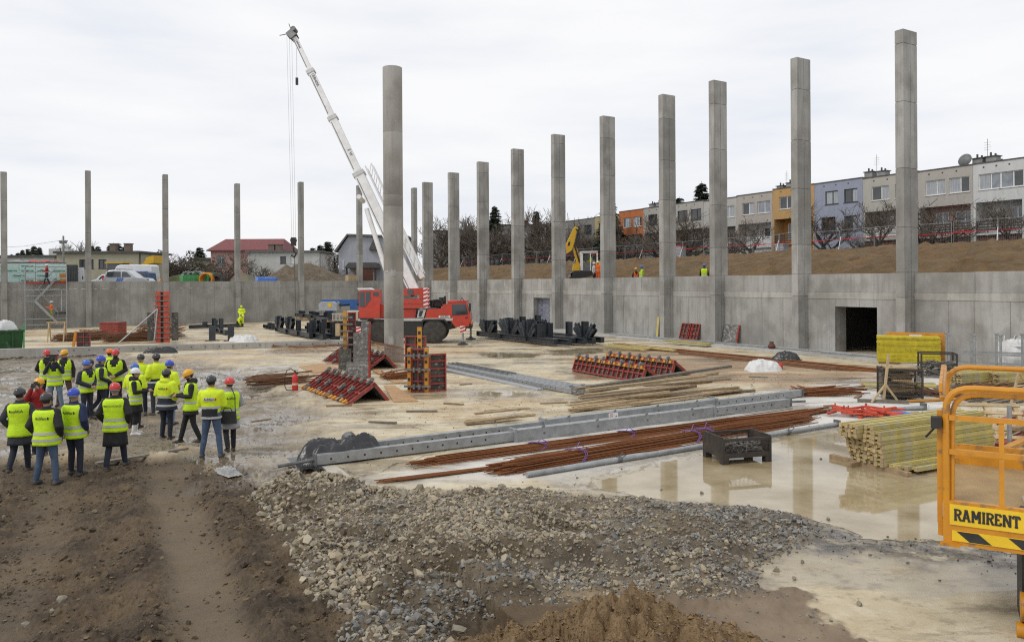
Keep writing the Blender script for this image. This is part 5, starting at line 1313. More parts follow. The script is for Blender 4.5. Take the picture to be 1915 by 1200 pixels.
mb = MB(); mb.path([hookp + Vector((0, 0, -.35)), hookp + Vector((0, 0, -.65)), hookp + Vector((.18, 0, -.85)), hookp + Vector((.05, 0, -1.1)), hookp + Vector((-.16, 0, -.95))], .07, 7); mb.build('hook', MT['black'], hkb, True)
mb = MB(); mb.path([hookp + Vector((.03, 0, -1.0)), Vector((hookp.x + .12, hookp.y, 1.9)), Vector((hookp.x + .2, hookp.y, 1.25))], .028, 5); mb.build('sling', MT['rubber_grey'], hkb)
mb = MB(); mb.box(tip + Vector((.22, 0, -3.3)), (.16, .16, .5)); mb.tube(tip + Vector((.22, 0, -.4)), tip + Vector((.22, 0, -3.1)), .012, 4); mb.build('limit_weight', MT['black'], crane)
for (px, py, sy) in ((873, 641, -2.4), (683, 641, -2.4), (668, 632, 2.2), (880, 634, 2.2)):
 x = lx(px); mb = MB(); mb.beam((x, sy * .3, .95), (x, sy, .9), .25, .25); mb.build('outrigger_beam', MT['black'], crane)
 mb = MB(); mb.tube((x, sy, .12), (x, sy, 1.05), .07, 10); mb.build('outrigger_leg', MT['galv'], crane, True)
 mb = MB(); mb.lathe([(.34, 0), (.34, .05), (.12, .14), (.08, .2)], (x, sy, .0), 12); mb.build('outrigger_pad', MT['black'], crane)
 if sy < 0: stripes(crane, (x, sy - .1, .95), .32, .42, 2, Matrix.Identity(4))
cpart('tail_box', [(647, 582), (675, 582), (675, 599), (647, 599)], -1.15, .6, 'beige_box')
mb = MB()
for i in range(9): mb.bb(lx(626 + i * 2.6), lx(627 + i * 2.6), -1.12, -1.06, lz(598), lz(586))
mb.bb(lx(625), lx(649), -1.13, -1.05, lz(586.5), lz(585)); mb.bb(lx(625), lx(649), -1.13, -1.05, lz(599), lz(597.5)); mb.build('ladder_rack', MT['beige_box'], crane)
cpart('tail_frame', [(636, 600), (690, 600), (690, 606), (636, 606)], -1.0, 1.0, 'black')
cpart('timber_pad', [(633, 604), (641, 604), (641, 627), (633, 627)], -1.3, -.9, 'wood_pale')
# ================================================================== blue boom lift behind the crane
LYd = 60.0; l0 = P(618, 606, LYd)
lift = thing('boom_lift', 'blue and grey boom lift parked behind the crane tail', 'lift', (l0.x, LYd, 0)); LS = F_PX / LYd
def bx2(px): return (px - 618) / LS
def bz2(py): return CAM_H - (py - 533) / LS
def lp(name, pts, y0, y1, m):
 mb = MB(); mb.prism([(bx2(a), bz2(b)) for a, b in pts], y0, y1); return mb.build(name, MT[m], lift)
lp('engine_cover', [(602, 579), (602, 567), (607, 563.5), (628, 563.5), (635, 568), (635, 579)], -1.0, .6, 'grey_lift')
lp('boom_arm', [(603, 560), (668, 560), (668, 566), (640, 570), (634, 563), (603, 563.5)], -.2, .3, 'blue_lift')
lp('boom_arm', [(634, 566), (676, 568), (676, 571), (634, 573)], .35, .7, 'blue_lift')
lp('boom_knuckle', [(655, 560), (668, 560), (667, 579), (656, 579)], -.25, .75, 'blue_lift')
lp('turret', [(610, 579), (626, 579), (624, 594), (613, 594)], -.5, .5, 'blue_lift')
lp('chassis', [(598, 592), (640, 592), (640, 601), (598, 601)], -1.0, 1.0, 'galv_dark')
lp('handrail', [(596, 578.5), (636, 578.5), (636, 580), (596, 580)], -1.1, -1.05, 'grey_lift')
for px in (604, 634):
 for sy in (-.95, .95): wheel(lift, (bx2(px), sy, .45), .45, .32)
mb = MB(); mb.bb(bx2(619), bx2(626), -1.012, -1.002, bz2(573), bz2(566)); mb.build('warning_plate', MT['sign_yellow'], lift)
# ================================================================== yellow excavator on the bank
EY = 66.5; e0 = P(1100, 520, EY); ES = F_PX / EY
exc = thing('excavator', 'yellow excavator with folded arm working above the right wall', 'excavator', (e0.x, EY, 3.7))
def ex(px): return (px - 1100) / ES
def ez(py): return CAM_H - (py - 530.1) / ES - 3.7
def epart(name, pts, y0, y1, m, parent=None):
 mb = MB(); mb.prism([(ex(780 + a / 5.04), ez(360 + b / 5.04)) for a, b in pts], y0, y1); return mb.build(name, MT[m], parent or exc)
boom = epart('boom', [(1485, 320), (1515, 328), (1522, 380), (1455, 545), (1412, 575), (1402, 490)], -.28, .28, 'ex_yellow')
epart('stick', [(1462, 470), (1490, 480), (1545, 640), (1535, 690), (1512, 690), (1475, 560)], -.2, .2, 'ex_yellow')
mb = MB(); mb.tube((ex(780 + 1520 / 5.04), -.3, ez(360 + 350 / 5.04)), (ex(780 + 1485 / 5.04), -.3, ez(360 + 500 / 5.04)), .09, 8); mb.tube((ex(780 + 1485 / 5.04), -.25, ez(360 + 500 / 5.04)), (ex(780 + 1530 / 5.04), -.25, ez(360 + 660 / 5.04)), .07, 8); mb.build('hydraulic_ram', MT['black'], exc, True)
mb = MB(); mb.path([(ex(1077), -.32, ez(428)), (ex(1084), -.32, ez(440)), (ex(1078), -.32, ez(462))], .05, 6); mb.build('hose', MT['black'], exc)
epart('bucket', [(1472, 672), (1500, 668), (1530, 690), (1528, 735), (1466, 735)], -.5, .5, 'ex_yellow')
epart('decal', [(1425, 470), (1445, 460), (1440, 500), (1418, 505)], -.287, -.281, 'black', boom)
cabp = epart('cab_frame', [(1535, 562), (1690, 560), (1692, 572), (1550, 575), (1545, 735), (1535, 735)], -.8, .8, 'white')
for (a, b) in ((1548, 1556), (1622, 1630), (1684, 1694)): epart('cab_pillar', [(a, 572), (b, 572), (b, 735), (a, 735)], -.8, -.72, 'white', cabp);
epart('cab_pillar', [(1684, 572), (1694, 572), (1694, 735), (1684, 735)], .7, .8, 'black', cabp)
epart('roof_panel', [(1530, 556), (1694, 554), (1694, 562), (1536, 564)], -.85, .85, 'white', cabp)
epart('cab_window', [(1556, 575), (1622, 575), (1622, 640), (1556, 640)], .70, .74, 'glass_light', cabp)
epart('cab_wall', [(1548, 660), (1690, 655), (1690, 745), (1548, 745)], -.78, .78, 'galv_dark', cabp)
epart('engine_cover', [(1676, 655), (1722, 652), (1728, 690), (1728, 745), (1676, 745)], -1.1, 1.1, 'ex_yellow')
epart('track_frame', [(1440, 760), (1480, 740), (1700, 740), (1725, 760), (1720, 800), (1440, 800)], -1.2, 1.2, 'black')
epart('dozer_blade', [(1430, 795), (1450, 750), (1458, 752), (1442, 800)], -1.2, 1.2, 'galv_dark')
# ================================================================== vehicles behind the left wall
def vehicle(name, label, cat, px0, px1, Y, prof, body_m, width=1.8, wheels=(), windows=(), zb=3.5, extra=()):
 a = P(px0, 527, Y); c = P(px1, 527, Y); L = c.x - a.x
 t = thing(name, label, cat, (a.x, Y, zb))
 n = len(prof); vs = []
 zt = max(z for x, z in prof)
 for sg in (-1, 1):
  for x, z in prof:
   ins = .16 * max(0, (z - 1.0) / max(.3, zt - 1.0)) + .06 * max(0, (.5 - z))
   vs.append((x * L, sg * (width / 2 - ins), z))
 mb = MB(); mb.add(vs, [(k, (k + 1) % n, n + (k + 1) % n, n + k) for k in range(n)] + [tuple(range(n - 1, -1, -1)), tuple(range(n, 2 * n))])
 body = mb.build('body', MT[body_m], t)
 bv = body.modifiers.new('bevel', 'BEVEL'); bv.width = .06; bv.segments = 2; bv.limit_method = 'ANGLE'; bv.angle_limit = R(35)
 for x in wheels:
  for sg in (-1, 1): wheel(t, (x * L, sg * (width / 2 - .11), .32), .32, .22, rim_m='galv', n=20)
 for pts in windows:
  mb = MB(); zz = []
  for sg in (-1,):
   vs = []
   for d in (.012, -.004):
    for x, z in pts:
     ins = .16 * max(0, (z - 1.0) / max(.3, zt - 1.0)); vs.append((x * L, -(width / 2 - ins + d), z))
   k = len(pts); mb.add(vs, [tuple(range(k)), tuple(range(2 * k - 1, k - 1, -1))] + [(i, k + i, k + (i + 1) % k, (i + 1) % k) for i in range(k)])
  mb.build('window', MT['glass'], t)
 return t, L
carprof = [(.02, .35), (.0, .75), (.03, 1.1), (.06, 1.55), (.12, 1.78), (.30, 1.84), (.52, 1.78), (.64, 1.45), (.74, 1.12), (.93, .98), (.995, .75), (1.0, .4), (.97, .28), (.04, .26)]
t, L = vehicle('silver_car', 'silver estate car with blue side decals parked behind the wall', 'car', 200, 284, 76, carprof, 'car_silver', 1.8, (.19, .80), ([(.09, 1.15), (.10, 1.62), (.22, 1.66), (.40, 1.64), (.40, 1.12)], [(.43, 1.12), (.43, 1.64), (.52, 1.62), (.63, 1.2), (.63, 1.12)]))
mb = MB()
for k in range(3): mb.add([(L * (.28 + k * .05), -.925, .45), (L * (.31 + k * .05), -.925, .45), (L * (.37 + k * .05), -.91, 1.05), (L * (.34 + k * .05), -.91, 1.05)], [(0, 1, 2, 3)])
mb.build('decal', MT['decal_blue'], t)
for sg in (-1, 1):
 mb = MB(); mb.tube((L * .14, sg * .62, 1.9), (L * .5, sg * .62, 1.88), .025, 6); mb.build('roof_rail', MT['black'], t)
mb = MB(); mb.bb(-.03, .06, -.85, -.6, .8, 1.3); mb.build('tail_lamp', MT['red'], t)
mb = MB(); mb.bb(L * .93, L * .99, -.86, -.5, .74, .92); mb.build('headlight', MT['glass_light'], t)
vanprof = [(.01, .35), (.0, 1.2), (.02, 2.3), (.06, 2.45), (.72, 2.45), (.80, 2.3), (.90, 1.45), (.985, 1.15), (1.0, .6), (.98, .3), (.03, .28)]
t, L = vehicle('white_van', 'white high roof van behind the silver car', 'van', 209, 292, 80.5, [(1 - x, z) for x, z in vanprof], 'van_white', 2.0, (.2, .8), ([(.13, 1.35), (.20, 2.0), (.30, 2.0), (.30, 1.35)],))
mb = MB(); mb.bb(L - .02, L + .03, -.9, -.7, .9, 1.5); mb.build('tail_lamp', MT['red'], t)
t, L = vehicle('white_car', 'low white car half hidden left of the silver car', 'car', 174, 222, 79, [(1 - x, z * .8) for x, z in carprof], 'van_white', 1.7, (.2, .8), ([(.38, .9), (.47, 1.28), (.6, 1.3), (.6, .9)],))
t, L = vehicle('blue_car', 'dark blue van parked right behind the silver car', 'car', 250, 286, 78.5, [(.02, .35), (.0, .8), (.03, 1.6), (.08, 1.75), (.85, 1.75), (.97, 1.6), (1.0, .9), (.98, .3)], 'car_blue', 1.75, (.2, .8), ([(.3, 1.1), (.34, 1.6), (.8, 1.6), (.85, 1.1)],))
def LB(px, py, n):
 p = LW(lt(px), n); return Vector((p.x, p.y, P(px, py, p.y).z))
def crate(name, label, cat, px0, px1, pyt, n, depth, m, zb=3.5, ribs=0):
 t0_, t1_ = lt(px0) , lt(px1); p = LW(t0_, n); zt = P((px0 + px1) / 2, pyt, LW((t0_ + t1_) / 2, n).y).z - zb
 t = thing(name, label, cat, (p.x, p.y, zb), YAW_E); w = (t1_ - t0_) * (1 + n / DL)
 mb = MB(); mb.bb(0, w, 0, depth, 0, zt); mb.build('shell', MT[m], t)
 if ribs:
  mb = MB()
  for i in range(ribs + 1): mb.bb(w * i / ribs * .97, w * i / ribs * .97 + .08, -.05, -.002, .05, zt - .05)
  mb.build('rib', MT[m], t)
 return t, w, zt
MT['container'] = mat('container', (0.11, 0.115, 0.12), (0.08, 0.08, 0.082), 3, .6, .1)
t, w, zt = crate('shipping_container', 'dark grey storage container right of the insulation stack', 'container', 124, 146, 495, 4, 5, 'container', ribs=7)
t, w, zt = crate('site_cabin', 'small white site cabin between the container and the second column', 'cabin', 147, 160, 500, 4.5, 2.5, 'van_white'); mb = MB(); mb.bb(w * .7, w * .85, -.03, -.002, .9, 1.2); mb.build('vent', MT['black'], t)
ins = thing('insulation_stack', 'tall stack of pale green wrapped insulation packs with printed lettering behind the wall', 'insulation stack', LW(lt(-30), 1.6, 3.5), YAW_E)
wI = (lt(122) - lt(-30)) * (1 + 1.6 / DL)
cols_ = [0, .18, .40, .52, .66, .80, .93]
for r_ in range(5):
 x = 0;
 while x < wI - .2:
  ww = min(rnd.choice((1.25, 1.25, 2.5)), wI - x); mb = MB(); mb.bb(x + .012, x + ww - .012, 0 + rnd.uniform(0, .04), 1.2, .12 + r_ * .44, .12 + r_ * .44 + .43); pk = mb.build('pack', MT['insul'], ins)
  if rnd.random() < .75:
   text_mb('PERIMETER', .20, MT['insul_txt'], 'lettering', pk, Matrix.Translation((x + ww / 2, -.012, .32 + r_ * .44)) @ FACE_CAM, .02, .002)
  x += ww
mb = MB(); mb.bb(0, wI, .02, 1.18, 2.33, 2.42); mb.build('cover_sheet', MT['galv_dark'], ins)
for (a, b, m_) in ((.08, .25, 'sheet_black'), (.25, .55, 'galv'), (.5, .8, 'red'), (.74, .95, 'form_red')):
 mb = MB(); mb.rings([[(wI * (a + (b - a) * q / 6), y, 2.42 + (.16 + .1 * math.sin(q * 2.1 + a * 9)) * (1 if 0 < q < 6 else .1) * (1 - (y / .5 - 1) ** 2 * .7)) for y in (0.0, .25, .5, .75, 1.0)] for q in range(7)], False, False, False); mb.build('wrap', MT[m_], ins, True)
mb = MB(); mb.bb(wI - .55, wI - .02, -.03, -.002, 1.0, 1.4); mb.bb(wI - .5, wI - .05, -.03, -.002, .5, .9); mb.build('strap_panel', MT['ply_orange'], ins)
mb = MB(); mb.bb(0, wI, .0, 1.2, 0, .11); mb.build('pallet', MT['wood'], ins)
t, w, zt = crate('skip', 'light green waste skip with rubbish near the left wall top', 'skip', 350, 395, 514, 3, 2.2, 'green_light', ribs=6)
mb = MB(); r_ = random.Random(2)
for i in range(40):
 x, y = r_.uniform(.2, w - .2), r_.uniform(.2, 1.9); mb.box((x, y, zt + r_.uniform(0, .3)), (r_.uniform(.2, .7), r_.uniform(.1, .5), .08), 0, Euler((r_.uniform(-.6, .6), r_.uniform(-.6, .6), r_.uniform(0, 3))).to_matrix())
tag(mb.build('rubbish', MT['galv'], t), kind='stuff')
t, w, zt = crate('skip', 'green slatted container behind the hose coil', 'skip', 388, 419, 509, 6, 2.2, 'green_light', ribs=9)
p = LB(394, 518, 2.2); mb = MB()
for k in range(7): mb.path([p + Vector((.62 * math.cos(a), .12 * k - .3, .62 * math.sin(a) - .25)) * (1) for a in [i * math.pi / 10 for i in range(20)]], .09, 6, closed=True)
tag(mb.build('hose_coil', MT['orange_tube']), 'coil of orange drainage pipe beside the green skip', 'pipe coil')
p = LB(413, 521, 2.0); mb = MB(); mb.lathe([(.4, -.3), (.7, -.3), (.78, -.2), (.78, .2), (.7, .3), (.4, .3), (.36, 0)], p - Vector((0, 0, .2)), 24, Matrix.Rotation(R(80), 3, 'X'))
tag(mb.build('rubber_ring', MT['tyre'], None, True), 'large black rubber ring right of the orange pipe coil', 'tyre')
p = P(185, 505, 90); t = thing('wheel_loader', 'yellow wheel loader half hidden behind the parked cars', 'loader', (p.x, 90, 3.5))
mb = MB(); mb.bb(.8, 4.2, -.9, .9, .7, 1.5); mb.bb(4.2, 6.2, -.8, .8, .6, 1.3); mb.build('body', MT['ex_yellow'], t); mb = MB(); mb.bb(1.4, 3.2, -.8, .8, 1.5, 2.9); mb.build('cab', MT['glass'], t); mb = MB(); mb.bb(1.2, 3.4, -.95, .95, 2.9, 3.05); mb.build('cab_roof', MT['ex_yellow'], t)
mb = MB(); mb.beam((4.3, -.5, 1.6), (6.2, -.5, 3.3), .2, .4); mb.beam((4.3, .5, 1.6), (6.2, .5, 3.3), .2, .4); mb.build('arm', MT['ex_yellow'], t); mb = MB(); mb.prism([(6.0, 2.7), (7.0, 2.9), (7.0, 3.8), (6.1, 3.5)], -1.2, 1.2); mb.build('bucket', MT['ex_yellow'], t)
for x in (1.4, 5.2):
 for sy in (-1, 1): wheel(t, (x, sy, .75), .75, .5, rim_m='ex_yellow', n=20)
p = LB(302, 514, 1.2); mb = MB(); mb.lathe([(.30, 0), (.28, .1), (.06, .9), (.03, .92)], (0, 0, 0), 14); t = thing('traffic_cone', 'orange cone behind the wall at the left row column', 'cone', (p.x, p.y, 3.5)); mb.build('cone', MT['lamp_orange'], t, True); mb = MB(); mb.bb(-.35, .35, -.35, .35, -.02, .04); mb.build('base', MT['black'], t)
def mound(name, label, px, Y, rx, ry, h, m, seed):
 p = P(px, 527, Y); n = 40; X, Yy = np.meshgrid(np.linspace(-1, 1, n), np.linspace(-1, 1, n)); d = np.hypot(X, Yy)
 z = h * np.clip(1 - d ** 1.4, 0, 1) * (.75 + .5 * fbm(X * 2.5 + seed, Yy * 2.5, 4)) + (fbm(X * 7 + seed, Yy * 7, 3) - .5) * h * .22 * (d < 1) - .05
 me = grid_mesh(name, p.x + X.ravel() * rx, Y + Yy.ravel() * ry, 3.5 + z.ravel(), n, n); me.materials.append(m); o = link(name, me); tag(o, label, kind='structure'); return o
MT['grass'] = mat('grass', (0.075, 0.10, 0.035), (0.11, 0.10, 0.055), 1.5, .95, .5, coords='World', bscale=12)
MT['heap'] = mat('heap', (0.16, 0.125, 0.085), (0.10, 0.078, 0.055), 1.4, .95, .7, coords='World', c3=(0.22, 0.18, 0.13), s3=6, bscale=9, bdist=.1)
mound('earth_mound', 'brown spoil heap behind the left wall', 578, 89, 5.8, 4, 2.7, MT['heap'], 3)
mound('earth_mound', 'second lobe of the brown spoil heap', 535, 88, 3.6, 3, 2.3, MT['heap'], 7)
mound('grass_mound', 'low grassy mound behind the wall', 345, 92, 5.5, 3, 1.6, MT['grass'], 9)
mound('earth_mound', 'grey sand heap left of the blue tarpaulin', 458, 92, 3, 3, 1.5, MT['upper_ground'], 12)
p = LB(507, 520, 2.0); n = 22; X, Yy = np.meshgrid(np.linspace(-1, 1, n), np.linspace(-1, 1, n)); d = np.maximum(abs(X), abs(Yy))
z = .95 * (1 - sstep(.68, .95, d)) * (.75 + .5 * fbm(X * 2 + 5, Yy * 2, 3)) + (fbm(X * 8, Yy * 8, 3) - .5) * .16
me = grid_mesh('tarpaulin', X.ravel() * 1.35, Yy.ravel() * .8, z.ravel(), n, n); me.materials.append(MT['tarp_blue'])
t = thing('tarpaulin', 'bright blue tarpaulin draped over a pallet on the left wall', 'tarpaulin', (p.x, p.y, 3.6), YAW_E); link('sheet', me, t)
mb = MB(); mb.bb(-1.2, 1.2, -.75, .7, -.1, .03); mb.build('pallet', MT['wood'], t)
t, w, zt = crate('board_sheet', 'speckled brown board panel lying behind the wall near the grey house', 'board', 682, 714, 503, 3, .15, 'tile_brown');
t, w, zt = crate('pallet_stack', 'stack of pale timber pallets left of the speckled board', 'pallets', 664, 680, 514, 2.2, 1.0, 'wood_pale')
t, w, zt = crate('site_hoarding', 'grey sheet hoarding with red line near the grey house', 'hoarding', 610, 668, 504, 14, .08, 'grey_lift'); mb = MB(); mb.bb(0, w, -.03, -.002, zt * .6, zt * .6 + .1); mb.build('red_line', MT['tape_red'], t)
p = bank_pt(795, 5); t = thing('orange_barrier', 'orange barrier beside the far corner columns', 'barrier', (p.x, p.y, 3.6), YAW_H)
for k in range(3):
 mb = MB(); mb.bb(-1.6, .8, -.05, .05, .25 + k * .5, .6 + k * .5); mb.build('rail', MT['orange_red'], t)
for x in (-1.5, .7):
 mb = MB(); mb.bb(x - .06, x + .06, .052, .15, 0, 1.8); mb.build('post', MT['galv_dark'], t)
# ================================================================== scaffold stair tower
st0, st1 = lt(48), lt(124)
stair = thing('scaffold_stair', 'galvanised scaffold stair tower against the left wall', 'scaffold', LW(st0, -1.5), YAW_E)
SW = st1 - st0
zT = P(85, 497, LW(st0, -1.5).y).z
mb_ = lambda: MB()
def spx(px): return lt(px) - st0
sy_ = LW(st0, -1.5).y
def spz(py): return P(85, py, sy_).z
for x in (0, SW):
 for y in (0, 1.0):
  mb = MB(); mb.tube((x, y, 0), (x, y, zT), .045, 8); mb.build('standard', MT['galv'], stair, True)
for py in (608, 597, 553, 542, 520, 508, 498):
 for y in (0, 1.0):
  mb = MB(); mb.tube((0, y, spz(py)), (SW, y, spz(py)), .035, 6); mb.build('ledger', MT['galv'], stair, True)
for py in (608, 564, 520):
 for x in (0, SW):
  mb = MB(); mb.tube((x, 0, spz(py)), (x, 1.0, spz(py)), .035, 6); mb.build('transom', MT['galv'], stair, True)
mb = MB(); mb.bb(0, spx(66), 0, 1.0, spz(564), spz(563)); mb.build('landing', MT['galv'], stair)
mb = MB(); mb.bb(spx(103), SW, 0, 1.0, spz(520), spz(519)); mb.build('landing', MT['galv'], stair)
mb = MB(); mb.bb(spx(103), SW, .1, .9, spz(588), spz(585)); mb.build('landing', MT['black'], stair)
for (pa, pb, y0) in (((66, 563), (108, 606), 0.05), ((66, 563), (105, 520), .55)):
 a = Vector((spx(pa[0]), 0, spz(pa[1]))); b = Vector((spx(pb[0]), 0, spz(pb[1])))
 for y in (y0, y0 + .42):
  mb = MB(); mb.beam(a + Vector((0, y, 0)), b + Vector((0, y, 0)), .05, .2); mb.build('stringer', MT['galv'], stair)
  mb = MB(); mb.path([a + Vector((.2, y, 1.0)), b + Vector((0, y, 1.0)), b + Vector((0, y, 0))], .025, 6); mb.build('handrail', MT['galv'], stair)
 for i in range(1, 10):
  q = a.lerp(b, i / 10); mb = MB(); mb.bb(q.x - .12, q.x + .12, y0 + .03, y0 + .39, q.z - .02, q.z + .02); mb.build('tread', MT['galv_dark'], stair)
mb = MB(); mb.bb(-.1, SW + .1, 1.1, 1.4, spz(529), spz(526)); mb.build('red_beam', MT['red'], stair)
# ================================================================== black steel trusses
def V3(x, y, z=0.0): return Vector((x, y, z))
UPZ = Vector((0, 0, 1))
def steel_beam(label, near, L, direction, items, z0=.1, w=.28, h=.34, group='black steel roof members'):
 t = thing('steel_member', label, 'steel beam', (near.x, near.y, 0), math.atan2(direction.y, direction.x), group)
 mb = MB(); mb.ibeam((0, 0, z0 + h / 2), (L, 0, z0 + h / 2), w, h, .028); mb.build('chord', MT['steel_black'], t)
 for x in (0.004, L * .33, L * .66, L - .02):
  mb = MB(); mb.bb(x, x + .02, -w / 2 + .001, w / 2 - .001, z0 + .03, z0 + h - .03); mb.build('stiffener', MT['steel_black'], t)
 zt = z0 + h
 for kind, x, *o in items:
  hh = o[0] if o else .85
  mb = MB()
  if kind in ('stub', 'fan'):
   mb.bb(x - .20, x - .18, -.14, .14, zt + .002, zt + hh); mb.bb(x + .18, x + .20, -.14, .14, zt + .002, zt + hh); mb.bb(x - .178, x + .178, -.012, .012, zt + .003, zt + hh)
   mb.build('stub', MT['steel_black'], t)
  if kind == 'fan':
   for sg in (-1, 1):
    for q, (bx, an, ln) in enumerate(((.42, 38, 1.0), (.75, 48, .75))):
     a = V3(x + sg * bx * .6, 0, zt + .02); d = V3(sg * math.sin(R(an)), 0, math.cos(R(an)))
     mb = MB(); s_ = V3(0, 1, 0)
     for oy in (-.12, .12): mb.beam(a + s_ * oy, a + s_ * oy + d * ln, .02, .24, V3(-d.z * sg, 0, d.x * sg))
     mb.beam(a + d * .02, a + d * (ln - .01), .22, .018, V3(-d.z * sg, 0, d.x * sg)); mb.build('diagonal', MT['steel_black'], t)
     for oy in (-.132, .132):
      mb = MB()
      for b_ in range(3): c_ = a + d * (ln - .1 - b_ * .13); mb.tube(c_ + s_ * oy, c_ + s_ * (oy * 1.08), .022, 6)
      tag(mb.build('bolt_hole', MT['galv'], t), kind='stuff')
   mb = MB(); mb.bb(x - .6, x + .6, -.012, .012, zt + .001, zt + .35); mb.build('gusset', MT['steel_black'], t)
 return t
RP = [((1040, 648.5), 9.6, [('fan', 3.1, .95), ('stub', 1.9, .8), ('fan', 8.2, .8)], 'nearest long black steel member with a fan of diagonals, right of the crane'),
  ((1066, 649.5), 9.8, [('stub', 3.0, .8), ('fan', 6.6, .9), ('stub', 8.9, .8)], 'second black steel member of the right pile'),
  ((1073, 646.0), 9.5, [('stub', 2.6, .8), ('fan', 7.4, .95)], 'third black steel member of the right pile'),
  ((1094, 647.0), 10, [('stub', 4.1, .8), ('fan', 6.0, .9), ('fan', 9.0, .9)], 'fourth black steel member of the right pile'),
  ((1111, 646.0), 10, [('fan', .9, .95), ('stub', 5.6, .8), ('fan', 8.1, 1.0)], 'fifth black steel member with a fan at its right end'),
  ((1127, 644.5), 9.2, [('stub', 3.5, .8), ('fan', 7.2, 1.1)], 'farthest black steel member of the right pile, beside the wall ledge')]
for (q, L, it, lab) in RP: steel_beam(lab, G(*q), L, D_, it, .12)
LP_ = [((582, 634), 9.5, [('fan', 8.6, .9), ('stub', 3.2, .75), ('stub', .4, .7)], 'nearest black steel member of the left pile'),
  ((607, 637), 9.5, [('stub', 2.6, .8), ('fan', 8.7, .9), ('stub', .5, .8)], 'second black steel member of the left pile'),
  ((632, 638), 9.5, [('fan', 5.2, .8), ('stub', 1.0, .8)], 'third black steel member of the left pile behind the crane tail'),
  ((640, 630), 9.0, [('stub', 4.2, .7), ('stub', 6.2, .7)], 'fourth black steel member of the left pile')]
for (q, L, it, lab) in LP_: steel_beam(lab, G(*q), L, D_, it, .08)
for i, (q, L, lab) in enumerate((((600, 622), 7.0, 'black steel member lying across the left pile, front one'), ((622, 624), 7.0, 'black steel member lying across the left pile, rear one'))):
 g = G(*q); steel_beam(lab, g, L, D_, [('stub', 1.0, .22), ('stub', 1.6, .22), ('stub', 5.0, .22), ('stub', 5.6, .22)], 1.05, .26, .3)
 for k in range(3):
  p = g + D_ * (1 + k * 2.4); mb = MB(); mb.box((0, 0, .95), (.9, .14, .18), 0)
  o = mb.build('spacer_timber', MT['wood_pale'], None, loc=(p.x, p.y, 0)); tag(o, 'short pale spacer timber between the stacked black steel members', 'timber', 'spacer timbers in the left steel pile')
steel_beam('short black steel member with three stubs near the crouching workers', G(424, 627), 5.6, D_, [('stub', 5.2, .7), ('stub', 4.6, .6), ('stub', 2.2, .8)], .05)
steel_beam('black steel member under the crouching workers', G(455, 612), 4.5, -E_, [('stub', .4, .25), ('stub', 3.2, .25)], .05, .26, .3)
steel_beam('bundle end of black steel right of the crouching workers', G(512, 617), 3.2, D_, [('stub', .4, .2), ('stub', 1.4, .2)], .05, .3, .3)
for (px, py, lab) in ((397, 637, 'left black steel post stub on a base plate'), (432, 637, 'right black steel post stub on a base plate')):
 g = G(px, py); t = thing('steel_post', lab, 'steel post', g, .3)
 mb = MB(); mb.bb(-.45, .45, -.3, .3, .01, .05); mb.build('base_plate', MT['steel_black'], t)
 mb = MB(); mb.bb(-.2, .2, -.16, -.13, .05, 1.0); mb.bb(-.2, .2, .13, .16, .05, 1.0); mb.bb(-.015, .015, -.129, .129, .05, 1.0); mb.build('post', MT['steel_black'], t)
# ================================================================== formwork panels
def form_panel(parent, M, w, h, nv, nh=2, name='panel', edge=None, clamps=True, top_only=False, back_only=False, red='form_red'):
 """panel in local xz, ribs on the -y side, face sheet on +y"""
 sh = MB(); sh.bb(0, w, .10, .118, 0, h); sh.xf(M); face = sh.build('face_sheet', MT['form_face'], parent)
 fr = MB()
 fr.bb(0, w, 0, .099, 0, .05); fr.bb(0, w, 0, .099, h - .05, h); fr.bb(0, .05, 0, .099, .0501, h - .0501); fr.bb(w - .05, w, 0, .099, .0501, h - .0501); fr.xf(M); frame = fr.build('frame', MT[red], parent)
 for i in range(1, nv):
  x = w * i / nv; rb = MB(); rb.bb(x - .02, x + .02, .008, .098, .051, h - .051); rb.xf(M); rb.build('rib', MT[red], parent)
 for i in range(1, nh):
  z = h * i / nh; rb = MB(); rb.bb(.051, w - .051, .03, .0975, z - .025, z + .025); rb.xf(M); rb.build('cross_rib', MT[red], parent)
 if edge:
  for z in edge:
   n = int(w / .32); e = MB(); e.bb(0, w, -.012, -.001, z, z + .07); e.xf(M); e.build('edge_strip', MT['form_yellow'], parent)
   for i in range(n):
    e = MB(); x = w * (i + .5) / n; e.bb(x - .06, x + .06, -.07, -.0125, z - .01, z + .11); e.xf(M); e.build('lug', MT['form_yellow'], parent)
 if clamps:
  rr = random.Random(int(w * 100 + h * 7))
  for z in ((h * .97,) if top_only else (h * .97, h * .5, h * .1)):
   n = max(2, int(w / .55)) if z > h * .9 else max(1, int(w / 1.0))
   for i in range(n):
    x = w * (i + .5 + rr.uniform(-.15, .15)) / n; c = MB()
    c.bb(x - .035, x + .035, -.09, -.001, z - .16, z + .12); c.tube((x - .13, -.06, z - .02), (x + .13, -.06, z + .03), .028, 6); c.tube((x, -.12, z + .05), (x, .0, z + .05), .05, 7)
    c.xf(M); c.build('clamp', MT['clamp'], parent)
def lean(pA, pB, out, height, width):
 """matrix: x along base pA->pB, panel rising towards inside; out = outward horizontal normal, width = horizontal run to the ridge"""
 x = (pB - pA).normalized(); zz = (UPZ * height - out * width).normalized(); y = zz.cross(x)
 M = Matrix((x, y, zz)).transposed().to_4x4(); M.translation = pA; return M
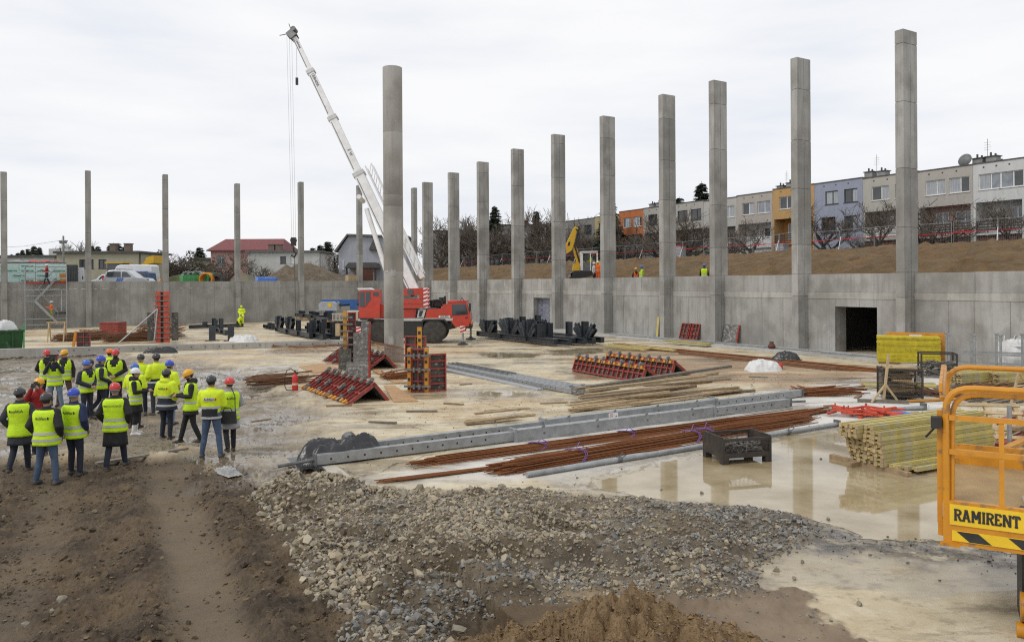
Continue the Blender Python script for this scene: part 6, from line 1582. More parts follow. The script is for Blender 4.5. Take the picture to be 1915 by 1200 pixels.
def tent(label, a, b, wd, hh, run=None, edge=None):
 """a->b: base edge of the visible panel (a far, b near); wd base width; """
 A, B = G(*a), G(*b); d = (B - A).normalized(); side = V3(-d.y, d.x)
 if side.x < 0: side = -side
 c = (A + B) / 2
 t = thing('formwork_tent', label, 'formwork', (c.x, c.y, 0))
 A0, B0 = A - c, B - c; run = run or wd / 2; L = (B - A).length
 h1 = math.hypot(hh, run); M = lean(A0, B0, -side, hh, run)
 if (M.to_3x3() @ V3(0, 1, 0)).dot(side) < 0:
  M = M @ Matrix.Translation((L, 0, 0)) @ Matrix.Rotation(math.pi, 4, 'Z')
 form_panel(t, Matrix.Translation((0, 0, .02)) @ M, L, h1, max(6, int(L / .30)), 2, edge=edge, top_only=bool(edge and edge[0] > .1))
 w2 = wd - run; h2 = math.hypot(hh, w2); M = lean(B0 + side * wd, A0 + side * wd, side, hh, w2)
 if (M.to_3x3() @ V3(0, 1, 0)).dot(side) > 0: M = M @ Matrix.Translation((L, 0, 0)) @ Matrix.Rotation(math.pi, 4, 'Z')
 form_panel(t, Matrix.Translation((0, 0, .02)) @ M, L, h2, max(6, int(L / .30)), 2, clamps=False)
 return t
tent('red ribbed formwork panels propped like a tent, nearest left one with yellow edge', (563, 726), (648, 756), 1.45, .60, .95, [.0])
tent('red ribbed formwork tent behind the round column foot', (602, 675), (684, 692), 1.5, .62, .95)
tent('front one of the two red formwork tents with orange lugs', (1069, 693), (1199, 716), 1.1, .62, .22, [.50])
tent('rear one of the two red formwork tents with orange lugs', (1128, 688), (1254, 706), 1.15, .66, .22, [.54])
def stand_panel(label, px, py, w, h, yaw, nv, nh, yellow=False, z=0.0, group=None):
 g = G(px, py); t = thing('formwork_shutter', label, 'formwork', (g.x, g.y, z), yaw, group)
 form_panel(t, Matrix.Identity(4), w, h, nv, nh, clamps=False, red='form_red')
 if yellow:
  for x in (-.12, w):
   e = MB(); e.bb(x + .002, x + .118, -.06, .12, 0, h + .02); e.build('side_rail', MT['form_yellow'], t)
   for k in range(int(h / .3)):
    e = MB(); e.bb(x + .02, x + .10, -.075, -.061, .1 + k * .3, .2 + k * .3); e.build('slot', MT['black'], t)
  for z_ in (h * .12, h * .5, h * .82):
   c = MB(); c.bb(-.22, w + .22, -.14, -.08, z_, z_ + .07); c.tube((w * .3, -.2, z_ - .05), (w * .3, -.2, z_ + .12), .04, 6); c.tube((w * .7, -.2, z_ - .05), (w * .7, -.2, z_ + .12), .04, 6); c.build('clamp_bar', MT['clamp'], t)
 return t
stand_panel('upright column form with two yellow side rails', 769, 733, .48, 1.50, R(-6), 2, 4, True)
stand_panel('red framed panel standing right of the yellow railed column form', 803, 732, .62, 1.30, R(22), 1, 5)
stand_panel('red framed panel standing behind the yellow railed column form', 757, 693, .95, 1.5, R(-12), 2, 4)
stand_panel('dark faced panel behind the column form, with yellow end', 802, 700, .85, 1.15, R(160), 2, 3)
g = G(785, 700); mb = MB(); mb.bb(-.09, .09, -.05, .05, 0, 1.95); o = mb.build('yellow_post', MT['form_yellow'], None, loc=(g.x, g.y, 0)); tag(o, 'upright yellow steel rail behind the column form', 'rail')
for k in range(6):
 e = MB(); e.bb(-.05, .05, -.062, -.0505, .15 + k * .3, .28 + k * .3); e.build('slot', MT['black'], o)
stand_panel('tall narrow red and yellow column form left of the round column', 651, 690, .36, 2.5, R(15), 1, 7, False)
g = G(646, 690); mb = MB(); mb.bb(-.08, .08, -.06, .06, 0, 2.55); o = mb.build('yellow_post', MT['form_yellow'], None, loc=(g.x, g.y, 0)); tag(o, 'tall yellow rail at the narrow column form', 'rail')
for k in range(8):
 c = MB(); c.bb(-.18, .35, -.15, -.07, .15 + k * .3, .22 + k * .3); c.build('clamp_bar', MT['clamp'], o)
MT['form_worn'] = mat('form_worn', (0.09, 0.085, 0.08), (0.20, 0.195, 0.185), 5, .7, .1, c3=(.34, .33, .31), s3=7, lo3=.52, hi3=.66)
for (px, py, w, h, yw, lab) in ((661, 694, .62, 1.65, 10, 'worn black form panel standing left of the round column'), (676, 692, .34, 2.1, 5, 'tall narrow worn grey form panel'), (633, 693, .5, .95, -8, 'short black form panel left of the tall column form'), (648, 706, .95, .62, -15, 'low worn form panel with red edge lying upright')):
 g = G(px, py); t = thing('formwork_sheet', lab, 'formwork', g, R(yw)); mb = MB(); mb.bb(0, w, 0, .06, 0, h); mb.build('board', MT['form_worn'] if px > 640 else MT['form_face'], t); mb = MB(); mb.bb(w + .001, w + .07, -.01, .09, 0, h); mb.build('edge_rail', MT['form_red'] if px != 633 else MT['form_face'], t)
cg0, cg1 = G(690, 672), G(757, 690); cage = thing('rebar_cage', 'rusty rebar cage lying behind the foot of the round column', 'rebar cage', cg0, math.atan2((cg1 - cg0).y, (cg1 - cg0).x)); L = 4.2
for k in range(8):
 a = k * math.pi / 4; mb = MB(); mb.tube((0, .42 * math.cos(a), .5 + .42 * math.sin(a)), (L, .42 * math.cos(a), .5 + .42 * math.sin(a)), .013, 5); mb.build('bar', MT['rust'], cage)
for k in range(28):
 x = .1 + k * .148; mb = MB(); mb.path([(x, .44 * math.cos(a), .5 + .44 * math.sin(a)) for a in [i * math.pi / 8 for i in range(16)]], .007, 4, closed=True); mb.build('hoop', MT['rust_dark'], cage)
g = G(291, 640); t = thing('column_formwork', 'tall red column formwork with clamps and black side panels on the far slab', 'formwork', g, R(8))
for x in (0, .50):
 mb = MB(); mb.bb(x, x + .32, 0, .25, 0, 3.35); mb.build('red_rail', MT['orange_red'], t)
mb = MB(); mb.bb(.33, .49, .08, .2, 0, 3.3); mb.build('core_panel', MT['black'], t)
for k in range(9):
 mb = MB(); z = .25 + k * .35; mb.bb(-.12, .94, -.08, -.02, z, z + .07); mb.tube((.1, -.1, z + .03), (.1, .0, z + .03), .06, 6); mb.tube((.7, -.1, z + .03), (.7, .0, z + .03), .06, 6); mb.build('clamp_bar', MT['clamp'], t)
for (a, b) in ((-.55, -.16), (.98, 1.35)):
 mb = MB(); mb.bb(a, b, .1, .3, .1, 1.95); mb.build('side_panel', MT['form_face'], t)
for (e, n) in (((-1.9, -1.2, .05), 'push_pull_prop'), ((.12, -.7, .05), 'push_pull_prop')):
 mb = MB(); mb.tube(e, (.15, -.05, 2.2), .045, 8); mb.build(n, MT['galv'], t, True)
g = G(186, 630); t = thing('block_stack', 'square stack of dark red panels on the far slab', 'panel stack', g, R(-4))
for k in range(9):
 mb = MB(); mb.bb(0, 1.42, 0, 1.1, .05 + k * .115, .05 + k * .115 + .105); mb.build('red_panel', MT['brick_red'], t)
def mesh_mat_pile(label, px, py, w, d, n, h, seed, m='rust', yaw=None):
 r = random.Random(seed); g = G(px, py); t = thing('reinforcement_mesh', label, 'rebar', g, YAW_E if yaw is None else yaw)
 mb = MB()
 for i in range(n):
  z = .03 + h * i / n * r.uniform(.7, 1.2); a = V3(r.uniform(0, w * .3), r.uniform(0, d), z); an = r.gauss(0, .12) if r.random() < .75 else r.uniform(.9, 1.8)
  L = w * r.uniform(.5, 1.0) if abs(an) < .6 else d * .8
  mb.tube(a, a + V3(math.cos(an) * L, math.sin(an) * L, r.uniform(-.08, .12)), r.uniform(.014, .024), 4)
 tag(mb.build('bars', MT[m], t), kind='stuff'); return t
mesh_mat_pile('rusty bent bars heaped left of the red panel stack', 95, 640, 3.2, 1.5, 120, .45, 1, 'rust_dark')
mesh_mat_pile('rusty mesh heap in front of the red panel stack', 190, 641, 3.5, 1.2, 150, .5, 2, 'rust_dark')
mesh_mat_pile('rusty bars left of the red column formwork', 255, 632, 2.0, 1.2, 110, .9, 3, 'rust_dark')
mesh_mat_pile('rusty bars right of the red column formwork', 312, 632, 1.2, 1.0, 80, .9, 4, 'rust_dark')
mesh_mat_pile('small heap of rusty hooked bars on timbers near the extinguisher', 462, 724, 2.4, 1.0, 90, .28, 5, 'rust_dark')
mesh_mat_pile('rusty bars with purple ties right of the round column', 722, 712, 1.8, .8, 70, .2, 6, 'rust')
mesh_mat_pile('loose rusty bars at the right end of the galvanised struts', 1497, 742, 2.2, .8, 80, .15, 7, 'rust', R(5))
mesh_mat_pile('thin rusty offcuts scattered along the foundation beam', 330, 651, 9, .5, 60, .08, 8, 'rust', R(6))
mesh_mat_pile('rusty bar mats under the pale timber posts, right side', 1815, 752, 4.0, 1.6, 130, .12, 9, 'rust_dark')
g = G(145, 636); t = thing('timber_crate', 'low dark crate of scraps on the far slab', 'crate', g, .1)
mb = MB(); mb.bb(0, 1.3, 0, .9, .05, .12); mb.build('floor', MT['wood_dark'], t)
for (x0, x1, y0, y1) in ((0, 1.3, 0, .04), (0, 1.3, .86, .9), (0, .04, .041, .859), (1.26, 1.3, .041, .859)):
 mb = MB(); mb.bb(x0, x1, y0, y1, .121, .5); mb.build('side', MT['black'], t)
mb = MB(); r_ = random.Random(4)
for i in range(30): mb.box((r_.uniform(.1, 1.2), r_.uniform(.1, .8), r_.uniform(.3, .7)), (r_.uniform(.1, .4), .1, .1), r_.uniform(0, 3))
tag(mb.build('scraps', MT['wood_pale'], t), kind='stuff')
stand_panel('tilted red framed panel among the scraps on the far slab', 143, 650, .75, .95, R(20), 2, 3)
g = G(139, 648); mb = MB(); mb.bb(-.14, .0, -.05, .05, 0, .95); o = mb.build('yellow_post', MT['form_yellow'], None, loc=(g.x, g.y, 0)); o.rotation_euler = (0, .2, 0); tag(o, 'yellow rail leaning on the tilted red panel, far slab', 'rail')
g = G(92, 640); t = thing('sawhorse', 'pale timber sawhorse near the green skip', 'trestle', g, .25)
for x in (0, .95):
 for sg in (-1, 1):
  mb = MB(); mb.beam((x, sg * .35, 0), (x, sg * .04, 1.3), .07, .06); mb.build('leg', MT['wood_pale'], t)
mb = MB(); mb.beam((-.15, 0, 1.33), (1.1, 0, 1.33), .1, .1); mb.build('beam', MT['wood_pale'], t)
g1 = G(44, 656); yk = R(38); w = 3.2; g0 = g1 - V3(math.cos(yk), math.sin(yk)) * w; t = thing('skip', 'dark green steel skip with white bags at the left picture edge', 'skip', g0, yk)
mb = MB(); mb.hexa([V3(.3, .1, .1), V3(w - .05, .1, .1), V3(w - .05, 1.9, .1), V3(.3, 1.9, .1), V3(0, 0, 1.15), V3(w, 0, 1.15), V3(w, 2.0, 1.15), V3(0, 2.0, 1.15)]); mb.build('tub', MT['green_bin'], t)
mb = MB(); mb.bb(-.05, w + .05, -.06, .05, 1.12, 1.24); mb.bb(w - .04, w + .08, .051, 2.0, 1.12, 1.24); mb.build('rim', MT['green_bin'], t)
for x in (w * .25, w * .55, w * .82):
 mb = MB(); mb.bb(x, x + .09, -.05, .06, .12, 1.11); mb.build('rib', MT['green_bin'], t)
mb = MB(); mb.beam((w + .02, .02, 0), (w + .02, .02, 1.6), .08, .08); mb.build('corner_post', MT['green_light'], t)
def sack(name, label, cat, p, rx, ry, h, m, seed, rz=0.0, parent=None):
 n = 52; X, Yy = np.meshgrid(np.linspace(-1, 1, n), np.linspace(-1, 1, n)); an_ = np.arctan2(Yy, X); d = np.clip((np.maximum(abs(X), abs(Yy)) * .6 + np.hypot(X, Yy) * .4) * (.85 + .7 * fbm(np.cos(an_) * 1.5 + seed * 3.1, np.sin(an_) * 1.5 + 9, 3)), 0, 1)
 z = h * np.sqrt(np.clip(1 - d ** 2.6, 0, 1)) * (.62 + .75 * fbm(X * 1.6 + seed, Yy * 1.6 + seed, 3)) + (.5 - abs(fbm(X * 2.6 + seed, Yy * 2.6, 5) - .5) * 5) * h * .34 * sstep(1.0, .8, d)
 me = grid_mesh(name, X.ravel() * rx, Yy.ravel() * ry, z.ravel(), n, n); me.materials.append(MT[m]); o = link(name, me, parent); o.location = p; o.rotation_euler = (0, 0, rz)
 if label: tag(o, label, cat)
 return o
pS = G(8, 640);
sack('rubbish_bag', 'crumpled white plastic bags piled in the dark green skip', 'bag', g0 + V3(math.cos(yk), math.sin(yk)) * w * .66 + V3(-math.sin(yk), math.cos(yk)) * .9 + UPZ * 1.0, 1.0, .8, .75, 'sheet_white', 3, yk)
# ================================================================== workers' odds and ends near the extinguisher
g = G(552, 730); t = thing('fire_extinguisher', 'red fire extinguisher with black hose standing on the slab', 'extinguisher', g)
mb = MB(); mb.lathe([(.10, 0), (.105, .02), (.105, .46), (.08, .54), (.035, .58), (.035, .62)], n=18); mb.build('cylinder', MT['red'], t, True)
mb = MB(); mb.bb(-.02, .1, -.02, .02, .62, .66); mb.bb(-.03, .11, -.02, .02, .70, .72); mb.tube((0, 0, .58), (0, 0, .71), .025, 8); mb.build('valve_handle', MT['black'], t)
mb = MB(); mb.path([(0, 0, .66), (-.15, 0, .78), (-.3, 0, .70), (-.38, 0, .4), (-.36, 0, .15), (-.3, 0, .02), (-.05, -.12, .02)], .016, 6); mb.build('hose', MT['black'], t, True)
mb = MB(); mb.lathe([(.1062, .2), (.1062, .27)], n=18, cap=False); mb.build('label_band', MT['beige_box'], t, True)
for (a, b, lab) in (((456, 712), (482, 702), 'short timber under the hooked bars, upper left'), ((466, 728), (512, 722), 'short timber under the hooked bars, front'), ((470, 722), (530, 712), 'short timber under the hooked bars, middle')):
 A, B = G(*a), G(*b); mb = MB(); mb.beam((0, 0, .04), (B - A), .1, .08); o = mb.build('timber', MT['wood_grey'], None, loc=A); tag(o, lab, 'timber')
A, B = G(180, 860), G(350, 832); mb = MB(); d = B - A; mb.beam((0, 0, 0), (d.x, d.y, 0), .16, .05); o = mb.build('plank', MT['wood_grey'], None, loc=(A.x, A.y, -.07)); tag(o, 'long weathered plank lying in the mud beside the visitors', 'plank')
MT['ply_stain'] = mat('ply_stain', (0.46, 0.28, 0.13), (0.36, 0.21, 0.10), 3, .7, .05)
for (q, lab) in (([(718, 722), (738, 722), (782, 751), (736, 752)], 'rust tinted board lying on the slab in front of the column form'), ([(560, 686), (600, 680), (640, 690), (585, 699)], 'ochre board lying between the two formwork tents'), ([(690, 688), (705, 688), (760, 716), (738, 717)], 'narrow ochre board lying right of the round column foot')):
 pts = [G(*s_) for s_ in q]; c = sum(pts, V3(0, 0)) / 4; mb = MB(); mb.hexa([p - c + V3(0, 0, .006) for p in pts] + [p - c + V3(0, 0, .028) for p in pts]); o = mb.build('board', MT['ply_stain'], None, loc=c); tag(o, lab, 'board')
# ================================================================== galvanised strut pile in the middle
A, B = G(834, 688), G(1080, 736); d = (B - A).normalized(); sd = V3(-d.y, d.x)
for k in range(6):
 o_ = sd * (k * .17 - .2); L = (B - A).length * (1 - .03 * (k % 3)); t = thing('galvanised_strut', nth(k) + ' slim galvanised strut in the mid slab pile, counted from the front', 'steel strut', A + o_, math.atan2(d.y, d.x), 'galvanised struts piled mid slab')
 mb = MB(); mb.beam((0, 0, .10), (L, 0, .10), .11, .16); mb.build('profile', MT['galv'], t)
 mb = MB()
 for q in range(14): mb.tube((L * .5 + q * .3, -.06, .1), (L * .5 + q * .3, -.0555, .1), .018, 6)
 tag(mb.build('peg_hole', MT['black'], t), kind='stuff'); mb = MB(); mb.bb(L, L + .03, -.09, .09, .01, .22); mb.tube((L + .03, 0, .1), (L + .2, 0, .1), .04, 8); mb.build('end_plate', MT['galv'], t)
for k in range(3):
 o_ = sd * (-.42 - k * .1); t = tag(MB().tube((0, 0, .06), d * 8.2, .05, 8).build('steel_tube', MT['galv'], None, True, A + o_), nth(2 - k) + ' round galvanised tube from the front beside the strut pile', 'steel tube', 'galvanised tubes of the mid slab pile')
for k in range(3):
 o_ = sd * (.1 + k * .2); a = A + o_ + UPZ * .22; t = MB().tube((0, 0, 0), d * 5.0, .025, 6).build('steel_rod', MT['galv_dark'], None, True, a); tag(t, nth(k) + ' thin dark rod from the front on top of the strut pile', 'steel rod', 'rods on the strut pile')
# ================================================================== two long telescopic struts in front
def long_strut(label, a, b, breaks, sticker=None):
 A, B = G(*a), G(*b); d = B - A; L = d.length; t = thing('telescopic_strut', label, 'steel strut', A, math.atan2(d.y, d.x))
 f0, f1 = breaks
 for nm, x0, x1, w, h in (('inner_profile', 0, f0 * L + .2, .17, .20), ('sleeve', f0 * L, f1 * L, .23, .27), ('inner_profile', f1 * L - .2, L, .17, .20)):
  mb = MB(); mb.beam((x0, 0, .14), (x1, 0, .14), w, h); mb.build(nm, MT['galv'] if nm != 'sleeve' else MT['galv'], t)
 for x in (f0 * L, f1 * L):
  mb = MB(); mb.bb(x - .03, x + .03, -.15, .15, .0, .31); mb.build('flange', MT['galv'], t)
 for x0, x1 in ((.3, f0 * L - .1), (f1 * L + .15, L - .2)):
  n = int((x1 - x0) / .36)
  for i in range(n):
   x = x0 + i * .36; mb = MB(); mb.tube((x, -.0865, .14), (x, -.0855, .14), .024, 8); mb.tube((x, -.09, .14), (x, -.0862, .14), .02, 8); mb.build('peg_hole', MT['black'], t)
 for x in (0, L):
  mb = MB(); s_ = -1 if x == 0 else 1; mb.bb(min(x, x + s_ * .03), max(x, x + s_ * .03), -.12, .12, .02, .27); mb.tube((x + s_ * .03, 0, .14), (x + s_ * .75, 0, .10), .035, 8); mb.build('spindle', MT['galv_dark'], t)
 for i in range(4):
  x = f0 * L + (f1 - f0) * L * (i + .5) / 4; mb = MB(); mb.tube((x, -.125, .14), (x, -.116, .14), .03, 8); mb.tube((x - .05, -.1, .285), (x + .05, -.05, .30), .02, 6); mb.build('bolt', MT['galv_dark'], t)
 if sticker:
  mb = MB(); x = sticker * L; mb.bb(x, x + .32, -.1185, -.1155, .02, .25); s2 = mb.build('sticker', MT['white'], t); mb = MB()
  for q in range(4): mb.bb(x + .04, x + .15, -.1195, -.1188, .05 + q * .05, .07 + q * .05)
  mb.build('print', MT['red'], s2)
 return t
long_strut('front one of the two long perforated galvanised struts', (590, 872), (1474, 760), (.33, .78))
long_strut('rear one of the two long perforated galvanised struts, with a white sticker', (700, 845), (1496, 742), (.31, .73), .45)
MT['sheet_black']
g = G(640, 856); o = sack('black_sheeting', 'crumpled black plastic sheeting at the slab corner', 'sheeting', (g.x, g.y, .0), 1.05, .6, .42, 'sheet_black', 11, R(28))
g = G(655, 838); mb = MB(); mb.lathe([(.10, -.25), (.17, -.25), (.18, .25), (.11, .25)], (0, 0, .17), 20, Matrix.Rotation(R(90), 3, 'X') @ Matrix.Rotation(R(20), 3, 'Y'), cap=False); o = mb.build('sheeting_roll', MT['sheet_black'], None, True, (g.x, g.y, 0)); tag(o, 'open roll of black sheeting behind the strut ends', 'sheeting')
mb = MB(); c0 = SLAB_C - EDGE_D * .05
ringp = []
for i in range(9):
 q = c0 + EDGE_D * (i * .22); ringp.append([q + nrm * (.05 + .03 * math.sin(i * 1.7)) + UPZ * (-.3), q + nrm * (.09 + .03 * math.sin(i * 2.3)) + UPZ * (-.1), q + nrm * (.06 + .02 * math.sin(i)) + UPZ * (.03 + .05 * math.sin(i * .9 + 1)), q - nrm * .04 + UPZ * .03])
mb.rings([[p for p in r] for r in ringp], False, False, False); o = mb.build('membrane_strip', MT['sheet_black'], None, True); tag(o, 'torn black membrane hanging over the slab edge', 'membrane')
# ================================================================== rebar bundles in front
def rebar_bundle(label, a, b, n, wd, hh, seed, straps=(), r0=.010, taper=.25, m='rust'):
 r = random.Random(seed); A, B = G(*a), G(*b); d = B - A; L = d.length; t = thing('rebar_bundle', label, 'rebar', A, math.atan2(d.y, d.x)); mb = MB()
 for i in range(n):
  y = r.gauss(0, wd * .33); z = .02 + abs(r.gauss(0, hh * .5)) * max(0.1, 1 - abs(y) / wd); x0 = -r.random() ** 2 * L * taper * .3; x1 = L + r.gauss(0, L * .04); an = r.gauss(0, .010)
  if r.random() < .06: an = r.gauss(0, .04)
  pts = [V3(x0, y - an * L * .5 + r.gauss(0, wd * .12), z), V3(L * .3, y - an * L * .2, z + r.uniform(0, .01)), V3(L * .65, y * .9 + an * L * .15, z), V3(x1, y + an * L * .5 + r.gauss(0, wd * .1), max(.012, z * .8))]
  mb.path(pts, r.uniform(r0 * .8, r0 * 1.25), 5, cap=True)
 tag(mb.build('bars', MT[m], t), kind='stuff')
 for f in straps:
  mb = MB(); x = f * L
  for q in range(2): mb.path([(x + .05 * q + .2 * math.sin(k), wd * (-.75 + 1.5 * k / 8), .02 + hh * 1.25 * math.sin(math.pi * k / 8)) for k in range(9)], .009, 5)
  mb.path([(x, -wd * .2, hh * 1.25), (x + .12, -wd * .1, hh * 1.9), (x + .25, 0, hh * 1.3), (x + .35, -.05, hh * 1.1)], .009, 5); mb.build('tie_strap', MT['purple'], t)
 return t
rebar_bundle('nearest thin run of rusty reinforcing bars', (745, 899), (1250, 838), 34, .10, .06, 1)
rebar_bundle('rear bundle of rusty reinforcing bars beside the long struts', (830, 864), (1510, 772), 120, .24, .13, 2, (.2, .42))
rebar_bundle('broad front bundle of rusty reinforcing bars with purple ties', (960, 880), (1490, 790), 170, .34, .20, 3, (.17, .55, .6))
rebar_bundle('rusty bars spread at the right end of the bundles', (1180, 838), (1530, 772), 60, .22, .10, 4, (.35,))
rebar_bundle('long rusty bar bundle along the right wall ledge', (1170, 648), (1640, 694), 110, .5, .12, 5, r0=.014)
rebar_bundle('second rusty bar bundle along the right wall ledge', (1290, 662), (1560, 690), 80, .5, .10, 6, r0=.014, m='rust_dark')
A, B = G(985, 893), G(1565, 797); d = B - A; t = thing('steel_pipe', 'long galvanised pipe at the edge of the puddle', 'pipe', A, math.atan2(d.y, d.x)); L = d.length
mb = MB(); mb.tube((0, 0, .062), (L, 0, .062), .055, 14); mb.build('pipe', MT['galv'], t, True)
for f in (.24, .8):
 mb = MB(); x = f * L; mb.lathe([(.062, -.05), (.066, 0), (.062, .05)], (x, 0, .062), 14, Matrix.Rotation(R(90), 3, 'Y'), cap=False); mb.path([(x, 0, .12), (x + .05, -.05, .2), (x + .12, -.08, .16), (x - .08, -.1, .08)], .012, 5); mb.build('coupler', MT['galv_dark'], t, True)
mb = MB(); mb.bb(L, L + .02, -.1, .1, .0, .17); mb.tube((L, .05, .1), (L + .12, .05, .13), .02, 6); mb.build('end_plate', MT['galv_dark'], t)
# ================================================================== plank pile behind the struts
r_ = random.Random(8)
PL = [((1064, 772), (1215, 757), 0), ((1066, 772), (1290, 738), 0), ((1075, 768), (1310, 735), 0), ((1070, 765), (1300, 733), 1), ((1062, 768), (1250, 742), 1), ((1080, 762), (1380, 735), 1), ((1085, 756), (1330, 728), 2), ((1095, 752), (1290, 736), 2), ((1085, 760), (1275, 738), 2), ((1098, 750), (1320, 724), 3), ((1100, 745), (1365, 702), 3), ((1075, 746), (1155, 735), 1), ((1076, 742), (1160, 732), 2), ((1205, 740), (1365, 726), 3), ((1150, 735), (1340, 712), 2), ((1240, 745), (1410, 732), 0), ((1180, 760), (1385, 735), 0), ((870, 795), (970, 785), 0), ((872, 790), (1000, 777), 0), ((888, 784), (990, 776), 1)]
for k, (a, b, lay) in enumerate(PL):
 A, B = G(*a), G(*b); d = B - A; w_ = r_.choice((.12, .16, .2)); h_ = r_.choice((.045, .06, .09)); z = .03 + lay * .09 + r_.uniform(0, .03)
 mb = MB(); mb.beam((0, 0, 0), (d.x, d.y, r_.uniform(-.02, .05)), w_, h_); o = mb.build('plank', MT[r_.choice(('wood', 'wood', 'wood_grey', 'wood_pale'))], None, loc=(A.x, A.y, z + h_ / 2))
 tag(o, nth(k) + ' weathered plank of the loose pile behind the long struts' if k < 17 else nth(k - 17) + ' short plank left of the plank pile, counted from the front', 'plank', 'planks in the loose pile' if k < 17 else 'short planks left of the pile')
# ================================================================== mesh box of scaffold parts in the puddle
g = G(1352, 868); t = thing('mesh_box', 'dark steel mesh box full of fittings standing in the puddle', 'mesh box', (g.x, g.y, -.01), R(14)); W_, Dp, Hh = 1.12, .85, .52
MT['box_steel'] = mat('box_steel', (0.026, 0.024, 0.022), (0.06, 0.045, 0.034), 5, .6, .1)
for x in (0, W_ - .14):
 for y in (0, Dp - .14):
  mb = MB(); mb.bb(x, x + .14, y, y + .14, 0, .12); mb.build('foot', MT['box_steel'], t)
mb = MB(); mb.bb(0, W_, 0, Dp, .121, .15); mb.build('floor', MT['box_steel'], t)
for (x0, x1, y0, y1, nm) in ((0, W_, 0, .03, 'front_rail'), (0, W_, Dp - .03, Dp, 'back_rail')):
 mb = MB(); mb.bb(x0, x1, y0, y1, .1505, .22); mb.bb(x0, x1, y0, y1, Hh - .06, Hh); mb.bb(x0, x0 + .05, y0, y1, .221, Hh - .061); mb.bb(x1 - .05, x1, y0, y1, .221, Hh - .061); mb.build(nm, MT['box_steel'], t)
 mb = MB()
 for i in range(1, 34): mb.tube((x0 + .05 + (x1 - x0 - .1) * i / 34, (y0 + y1) / 2, .22), (x0 + .05 + (x1 - x0 - .1) * i / 34, (y0 + y1) / 2, Hh - .06), .0035, 3, cap=False)
 for i in range(1, 8): mb.tube((x0 + .05, (y0 + y1) / 2, .22 + i * .03), (x1 - .05, (y0 + y1) / 2, .22 + i * .03), .0035, 3, cap=False)
 mb.build('mesh', MT['box_steel'], t)
for x in (0, W_ - .03):
 mb = MB(); mb.bb(x, x + .03, .031, Dp - .031, .151, Hh + .03); mb.build('side_panel', MT['box_steel'], t)
mb = MB(); r_ = random.Random(3)
for i in range(150):
 c = V3(r_.uniform(.1, W_ - .1), r_.uniform(.1, Dp - .1), r_.uniform(.17, .36)); dd = V3(r_.gauss(0, 1), r_.gauss(0, 1), r_.gauss(0, .5)).normalized(); mb.tube(c - dd * .09, c + dd * .09, r_.uniform(.012, .03), 5)
tag(mb.build('fittings', MT['clamp'], t), kind='stuff')
# ================================================================== timber formwork beams (I section) stacks
def h20_mesh(L):
 mb = MB(); mb.bb(0, L, -.10, -.035, -.04, .04); mb.bb(0, L, .035, .10, -.04, .04); mb.bb(0.01, L - .01, -.0345, .0345, -.02, .02)
 return mb.mesh('timber_beam', MT['h20'])
def h20_cap():
 mb = MB();
 for y in (-.0675, .0675):
  mb.bb(-.006, .03, y - .0335, y + .0335, -.0408, .0408)
 return mb.mesh('end_cap', MT['wood_pale'])
H20M = {L: h20_mesh(L) for L in (2.45, 2.9, 3.6)}; H20C = h20_cap()
def h20(p, yaw, L, label, group, tilt=0.0):
 t = link('timber_beam', H20M[L]); t.location = p; t.rotation_euler = (0, tilt, yaw); tag(t, label, 'timber beam', group)
 for x, q in ((0, 0), (L, math.pi)):
  c = link('end_cap', H20C, t); c.location = (x, 0, 0); c.rotation_euler = (0, 0, q)
 return t
g = G(1672, 886); ye = R(27); ex_, ey_ = V3(math.cos(ye), math.sin(ye)), V3(-math.sin(ye), math.cos(ye))
for lay in range(9):
 for c_ in range(4):
  off = r_.uniform(-.05, .05) - (.18 if lay >= 6 and c_ >= 2 else 0) + lay * -.012
  if lay >= 6 and c_ == 0 and lay == 8: continue
  p = g + ex_ * (off + .02) + ey_ * (.32 + c_ * .208 + (lay % 2) * .02); h20((p.x, p.y, .12 + lay * .0865), ye, 3.6, 'yellow timber formwork beam in the big stack standing in the puddle', 'timber beams of the puddle stack')
for c_ in range(6):
 p = g + ex_ * (.12 + .10 * c_) + ey_ * (.10 - c_ * .13);
 if c_ < 3: h20((p.x, p.y, .10), ye - .02, 3.6, 'yellow timber beam lying along the foot of the puddle stack', 'timber beams at the foot of the stack')
for f, lab in ((.1, 'left sleeper timber under the puddle beam stack'), (2.6, 'right sleeper timber under the puddle beam stack')):
 p = g + ex_ * f - ey_ * .25; mb = MB(); mb.beam((0, 0, 0), ey_ * 1.8, .12, .09); o = mb.build('timber', MT['wood'], None, loc=(p.x, p.y, .03)); tag(o, lab, 'timber')
g2 = G(1588, 872); mb = MB(); mb.beam((0, 0, 0), ex_ * .6, .12, .10); o = mb.build('timber', MT['wood'], None, loc=(g2.x, g2.y, .03)); tag(o, 'short squared timber sticking out left of the beam stack', 'timber')
for (px, py, nc, nl, L, lab, grp) in ((1795, 724, 3, 5, 2.9, 'yellow timber beam in the rear left stack behind the orange lift', 'beams of the rear left stack'), (1865, 722, 4, 5, 2.9, 'yellow timber beam in the rear right stack behind the orange lift', 'beams of the rear right stack')):
 g = G(px, py)
 for lay in range(nl):
  for c_ in range(nc):
   p = g + ex_ * r_.uniform(-.1, .1) + ey_ * (c_ * .23); h20((p.x, p.y, .1 + lay * .0865), ye - .06, L, lab, grp)
for k, (px, py, L) in enumerate(((1130, 648, 3.6), (1140, 646, 3.6), (1180, 649, 3.6), (1610, 719, 2.45), (1612, 722, 2.45))):
 g = G(px, py, .06 if k < 3 else .0); h20((g.x, g.y, .14 if k < 3 else .06), YAW_D + math.pi if k < 3 else R(-10), L, 'yellow timber beam lying by the right end of the black steel pile' if k < 3 else 'short yellow timber beam left of the timber filled cage', 'beams by the steel pile' if k < 3 else 'short beams left of the cage')
